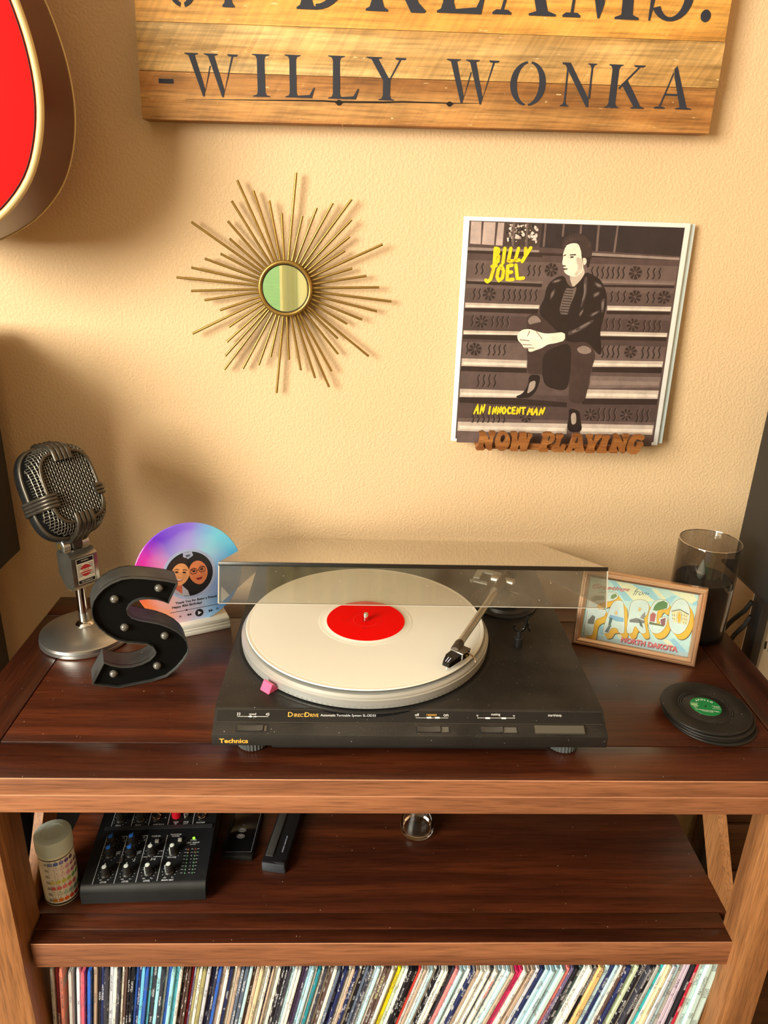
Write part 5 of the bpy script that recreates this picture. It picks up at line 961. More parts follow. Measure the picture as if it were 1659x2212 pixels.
# tonearm
TB = Matrix.Translation(tw(0.1990, -0.1765, 0))
bm = bmesh.new(); bm_lathe(bm, [(0.0460, .0550), (0.0460, .0578), (0.0440, .0592), (0.0400, .0596), (0.0380, .0640), (0.0300, .0650), (0.0, .0650)], 64, TB, cap=False); ab = obj('tonearm_base', bm, M['black_satin'], tt, smooth=30)
bm = bmesh.new(); bm_lathe(bm, [(0.0200, .0650), (0.0200, .0720), (0.0120, .0760), (0.0110, .0900), (0.0, .0910)], 40, Matrix.Translation(tw(0.1930, -0.1880, 0)), cap=False); obj('pivot_post', bm, M['arm_brown'], ab, smooth=30)
ta = bpy.data.objects.new('tonearm', None); COL.objects.link(ta); ta.parent = tt; ta.location = tw(0.1930, -0.1870, 0.0960)
A0 = Vector((0.1930, -0.1870, 0.0960)); A1 = Vector((0.1145, -0.3459, 0.0935))
dv = (A1-A0).normalized(); L = (A1-A0).length; sd_ = Vector((-dv.y, dv.x, 0)).normalized()
def rel(p): return tuple(Vector(p)-A0)
bm = bmesh.new(); bm_tube(bm, [rel(A0+dv*.030), rel(A1)], 0.0046, 20); obj('arm_tube', bm, M['arm_metal'], ta, smooth=50)
bm = bmesh.new(); bm_tube(bm, [rel(A0-dv*.004), rel(A0+dv*.036)], 0.0072, 20); bm_bevel(bm, .001, 2, 60); obj('arm_sleeve', bm, M['arm_brown'], ta, smooth=50)
bm = bmesh.new(); bm_tube(bm, [rel(A0-dv*.008), rel(A0-dv*.022)], 0.0060, 16); bm_tube(bm, [rel(A0-dv*.022), rel(A0-dv*.024), rel(A0-dv*.042), rel(A0-dv*.044)], [.010, .0115, .0115, .010], 28); obj('counterweight', bm, M['arm_brown'], ta, smooth=40)
bm = bmesh.new(); bm_tube(bm, [rel(A0+sd_*.017), rel(A0+sd_*.015), rel(A0-sd_*.015), rel(A0-sd_*.017)], [.0045, .0062, .0062, .0045], 20); obj('gimbal', bm, M['steel'], ta, smooth=40)
bm = bmesh.new(); bm_tube(bm, [rel(A1-dv*.0005), rel(A1+dv*.002), rel(A1+dv*.017), rel(A1+dv*.0185)], [.0050, .0058, .0056, .0046], 20); obj('arm_collar', bm, M['arm_brown'], ta, smooth=40)
hx = Vector((-0.66, -0.75, 0)).normalized(); hy = Vector((0.75, -0.66, 0)).normalized()
H0 = Vector((0.1135, -0.3530, 0.0900)); HM = Matrix(((hx.x, hy.x, 0, H0.x-A0.x), (hx.y, hy.y, 0, H0.y-A0.y), (0, 0, 1, H0.z-A0.z), (0, 0, 0, 1)))
def hbox(name, lo, hi, mat, bev=.0006):
    bm = bmesh.new(); bm_box(bm, lo, hi); bm_bevel(bm, bev, 2); bmesh.ops.transform(bm, matrix=HM, verts=bm.verts[:]); return obj(name, bm, mat, ta, smooth=30)
hbox('headshell', (-.003, -.004, .0028), (.0135, .0135, .0046), plain('headshell_metal', (0.20, 0.17, 0.14), 0.3, 0.8))
hbox('headshell_plate', (.0128, -.004, -.0035), (.0138, .0135, .0045), M['steel'], .0003)
hbox('headshell_body', (-.002, -.0030, -.0050), (.0127, .0130, .0027), M['black_gloss'])
bm = bmesh.new(); bm_prism(bm, [[(.0139, .0032), (.0240, .0026), (.0335, -.0015), (.0345, -.0058), (.0310, -.0072), (.0139, -.0050)]], -.0030, .0115, lambda u, v, d: (u, d, v))
for v in bm.verts:
    if v.co.x > .03: v.co.y = .0042+(v.co.y-.0042)*.62
bm_bevel(bm, .0008, 2); bmesh.ops.transform(bm, matrix=HM, verts=bm.verts[:]); obj('cartridge', bm, M['black_gloss'], ta, smooth=30)
pr = Print()
for y in (.002, .0050): pr.rect(.026, y, .0325, y+.0009, C(200, 200, 195))
pr.build('cartridge_marks', M['ink'], ta, lambda x, y, h: tuple(HM @ Vector((x, y, .0028-(x-.0240)*.43+h))))
bm = bmesh.new(); bm_lathe(bm, [(0.0016, 0), (0.0018, .001), (0, .0022)], 14, HM @ Matrix.Translation((.006, .0132, -.001)) @ Matrix.Rotation(R(-90), 4, 'X')); obj('screw', bm, M['brass'], ta, smooth=40)
bm = bmesh.new(); pts = [HM @ Vector(p) for p in [(.004, .0132, .0020), (.0045, .018, .0024), (.0065, .0235, .0020), (.0095, .0280, .0004), (.0105, .0290, -.0012)]]; bm_tube(bm, pts, [.0009, .0009, .0010, .0011, .0010], 10); obj('finger_lift', bm, M['chrome'], ta, smooth=50)
bm = bmesh.new(); bm_tube(bm, [HM @ Vector((.030, .0042, -.0060)), HM @ Vector((.0325, .0042, -.0118))], [.0012, .0003], 8); obj('stylus', bm, M['white_plastic'], ta)
LB = plain('pale_bracket', (0.42, 0.45, 0.43), 0.4, 0.2)
bm = bmesh.new(); bm_prism(bm, [[(.1945, -.1760), (.1950, -.1660), (.1640, -.1520), (.1530, -.1800), (.1610, -.1825), (.1690, -.1640)]], .0960, .0985, lambda u, v, d: rel((u, v, d))); bm_bevel(bm, .0008, 1); obj('lift_bracket', bm, LB, ta, smooth=30)
bm = bmesh.new(); bm_prism(bm, [[(.1500, -.1840), (.1490, -.1760), (.1540, -.1740), (.1720, -.1840), (.1710, -.1900), (.1540, -.1810)]], .0905, .0925, lambda u, v, d: rel((u, v, d))); obj('cue_lever', bm, LB, ta)
bm = bmesh.new(); bm_tube(bm, [rel((.1650, -.1800, .0915)), rel((.1690, -.1760, .0700)), rel((.1700, -.1750, .0650))], .0020, 10); obj('lift_post', bm, M['steel'], ta, smooth=50)
bm = bmesh.new()
for k in range(12):
    a0, a1 = R(100+14*k), R(100+14*(k+1)); c = Vector((.2150, -.1960, .0900))
    bm_tube(bm, [tuple(c+Vector((.017*math.cos(a0), .017*math.sin(a0), 0))-A0), tuple(c+Vector((.017*math.cos(a1), .017*math.sin(a1), 0))-A0)], .0020, 8, cap=False)
obj('cueing_bar', bm, M['arm_brown'], ta, smooth=50)
# arm rest
ARX, ARY = 0.1985, -0.2875
bm = bmesh.new(); bm_lathe(bm, [(0.0056, .0550), (0.0056, .0665), (0.0050, .0672), (0.0032, .0674), (0.0032, .0765), (0, .0767)], 24, Matrix.Translation(tw(ARX, ARY, 0)), cap=False); ar = obj('arm_rest', bm, M['black_satin'], tt, smooth=30)
bm = bmesh.new(); bm_tube(bm, [tw(ARX+a, ARY+.0005, z) for a, z in [(-.0072, .0830), (-.0066, .0795), (-.0035, .0772), (0, .0765), (.0035, .0772), (.0062, .0800), (.0070, .0850), (.0085, .0950), (.0080, .0985)]], [.0020, .0022, .0024, .0026, .0024, .0022, .0019, .0016, .0012], 10); obj('rest_hook', bm, M['black_gloss'], ar, smooth=50)
bm = bmesh.new(); bm_lathe(bm, [(0.0, 0), (.0060, 0), (.0066, .0008), (.0060, .0016), (0, .0016)], 24, Matrix.Translation(tw(ARX+.0115, ARY+.004, .0800)) @ Matrix.Rotation(R(80), 4, 'Y')); obj('rest_latch', bm, M['black_gloss'], ar, smooth=40)
# dust cover, hinged at the back and propped half open
th = 0.3374
lid = bpy.data.objects.new('dust_cover', None); COL.objects.link(lid); lid.parent = tt; lid.location = tw(-0.1602, -0.0367, 0.0891); lid.rotation_euler = (-th, 0, 0)
T_, LD, LH = .0028, .3485, .0452
bm = bmesh.new(); bm_box(bm, (0, -LD, -T_), (W, 0, 0)); bm_bevel(bm, .0006, 1); obj('lid_top', bm, M['lid'], lid)
bm = bmesh.new(); bm_box(bm, (0, -LD, -LH), (W, -LD+T_, -T_-.0002)); bm_bevel(bm, .0005, 1); obj('lid_front', bm, M['lid'], lid)
for x in (0, W-T_):
    bm = bmesh.new(); bm_prism(bm, [[(-LD+T_+.0002, -LH), (-LD+T_+.0002, -T_-.0002), (-.0002, -T_-.0002), (-.0002, -LH)]], x, x+T_, lambda u, v, d: (d, u, v)); obj('lid_side', bm, M['lid'], lid)
bm = bmesh.new(); bm_box(bm, (T_+.0002, -T_, -LH), (W-T_-.0002, 0, -T_-.0002)); obj('lid_back', bm, M['lid'], lid)
M['lid_edge_highlight'] = plain('acrylic_edge_highlight', (0.50, 0.48, 0.42), 0.25)  # pale colour paints in the light that the acrylic edges catch
part_box('lid_edge_highlight', (0, -LD, -LH-.0007), (W, -LD+T_, -LH), M['lid_edge_highlight'], lid)
for x in (-.0003, W-.0009): part_box('lid_edge_highlight', (x, -LD-.0003, -LH), (x+.0012, -LD+.0006, -.0030), M['lid_edge_highlight'], lid)
part_box('lid_front_rim', (-.0003, -LD-.0004, -.0042), (W+.0003, -LD+.0022, .0004), plain('dark_lid_edge', (0.008, 0.007, 0.006), 0.25), lid, .0004)
for x in (.06, W-.10):
    part_box('hinge', (x, -.012, -LH-.004), (x+.04, .004, -LH+.010), M['black_satin'], lid, .002)

# ------------------------------------------------------------------ the record on the platter
M['white_vinyl'] = plain('white_vinyl', (0.92, 0.91, 0.83), 0.28, coat=0.15)
M['red_label'] = plain('red_paper_label', (0.90, 0.001, 0.001), 0.6, spec=0.08)
rec = thing('vinyl_record', 'white vinyl record with a plain red label playing on the turntable', 'record', (0.0034, -0.2679, 0.0753))
pf = [(0.0, 0.0), (.1500, 0), (.1510, .0006), (.1512, .0014), (.1504, .0022), (.1470, .0019)]
r = .1460
while r > .0600: pf += [(r, .0018), (r-.0006, .0020)]; r -= .0012
pf += [(.058, .0021), (.0505, .0021), (.0500, .0024), (0, .0024)]
bm = bmesh.new(); bm_lathe(bm, pf, 128, cap=False); obj('disc', bm, M['white_vinyl'], rec, smooth=40)
bm = bmesh.new(); bm_lathe(bm, [(.0500, .0024), (.0498, .0027), (.0040, .0027), (.0037, .0024)], 96, cap=False); obj('label', bm, M['red_label'], rec, smooth=30)
pr = Print(); BKr, DR = C(60, 0, 0), C(200, 2, 4)
pr.ring(0, 0, .0158, .0161, C(255, 70, 60), R(100), R(330)); pr.ring(0, 0, .0205, .0208, DR)
for k in range(5): pr.ring(0, .002, .026+.0032*k, .0263+.0032*k, DR, R(60), R(118))
pr.words('SIDE A', 0.0, -.0215, .0019, BKr, 'C', ang=.08); pr.words('STEREO', -.030, -.003, .0017, DR, 'L', ang=.08)
pr.build('label_print', M['ink'], rec, lambda x, y, h: (x, y, .00275+h))

# ------------------------------------------------------------------ framed postcard
fr = thing('framed_postcard', 'bronze framed vintage postcard reading FARGO NORTH DAKOTA beside the glass candle', 'picture frame', (0.3013, -0.1895, 0.0), (0, 0, -0.3669))
fb = None
FW, FH, FM, LEAN = .1645, .1104, .0105, .1995
FT = Matrix.Rotation(-LEAN, 4, 'X')
def fpart(nm, bm, mat, smooth=None, par=fr): bmesh.ops.transform(bm, matrix=FT, verts=bm.verts[:]); return obj(nm, bm, mat, par, smooth=smooth)
prof = [(0, .010), (0, -.001), (.0012, -.0030), (.0036, -.0034), (.0042, -.0022), (.0062, -.0026), (.0068, -.0010), (.0098, .0006), (FM, .003), (FM, .010)]
cs = [(0, 0), (FW, 0), (FW, FH), (0, FH)]; ins = [(1, 1), (-1, 1), (-1, -1), (1, -1)]
for k in range(4):
    a, b = cs[k], cs[(k+1) % 4]; ia, ib = ins[k], ins[(k+1) % 4]
    bm = bmesh.new()
    va = [bm.verts.new((a[0]+ia[0]*p, d, a[1]+ia[1]*p)) for p, d in prof]; vb = [bm.verts.new((b[0]+ib[0]*p, d, b[1]+ib[1]*p)) for p, d in prof]
    n = len(prof)
    for i in range(n): bm.faces.new((va[i], vb[i], vb[(i+1) % n], va[(i+1) % n]))
    bm.faces.new(va); bm.faces.new(list(reversed(vb))); fpart('frame_side', bm, M['bronze'], 25)
bm = bmesh.new(); bm_box(bm, (FM-.002, .0050, FM-.002), (FW-FM+.002, .0095, FH-FM+.002)); card = fpart('card', bm, M['paper'])
D = CARD; pr = Print(); MINT, SKY, YEL = C(206, 232, 206), C(168, 212, 212), C(246, 238, 180)
OR, OUT, CR = C(244, 184, 52), C(92, 84, 62), C(250, 246, 206)
pr.rect(0, 0, 1.5, 1, MINT)
clip_ = lambda p: [(min(1.5, max(0, x)), min(1, max(0, y))) for x, y in p]
for p in D['rays']: pr.poly(clip_(p), YEL)
for p in D['blue']: pr.poly(clip_(p), SKY)
pr.poly([(0, 0), (1.5, 0), (1.5, .07), (0, .07)], C(190, 208, 190))
order = 'FARGO'; D = dict(D)
for k_ in list('FARGO')+['Ah', 'Rh', 'Oh']: D[k_] = chaikin(D[k_])
for k in range(7, 0, -1):
    for ch in order: pr.poly(clip_([(x+.0105*k, y-.0125*k) for x, y in D[ch]]), OUT if k == 7 else OR)
def grow(p, s):
    cx = sum(q_[0] for q_ in p)/len(p); cy = sum(q_[1] for q_ in p)/len(p); n = len(p); out = []
    ar_ = sum(p[i-1][0]*p[i][1]-p[i][0]*p[i-1][1] for i in range(n))
    for i in range(n):
        t = (Vector(p[(i+1) % n])-Vector(p[i-1])).normalized(); m = Vector((t.y, -t.x))*(1 if ar_ > 0 else -1); out.append((p[i][0]+m.x*s, p[i][1]+m.y*s))
    return out
for ch in order:
    pr.poly(clip_(grow(D[ch], .006)), OUT); pr.poly(clip_(grow(D[ch], .001)), CR); pr.poly(clip_(grow(D[ch], -.010)), C(222, 232, 214))
for p, c in D['blobs']: pr.poly(clip_(p), C(*c))
for p in D['windows']: pr.poly(clip_(p), C(150, 140, 110))
for ch in 'ARO':
    h = D[ch+'h']; pr.poly(clip_(grow(h, .007)), OUT); pr.poly(clip_(grow(h, .004)), CR); pr.poly(clip_(grow(h, -.003)), OR)
def cursive(s, q_, w, col):
    pr.text(s, q_, col, w, .35)
q_ = D['text']['greet']; pr.text('Greetings', q_, C(120, 40, 40), .02, .4); pr.text('Greetings', [(x-.004, y+.004) for x, y in q_], C(240, 130, 116), .006, .4)
pr.text('from', D['text']['frm'], C(70, 100, 110), -.004, .4)
q_ = D['text']['nd']; pr.text('NORTH DAKOTA', [(x+.008, y-.008) for x, y in q_], C(110, 40, 40), .05); pr.text('NORTH DAKOTA', q_, C(240, 128, 118), .045)
w_, h_ = FW-2*FM, FH-2*FM
pr.build('postcard_print', M['ink_gloss'], card, lambda x, y, h: tuple(FT @ Vector((FM+x/1.5*w_, .0049-h, FM+y*h_))))
bm = bmesh.new(); bm_box(bm, (FM-.001, .0030, FM-.001), (FW-FM+.001, .0038, FH-FM+.001)); fpart('glass', bm, glass('picture_glass', (0.96, 0.97, 0.96), 0.01))
bm = bmesh.new(); bm_prism(bm, [[(.060, .004), (.105, .004), (.095, .085), (.070, .085)]], .0, .002, lambda u, v, d: (u, .0300+(.085-v)*.30+d, v))
bmesh.ops.transform(bm, matrix=Matrix.Identity(4), verts=bm.verts[:]); obj('easel_back', bm, M['black_matte'], fr)

# ------------------------------------------------------------------ candle in smoked glass
M['smoked'] = glass('smoked_glass', (0.68, 0.665, 0.65), 0.01, (0.3, 0.3, 0.3), 0.01, 1.5)
cd = thing('glass_candle', 'tall smoked glass cylinder holding a dark flameless candle behind the postcard', 'candle', (0.4915, -0.1530, 0))
bm = bmesh.new(); bm_lathe(bm, [(0.0, .0006), (0.0420, .0006), (0.0429, .002), (0.0430, .1462), (0.0426, .1470), (0.0418, .1470), (0.0414, .1462), (0.0412, .005), (0, .0045)], 72, cap=False); obj('glass_cylinder', bm, M['smoked'], cd, smooth=40)
bm = bmesh.new(); bm_tube(bm, [(.0422*math.cos(t), .0422*math.sin(t), .1468) for t in [2*PI*i/72 for i in range(72)]], .0007, 6, closed=True); obj('polished_rim', bm, M['chrome'], cd, smooth=60)
bm = bmesh.new(); bm_lathe(bm, [(0.0385, .0052), (0.0390, .088), (0.0370, .0905), (0.028, .0880), (0.010, .0865), (0, .0865)], 48, cap=False); obj('wax', bm, M['wax'], cd, smooth=40)
bm = bmesh.new(); bm_lathe(bm, [(0.0020, .0862), (0.0046, .0900), (0.0058, .0960), (0.0048, .1030), (0.0024, .1110), (0.0006, .1165), (0, .1170)], 24, Matrix.Translation((-.004, .002, 0)), cap=False); obj('flame_tip', bm, plain('pale_flame_tip', (0.62, 0.72, 0.74), 0.4), cd, smooth=50)

# ------------------------------------------------------------------ coasters like small records
M['vinyl_black'] = dusty('dusty_black_vinyl', (0.007, 0.0065, 0.006), (0.018, 0.016, 0.014), 0.42, 0.35, 0.3)
M['green_label'] = plain('green_label', look(0, 118, 50), 0.5)
cl = [('black record shaped coaster lying at the bottom of the coaster stack', 0.4262, -0.3620), ('black record shaped coaster second from the bottom of the coaster stack', 0.4225, -0.3590), ('black record shaped coaster just under the green labelled one', 0.4235, -0.3600), ('green labelled coaster on top of the coaster stack', 0.4205, -0.3570)]
for k, (lb, x, y) in enumerate(cl):
    c_ = thing('coaster', lb, 'coaster', (x, y, 0.0036*k), (0, 0, -0.20), 'stack of record shaped coasters')
    pf = [(0, 0), (.0515, 0), (.0527, .0008), (.0530, .0018), (.0527, .0028), (.0515, .0035)]
    if k == 3: pf += [(.0480, .0035), (.0330, .0033), (.0320, .0028), (.0310, .0033), (.0295, .0026), (.0285, .0033), (.0270, .0026), (.0260, .0032), (.0190, .0032), (.0185, .0034)]
    pf += [(0, pf[-1][1])]
    bm = bmesh.new(); bm_lathe(bm, pf, 80, cap=False); obj('disc', bm, M['vinyl_black'], c_, smooth=30)
    if k == 3:
        bm = bmesh.new(); bm_lathe(bm, [(.0183, .0034), (.0181, .0037), (0, .0037)], 64, cap=False); obj('label', bm, M['green_label'], c_, smooth=30)
        pr = Print(); WT = C(235, 235, 200)
        for i, ch in enumerate('APOLLO'):
            a = R(90+38-15.2*i); pr.words(ch, .0128*math.cos(a), .0128*math.sin(a)*1.02-.0010, .0031, WT, 'C', .03, 0, a-PI/2)
        for y in (.0028, -.0026): pr.rect(-.0178+(.0005), y+.0014, -.0082, y+.0018, WT); pr.rect(.0072, y-.0004, .0172, y, WT)
        pr.rect(-.0170, -.0002, -.0095, .0030, C(150, 190, 110))
        pr.words('SIDE A', -.0150, -.0035, .0013, WT, 'L', .01); pr.words('3:21', -.0145, -.0056, .0013, WT, 'L', .01); pr.words('45 RPM', .0090, -.0004, .0016, WT, 'L', .01)
        pr.words('NO MARKS ON THE TABLE', 0, -.0092, .0017, WT, 'C', .02); pr.words('THE BEVERAGES', 0, -.0114, .0013, WT, 'C', .01)
        pr.disc(0, 0, .0014, C(10, 10, 10), 16)
        pr.build('label_print', M['ink'], c_, lambda x, y, h: (x, y, .00375+h))

# ------------------------------------------------------------------ speakers on stands
M['cone'] = plain('speaker_cone', (0.03, 0.03, 0.032), 0.6)
def speaker(x0, x1, y0, y1, z0, z1, label):
    s = thing('speaker', label, 'speaker', ((x0+x1)/2, (y0+y1)/2, z0))
    w, d, h = (x1-x0)/2, (y1-y0)/2, z1-z0
    part_box('cabinet', (-w, -d, 0), (w, d, h), M['speaker_black'], s, 0.0015)
    T = lambda z: Matrix.Translation((0, -d-0.0002, z)) @ Matrix.Rotation(R(90), 4, 'X')
    for nm, z, r in (('woofer', h*.36, min(w*.72, .075)), ('tweeter', h*.78, .024)):
        bm = bmesh.new(); bm_lathe(bm, [(r, 0), (r, .004), (r*.93, .006), (r*.86, .003), (r*.35, -.0), (r*.30, .004), (0, .007)], 48, T(z), cap=False); obj(nm, bm, M['cone'], s, smooth=40)
    return s
def stand(x, y, zt, label, w, d, bx_, by_):
    s = thing('speaker_stand', label, 'stand', (x, y, Z0))
    h = zt-Z0
    part_box('top_plate', (-min(bx_, .06), -min(by_, .09), h-.006), (min(bx_, .06), min(by_, .09), h-.0003), M['black_satin'], s, .001)
    part_box('post', (-w/2, -d/2, .02), (w/2, d/2, h-.006), M['black_satin'], s, .002)
    part_box('base_plate', (-bx_, -by_, 0), (bx_, by_, .02), M['black_satin'], s, .003)
speaker(-0.702, -0.530, -0.300, -0.040, 0.0640, 0.405, 'black loudspeaker at the left edge, behind the microphone')
speaker(0.580, 0.752, -0.300, -0.066, 0.0620, 0.405, 'black loudspeaker at the right edge, behind the glass candle')
stand(-0.6275, -0.1725, 0.0640, 'black speaker stand below the left loudspeaker', .105, .255, .055, .13)  # left post widened to shade the wall and the space under the table
stand(0.609, -0.118, 0.0620, 'black speaker stand below the right loudspeaker', .014, .028, .028, .09)
for k, (lb, pts) in enumerate((('black cable curving down from the right speaker stand, upper of the two', [(.5975, -.110, .028), (.592, -.106, .010), (.580, -.100, -.010), (.572, -.092, -.034), (.566, -.080, -.075), (.562, -.055, -.16), (.562, -.04, -.40)]),
                             ('black cable curving down from the right speaker stand, lower of the two', [(.5975, -.116, .006), (.592, -.114, -.012), (.583, -.110, -.030), (.577, -.104, -.055), (.573, -.09, -.10), (.570, -.06, -.20), (.570, -.045, -.42)]))):
    bm = bmesh.new(); bm_tube(bm, pts, .0036, 10); tag(obj('speaker_cable', bm, M['rubber'], smooth=60), lb, 'cable')
ob_ = thing('added_black_box', 'added black upright box darkening the gap behind the left end of the table', 'box', (-.510, -.0500, Z0))  # made-up box, keeps the gap beside the left brace dark
part_box('case', (-.060, -.030, 0), (.060, .030, .400), M['black_matte'], ob_, .004)
cr_ = thing('added_dark_crate', 'added dark brown crate darkening the gap beside the right end of the table', 'crate', (.760, -.0640, Z0))  # made-up crate, stands in for the shaded floor and wall past the brace
for k in range(4): part_box('slat', (-.118, -.034, .004+.112*k), (.118, -.026, .110+.112*k), M['floor'], cr_, .002)
part_box('crate_body', (-.115, -.0258, 0), (.115, .045, .4495), M['floor'], cr_, .002)
wb_ = thing('white_box', 'white box with black marks standing on an added dark crate behind the right speaker stand', 'box', (.745, -.0695, Z0+.4515))
part_box('carton', (-.105, -.030, 0), (.105, .030, .3235), M['paper'], wb_, .002)
pr = Print()
for x, z, h in ((-.1030, .2600, .014), (-.0960, .2520, .011), (-.0880, .2480, .013)): pr.stroke([(x, z), (x+.001, z-h)], .0035, C(40, 40, 40))
pr.build('marks', M['ink'], wb_, lambda x, y, h: (x, -.0302-h, y))

# ------------------------------------------------------------------ things on the lower shelf
ZS = SH
M['bottle'] = plain('cream_plastic', look(228, 230, 186), 0.45)
bt = thing('test_strip_bottle', 'cream plastic test strip bottle with a colour chart label on the lower shelf', 'bottle', (-0.3805, -0.3840, ZS))
bm = bmesh.new(); bm_lathe(bm, [(0, 0), (.0200, 0), (.0212, .0015), (.0212, .0790), (.0205, .0805), (0, .0805)], 56, cap=False); obj('body', bm, M['bottle'], bt, smooth=40)
bm = bmesh.new(); bm_lathe(bm, [(.0214, .0795), (.0216, .0800), (.0214, .0812), (.0221, .0818), (.0221, .0990), (.0214, .1010), (.0195, .1018), (.0135, .1020), (.0131, .1014), (.0125, .1014), (.0060, .1010), (.0016, .1008), (.0012, .1000), (0, .1000)], 56, cap=False); obj('cap', bm, plain('pale_mint_cap', look(205, 218, 188), 0.45), bt, smooth=30)
# wrap-around label: x is arc length from the middle of the visible side, y is height
pr = Print(2.5e-6); CRM, BK = C(240, 234, 196), C(28, 24, 26)
def band(x0, x1, y0, y1, col, n=24):
    p = [(x0+(x1-x0)*i/n, y0) for i in range(n+1)]+[(x0+(x1-x0)*i/n, y1) for i in range(n, -1, -1)]
    pr._add(p, [(i, i+1, 2*n-i, 2*n+1-i) for i in range(n)], col)
band(-.030, .030, .0030, .0760, CRM, 40); band(-.030, .030, .0745, .0760, BK, 40); band(-.030, .030, .0030, .0055, BK, 40); band(.0232, .0245, .0055, .0745, BK, 2)
rows = [[(52, 84, 140), (90, 120, 176), (136, 128, 180), (112, 88, 140), (86, 56, 90)], [(232, 226, 190), (236, 222, 196), (232, 206, 190), (214, 158, 168), (164, 112, 134), (106, 58, 84)], [(236, 224, 190), (236, 220, 190), (232, 206, 186), (218, 150, 160), (170, 96, 126), (104, 44, 70)],
        [(218, 204, 110), (214, 206, 96), (206, 212, 84), (176, 190, 96), (98, 160, 84), (62, 130, 70)], [(214, 110, 90), (226, 118, 104), (240, 130, 118), (236, 104, 98), (176, 88, 90)], [(230, 222, 176), (206, 208, 168), (182, 206, 170), (148, 180, 158), (118, 152, 132), (94, 126, 112)], [(206, 140, 40), (228, 124, 36), (234, 104, 44), (220, 70, 44), (186, 42, 40), (156, 28, 36)]]
for i, row in enumerate(rows):
    y = .0690-.0097*i
    for j, c in enumerate(row):
        x = -.0135+.0066*j
        if j == 0: band(x-.0026, x+.0026, y-.0028, y+.0028, C(*c), 3)
        else:     # rounded swatch laid in narrow upright strips so that it follows the curve
            e_ = lambda u: .0028*max(0.0, 1-abs(u/.0029)**3.0)**(1/3.0); m_ = 12; p_ = []; f_2 = []
            for k in range(m_+1):
                u = -.0029*math.cos(PI*k/m_); p_ += [(x+u, y-e_(u)), (x+u, y+e_(u))]
                if k: f_2.append((2*k-2, 2*k, 2*k+1, 2*k-1))
            pr._add(p_, f_2, C(*c))
        band(x-.0008, x+.0008, y+.0038, y+.0047, BK, 1)
    band(-.0165, -.0162, y-.005, y+.005, BK, 1)
    for k in range(3): band(-.0215, -.0175+.0006*k, y+.001-.0014*k, y+.0017-.0014*k, BK, 2)
band(-.0098, -.0096, .0055, .0690, BK, 1)
AZ = R(-52)
pr.build('chart_label', M['ink'], bt, lambda x, y, h: ((.02125+h)*math.cos(AZ+x/.0213), (.02125+h)*math.sin(AZ+x/.0213), y))
# small mixing desk
mx = thing('mixer', 'small black audio mixer with white and blue tipped knobs on the lower shelf', 'mixer', (-0.2720, -0.3975, ZS), (0, 0, R(2.4)))
ML = .190; TL = R(5); MZ = .0300
bm = bmesh.new(); bm_prism(bm, [[(-.004, .004), (-.004, .020), (0, MZ-.003), (.004, MZ), (ML, MZ+ML*math.tan(TL)), (ML, .004)]], -.0775, .0775, lambda u, v, d: (d, u, v)); bm_bevel(bm, .003, 3, 20)
obj('case', bm, plain('mixer_black', (0.007, 0.008, 0.010), 0.40, noise=0.1, nscale=60), mx, smooth=35)
part_box('base', (-.072, .004, 0), (.072, ML-.004, .0042), M['black_matte'], mx)
def mt(x, y, h): return (x+.0015, y*math.cos(TL)-h*math.sin(TL), MZ+.0001+y*math.sin(TL)+h*math.cos(TL))
bm = bmesh.new(); bm_prism(bm, [[(-.071, .0835), (.073, .0835), (.073, .0885), (-.071, .0885)]], 0, .0016, lambda u, v, d: mt(u, v, d)); bm_bevel(bm, .0007, 2); obj('ridge', bm, plain('mixer_ridge', (0.03, 0.032, 0.038), 0.3), mx, smooth=30)
pr = Print(); WT = C(226, 226, 214)
for x0, y0, x1, y1 in ((-.0645, .0015, -.0645, .0732), (-.0380, .0020, -.0380, .0732), (-.0112, .0027, -.0112, .0733), (.0150, .0034, .0150, .0734), (-.0635, .0900, -.0635, .125), (-.0370, .0900, -.0370, .125), (-.0140, .0900, -.0140, .125), (.0120, .0900, .0120, .125), (.0455, .0900, .0455, .125)): pr.rect(x0-.0003, y0, x0+.0003, y1, WT)
for x0, x1, y in ((-.0100, .0140, .0396), (-.0455, -.0380, .0732), (-.0190, -.0112, .0732)): pr.rect(x0, y-.0003, x1, y+.0003, WT)
def dial(x, y, r=.0082, n=11):
    for k in range(n):
        a = R(-50-280*k/(n-1))+R(180)*0; a = R(-60)+R(300)*k/(n-1); pr.stroke([(x+r*math.cos(a-PI/6*0), y+r*math.sin(a)), (x+(r+.0013)*math.cos(a), y+(r+.0013)*math.sin(a))], .0005, WT)
R1 = [(-.0515, .0150), (-.0245, .0155), (.0020, .0160), (.0282, .0165)]; R2 = [(-.0540, .0440), (-.0272, .0440), (-.0005, .0445), (.0275, .0445)]; R3 = [(-.0555, .0615), (-.0288, .0615)]; R4 = [(-.0530, .1000), (-.0265, .1000)]
for x, y in R1+R2+R3[:2]+R4: dial(x, y)
for (x, y), s in zip(R1, ('LEVEL', 'LEVEL', 'LEVEL', 'MAIN MIX')): pr.words(s, x, .0030, .0024, WT, 'C', .012, .25); pr.words('-oo', x-.0045, .0068, .0014, WT, 'C', .01); pr.words('+12', x+.0052, .0068, .0014, WT, 'C', .01)
for x in (-.0435, -.0170): pr.words('LOW', x, .0475, .0018, WT, 'C', 0, .2); pr.words('80Hz', x, .0452, .0016, WT, 'C', 0, .2)
for x in (-.0420, -.0155): pr.words('EQ', x, .0695, .0016, WT, 'C', 0, .2); pr.words('HI', x+.002, .0665, .0013, WT, 'C', 0); pr.words('12k', x+.002, .0645, .0013, WT, 'C', 0)
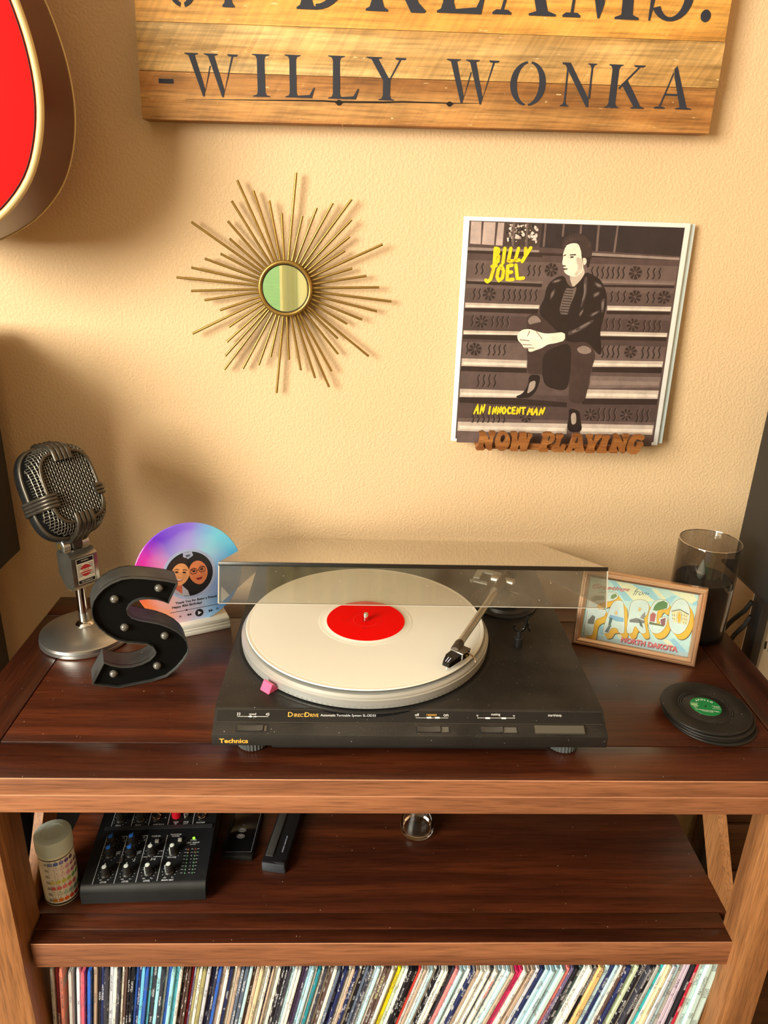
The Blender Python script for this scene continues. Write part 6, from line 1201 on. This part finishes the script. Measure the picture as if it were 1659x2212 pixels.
pr.words('2', -.0205, .0335, .0040, WT, 'C', .01, .2); pr.words('3-4', .0035, .0340, .0036, WT, 'C', .01, .2); pr.words('STEREO', -.0395, .0318, .0013, WT, 'C')
pr.words('PHONES', .0272, .0368, .0022, WT, 'C', .01, .2); pr.words('LEVEL', .0115, .0472, .0016, WT, 'C', 0, .2)
pr.words('TAPE IN', .0003, .0705, .0024, WT, 'C', .01, .2); pr.words('PHANTOM', .0263, .0725, .0021, WT, 'C', .01, .2); pr.words('POWER', .0263, .0697, .0021, WT, 'C', .01, .2)
pr.words('POWER', .0512, .0628, .0017, WT, 'C', .01, .2); pr.words('LEFT  RIGHT', .0512, .0585, .0022, WT, 'C', .01, .2); pr.words('0dB=0dBu', .0512, .0562, .0013, WT, 'C')
for x in (-.0546, -.0278): pr.words('GAIN', x, .0898, .0022, WT, 'C', .01, .2)
pr.words('LINE IN 3-4', -.0003, .0900, .0021, WT, 'C', .01, .2); pr.words('TAPE', .0225, .0928, .0022, WT, 'C', .01, .2); pr.words('IN', .0225, .0900, .0022, WT, 'C', .01, .2)
pr.words('TAPE', .0362, .0928, .0022, WT, 'C', .01, .2); pr.words('OUT', .0362, .0900, .0022, WT, 'C', .01, .2); pr.words('PHONES', .0561, .0910, .0022, WT, 'C', .01, .2); pr.words('R', .0072, .1010, .0020, WT, 'C')
for k, s in enumerate(('+20', '+14', '+8', '+4', '0', '-4', '-12', '-24')):
    y = .0495-.00512*k; pr.words(s, .0517+.0002*k, y-.0006, .0013, WT, 'C')
    for sx in (-1, 1): pr.rect(.0517+sx*.0080-.0014, y-.0002, .0517+sx*.0080+.0014, y+.0002, WT)
pr.build('panel_lettering', M['ink'], mx, lambda x, y, h: mt(x, y, h))
KB = plain('knob_black', (0.014, 0.014, 0.015), 0.45); KW = plain('knob_white', look(232, 236, 216), 0.4); KBL = plain('knob_blue', look(52, 120, 200), 0.4)
def knob(x, y, tip, ang, h=.0145):
    bm = bmesh.new(); Tm = Matrix.Translation(mt(x, y, 0)) @ Matrix.Rotation(TL, 4, 'X')
    bm_lathe(bm, [(.0062, 0), (.0062, .0015), (.0050, .0030), (.0044, h-.001), (.0040, h), (0, h)], 24, Tm, cap=False); k_ = obj('knob', bm, KB, mx, smooth=35)
    if tip:
        bm = bmesh.new(); Tr = Tm @ Matrix.Rotation(ang, 4, 'Z'); bm_lathe(bm, [(.0029, h-.0004), (.0028, h+.0006), (0, h+.0010)], 18, Tr, cap=False); bm_box(bm, (-.0005, 0, h-.001), (.0005, .0048, h+.0006), Tr); bm_box(bm, (-.0005, .0040, .002), (.0005, .0051, h+.0006), Tr); obj('pointer', bm, tip, k_, smooth=35)
for (x, y), a in zip(R1, (-.1, -.05, 2.5, 2.2)): knob(x, y, KW, a)
for (x, y), t, a in zip(R2, (KBL, KBL, KW, KW), (-.3, -.3, .1, 2.6)): knob(x, y, t, a)
for x, y in R3: knob(x, y, KBL, -.3)
for x, y in R4: knob(x, y, KB, 0)
LG = plain('led_green_off', (0.06, 0.16, 0.09), 0.2, coat=.5); LR = plain('led_red_off', (0.20, 0.03, 0.02), 0.2, coat=.5); LA = plain('led_amber_off', (0.16, 0.13, 0.05), 0.2, coat=.5)
for k in range(8):
    for sx in (-1, 1):
        bm = bmesh.new(); bm_lathe(bm, [(.0013, 0), (.0013, .0006), (.0007, .0011), (0, .0012)], 12, Matrix.Translation(mt(.0517+.0002*k+sx*.0047, .0495-.00512*k, 0)), cap=False); obj('meter_light', bm, LR if k == 0 else LA if k == 1 else LG, mx, smooth=50)
bm = bmesh.new(); bm_lathe(bm, [(.0017, 0), (.0017, .0010), (.0010, .0018), (0, .0020)], 16, Matrix.Translation(mt(.0512, .0665, 0)), cap=False); obj('power_light', bm, plain('lit_green', (0.1, 0.8, 0.02), 0.3, emit=(0.25, 1.0, 0.03), estr=2.5), mx, smooth=50)
for x, y, c in ((.0035, .0625, plain('button_grey', (0.30, 0.30, 0.28), 0.4)), (.0335, .0635, plain('button_light', (0.42, 0.42, 0.38), 0.4)), (-.0365, .0350, plain('button_dark', (0.06, 0.055, 0.055), 0.4))):
    bm = bmesh.new(); bm_box(bm, (-.0025, -.002, 0), (.0025, .002, .0035)); bm_bevel(bm, .0005, 2); bmesh.ops.transform(bm, matrix=Matrix.Translation(mt(x, y, 0)) @ Matrix.Rotation(TL, 4, 'X'), verts=bm.verts[:]); obj('push_button', bm, c, mx, smooth=30)
for x, y in ((-.0053, .1028), (.0560, .1028)):
    Tm = Matrix.Translation(mt(x, y, 0)) @ Matrix.Rotation(TL, 4, 'X'); bm = bmesh.new(); bm_lathe(bm, [(.0066, 0), (.0066, .0012), (.0052, .0016), (.0050, .0032), (.0042, .0036), (.0034, .0034), (.0032, .0)], 6 if False else 24, Tm, cap=False); j_ = obj('jack_socket', bm, M['chrome'], mx, smooth=35)
    bm = bmesh.new(); bm_lathe(bm, [(.0033, .0006), (0, .0006)], 20, Tm, cap=False); obj('socket_hole', bm, M['black_matte'], j_)
for nm, x, y, r, h, mm in (('red_plug', .0212, .1050, .0062, .022, plain('red_plug', look(226, 20, 40), 0.4)), ('phono_socket', .0348, .1040, .0040, .009, M['chrome'])):
    Tm = Matrix.Translation(mt(x, y, 0)) @ Matrix.Rotation(TL, 4, 'X'); bm = bmesh.new(); bm_lathe(bm, [(r, 0), (r, h*.85), (r*.85, h), (0, h)], 24, Tm, cap=False); s_ = obj(nm, bm, mm, mx, smooth=35)
    if nm == 'phono_socket':
        bm = bmesh.new(); bm_lathe(bm, [(r*.7, h+.0003), (0, h+.0003)], 20, Tm, cap=False); obj('socket_core', bm, plain('dull_red', (0.25, 0.04, 0.02), 0.5), s_)
# remote switch
rm = thing('remote_switch', 'flat black remote with ON and OFF buttons beside the mixer', 'remote', (-0.1640, -0.2980, ZS), (0, 0, R(-3)))
part_box('case', (-.0215, -.035, 0), (.0215, .055, .0085), M['black_satin'], rm, .002)
part_box('face_plate', (-.0175, -.030, .0085), (.0195, .050, .0092), M['black_gloss'], rm, .0003)
pr = Print()
for y, s in ((.0105, 'ON'), (-.0010, 'OFF')):
    bm = bmesh.new(); bm_lathe(bm, [(1, 0), (1, .0008), (.9, .0014), (0, .0015)], 24, Matrix.Translation((-.001, y, .0092)) @ Matrix.Diagonal((.0062, .0040, 1, 1)), cap=False); obj('button', bm, plain('grey_rubber_key', (0.13, 0.13, 0.13), 0.5), rm, smooth=30)
    pr.words(s, -.001, y-.0013, .0026, C(225, 225, 215), 'C', .01)
pr.disc(-.001, .020, .0010, C(120, 115, 105), 12)
pr.stroke([(-.0165, -.0295), (.0185, -.0275)], .0004, C(150, 150, 145)); pr.stroke([(.0185, -.0275), (.0190, .045)], .0004, C(150, 150, 145))
pr.build('key_lettering', M['ink'], rm, lambda x, y, h: (x, y, .0107+h) if (abs(x+.001) < .007 and -.005 < y < .0145) else (x, y, .0093+h))
# record cleaning brush
br = thing('record_brush', 'long black record cleaning brush lying on the lower shelf', 'brush', (-0.1140, -0.3520, ZS), (0, 0, R(-9)))
bm = bmesh.new(); bm_prism(bm, [[(-.0155, 0), (.0150, 0), (.0165, .004), (.0150, .0130), (.0080, .0150), (-.0050, .0165), (-.0155, .0170)]], 0, .150, lambda u, v, d: (u, d, v)); bm_bevel(bm, .0015, 2, 20); obj('handle', bm, plain('brush_black', (0.012, 0.013, 0.016), 0.35), br, smooth=35)
part_box('velvet_pad', (-.0135, .010, .0160), (-.0030, .145, .0182), plain('velvet', (0.03, 0.03, 0.03), 0.8, bump=0.0006, bscale=160), br, .001)
part_box('end_cap', (-.0162, -.0012, -.0), (.0160, .0060, .0160), plain('brush_end', (0.035, 0.04, 0.052), 0.4), br, .003)
pr = Print(); pr.words('antistatic record brush', .0060, .020, .0022, C(200, 200, 195), 'L', .0, 0, PI/2); pr.build('lettering', M['ink'], br, lambda x, y, h: (x+.002, y, .0160+h))
# bud vase
vs_ = thing('bud_vase', 'small clear glass bud vase standing on the lower shelf', 'vase', (0.0838, -0.2790, ZS))
vp = [(0, .0004), (.0170, .0004), (.0215, .0022), (.0238, .0080), (.0240, .0140), (.0215, .0260), (.0165, .0400), (.0120, .0560), (.0115, .0800), (.0150, .0930)]
bm = bmesh.new(); bm_lathe(bm, vp+[(.0135, .0932), (.0100, .0800), (.0105, .0570), (.0150, .0405), (.0198, .0265), (.0220, .0150), (.0215, .0110), (.0170, .0085), (0, .0080)], 56, cap=False)
m_, nt_, b_ = new_mat('clear_vase_glass'); b_.inputs['Transmission Weight'].default_value = 1.0; b_.inputs['Roughness'].default_value = 0.0; b_.inputs['IOR'].default_value = 1.5; b_.inputs['Base Color'].default_value = (1, 1, 1, 1)
obj('glass', bm, m_, vs_, smooth=40)
ad_ = thing('power_adapter', 'black power adapter with a white tag behind the test strip bottle', 'adapter', (-.362, -.215, ZS))
part_box('block', (-.034, -.030, 0), (.034, .030, .100), M['black_matte'], ad_, .003)
part_box('tag', (-.030, -.033, .085), (-.012, -.0302, .094), M['paper'], ad_)
sl_ = part_box('paper_slip', (-.4065, -.312, ZS+.0366), (-.3985, -.300, ZS+.0376), M['paper'], None); bpy.data.objects.remove(sl_)

# ------------------------------------------------------------------ the row of records
def spine_mat(name, dark):
    m, nt, b = new_mat(name)
    oi = node(nt, 'ShaderNodeObjectInfo'); tc = node(nt, 'ShaderNodeTexCoord')
    sp = node(nt, 'ShaderNodeSeparateXYZ', {'Vector': tc.outputs['Generated']}); so = node(nt, 'ShaderNodeSeparateXYZ', {'Vector': tc.outputs['Object']})
    rnd = oi.outputs['Random']; big = node(nt, 'ShaderNodeMath', {0: rnd, 1: 37.0}, operation='MULTIPLY')
    # worn edges and scuffs
    v1 = node(nt, 'ShaderNodeCombineXYZ', {'X': so.outputs[0], 'Y': big.outputs[0], 'Z': so.outputs[2]})
    n1 = node(nt, 'ShaderNodeTexNoise', {'Vector': v1.outputs[0], 'Scale': 170.0, 'Detail': 4.0})
    ed = node(nt, 'ShaderNodeMath', {0: sp.outputs[0], 1: 0.5}, operation='SUBTRACT'); ea = node(nt, 'ShaderNodeMath', {0: ed.outputs[0]}, operation='ABSOLUTE')
    th_ = node(nt, 'ShaderNodeMapRange', {'Value': ea.outputs[0], 'From Min': 0.25, 'From Max': 0.5, 'To Min': 0.74, 'To Max': 0.56})
    sc = node(nt, 'ShaderNodeMath', {0: n1.outputs['Fac'], 1: th_.outputs[0]}, operation='GREATER_THAN')
    # rows of tiny printing: words along the middle of the spine
    v2 = node(nt, 'ShaderNodeCombineXYZ', {'X': so.outputs[0], 'Y': big.outputs[0], 'Z': so.outputs[2]})
    n2 = node(nt, 'ShaderNodeTexNoise', {'Vector': v2.outputs[0], 'Scale': 900.0, 'Detail': 1.0})
    v3 = node(nt, 'ShaderNodeCombineXYZ', {'X': 0.0, 'Y': big.outputs[0], 'Z': so.outputs[2]})
    n3 = node(nt, 'ShaderNodeTexNoise', {'Vector': v3.outputs[0], 'Scale': 34.0, 'Detail': 1.5})
    a1 = node(nt, 'ShaderNodeMath', {0: n2.outputs['Fac'], 1: 0.50}, operation='GREATER_THAN'); a2_ = node(nt, 'ShaderNodeMath', {0: n3.outputs['Fac'], 1: 0.53}, operation='GREATER_THAN'); a3 = node(nt, 'ShaderNodeMath', {0: ea.outputs[0], 1: 0.24}, operation='LESS_THAN')
    t1 = node(nt, 'ShaderNodeMath', {0: a1.outputs[0], 1: a2_.outputs[0]}, operation='MULTIPLY'); t2 = node(nt, 'ShaderNodeMath', {0: t1.outputs[0], 1: a3.outputs[0]}, operation='MULTIPLY'); t3 = node(nt, 'ShaderNodeMath', {0: t2.outputs[0], 1: 0.75}, operation='MULTIPLY')
    tx = rgba(look(230, 226, 200)) if dark else rgba(look(90, 84, 80)); wr = rgba(look(206, 196, 168)) if dark else rgba(look(176, 160, 128))
    m1 = node(nt, 'ShaderNodeMix', {'Factor': t3.outputs[0], 6: oi.outputs['Color'], 7: tx}, data_type='RGBA')
    scf = node(nt, 'ShaderNodeMath', {0: sc.outputs[0], 1: 0.8}, operation='MULTIPLY')
    m2 = node(nt, 'ShaderNodeMix', {'Factor': scf.outputs[0], 6: m1.outputs[2], 7: wr}, data_type='RGBA')
    nt.links.new(m2.outputs[2], b.inputs['Base Color']); b.inputs['Roughness'].default_value = 0.5
    return m
SPD, SPL = spine_mat('dark_record_spine', True), spine_mat('light_record_spine', False)
TONE = {'cream and black speckled': (196, 190, 160), 'dark red': (110, 16, 18), 'orange and cream': (238, 140, 100), 'grey white': (214, 214, 196), 'pink and red': (226, 96, 100), 'blue': (52, 104, 180), 'tan': (206, 176, 134), 'black': (28, 26, 28), 'navy': (38, 46, 78), 'charcoal': (62, 60, 62), 'cream': (240, 234, 196), 'brown': (96, 72, 56), 'sky blue': (120, 200, 228), 'turquoise': (110, 210, 218), 'pale turquoise': (166, 226, 224), 'red': (206, 40, 56), 'purple grey': (110, 96, 112), 'olive': (176, 164, 96), 'slate grey': (98, 108, 112), 'pale blue': (196, 224, 224), 'yellow cream': (240, 216, 150), 'plum': (78, 60, 78), 'teal': (40, 140, 136), 'white': (238, 240, 216), 'yellow': (250, 222, 20), 'pale green': (206, 214, 160), 'orange red': (244, 80, 58), 'coral': (244, 136, 116), 'hot pink': (246, 52, 100), 'mint': (214, 238, 208), 'dark green': (78, 100, 88), 'orange tan': (250, 196, 112), 'cyan': (70, 226, 214), 'pale pink': (226, 200, 190)}
LEAN_ = [(-.40, 4.0), (-.37, 5.5), (-.25, 9.0), (.06, 13.8), (.21, 17.5), (.31, 13.5), (.39, 11.5), (.462, 4.5)]
def lean(x):
    for (a, p), (b, q_) in zip(LEAN_, LEAN_[1:]):
        if x <= b: return R(p+(q_-p)*max(0, (x-a)/(b-a)))
    return R(LEAN_[-1][1])
ZB, ZT, ZR = -.6295, -.3155, -.3235
bx = lambda x: x-(ZR-ZB)*math.tan(lean(x))
xs = [r[0] for r in RECORDS]
edge = [xs[0]-.002]+[(a+b)/2 for a, b in zip(xs, xs[1:])]+[xs[-1]+.0075]
cnt = {}; tot = {}
for x, t in RECORDS: tot[t] = tot.get(t, 0)+1
ORD = ['first', 'second', 'third', 'fourth', 'fifth', 'sixth', 'seventh', 'eighth', 'ninth', 'tenth', 'eleventh', 'twelfth', 'thirteenth', 'fourteenth', 'fifteenth', 'sixteenth', 'seventeenth', 'eighteenth', 'nineteenth', 'twentieth']
def ordinal(n): return ORD[n] if n < 20 else ('twenty ' if n < 30 else 'thirty ' if n < 40 else 'forty ')+ORD[(n+1) % 10-1] if (n+1) % 10 else {30: 'thirtieth', 40: 'fortieth', 50: 'fiftieth'}[n+1]
random.seed(11)
SPTXT = {58: None}
rec_objs = []
for i, (x, t) in enumerate(RECORDS):
    a, b = edge[i], edge[i+1]
    if i < 7: a, b = max(a, x-.0027), min(b, x+.0027)
    a += .00012; b -= .00012
    tall = .3135 if i > 6 else .3085-.002*(i % 2)
    ba, bb = bx(a), bx(b); lr = (lean(a)+lean(b))/2; c = (ba+bb)/2
    fr_ = random.uniform(-.4470, -.4405); dp = .310
    def X(x_, z): return x_
    wt_, wb2 = (b-a)*math.cos(lr)*.985, max(.0009, (bb-ba)*math.cos(lr)*.985)
    Lh = tall/1.0
    bm = bmesh.new(); vv = []
    for z, w in ((0, wb2), (Lh*.97, wt_), (Lh, wt_*.72)):
        vv.append([bm.verts.new((sx*w/2, yy, z)) for sx, yy in ((-1, dp), (-1, .0012), (-.6, 0), (.6, 0), (1, .0012), (1, dp))])
    for p, q_ in zip(vv, vv[1:]):
        for k in range(6): bm.faces.new((p[k], p[(k+1) % 6], q_[(k+1) % 6], q_[k]))
    bm.faces.new(vv[-1]); bm.faces.new(list(reversed(vv[0])))
    nm = RECORD_TONES[t]; col = look(*TONE[nm]); lum = .3*col[0]+.5*col[1]+.2*col[2]
    jit = random.uniform(.90, 1.08)
    o = obj('record_sleeve', bm, SPD if lum < .22 else SPL, None, loc=(c, fr_, ZB+.0006), rot=(0, lr, 0))
    o.color = (min(1, col[0]*jit), min(1, col[1]*jit), min(1, col[2]*jit), 1)
    k = cnt.get(t, 0); cnt[t] = k+1
    lab = f'{nm} record spine, {ordinal(k)} of that colour from the left in the row' if tot[t] > 1 else f'the only {nm} record spine in the leaning row'
    tag(o, lab, 'record', 'records leaning on the bottom shelf'); rec_objs.append((o, wt_, Lh, nm, x))
def spine_text(x, s, h, z_top, col, bold=.01):
    o, w, L, nm, _ = min(rec_objs, key=lambda r: abs(r[4]-x)); p = Print(); p.words(s, -h*.45, z_top, h, col, 'L', bold, 0, -PI/2)
    p.build('spine_title', M['ink'], o, lambda u, v, d: (u, -.0003-d, v))
spine_text(.0385, 'THE BEST OF MY YEARS', .0030, .300, C(238, 232, 150)); spine_text(.1800, 'FRANKY PEREZ', .0034, .298, C(240, 120, 110))
spine_text(.0855, 'The Cars', .0042, .275, C(236, 232, 210)); spine_text(-.0920, 'Midnight Hour Hits', .0030, .270, C(226, 224, 206)); spine_text(.2120, 'THE ONE I WANT', .0024, .300, C(120, 20, 40))
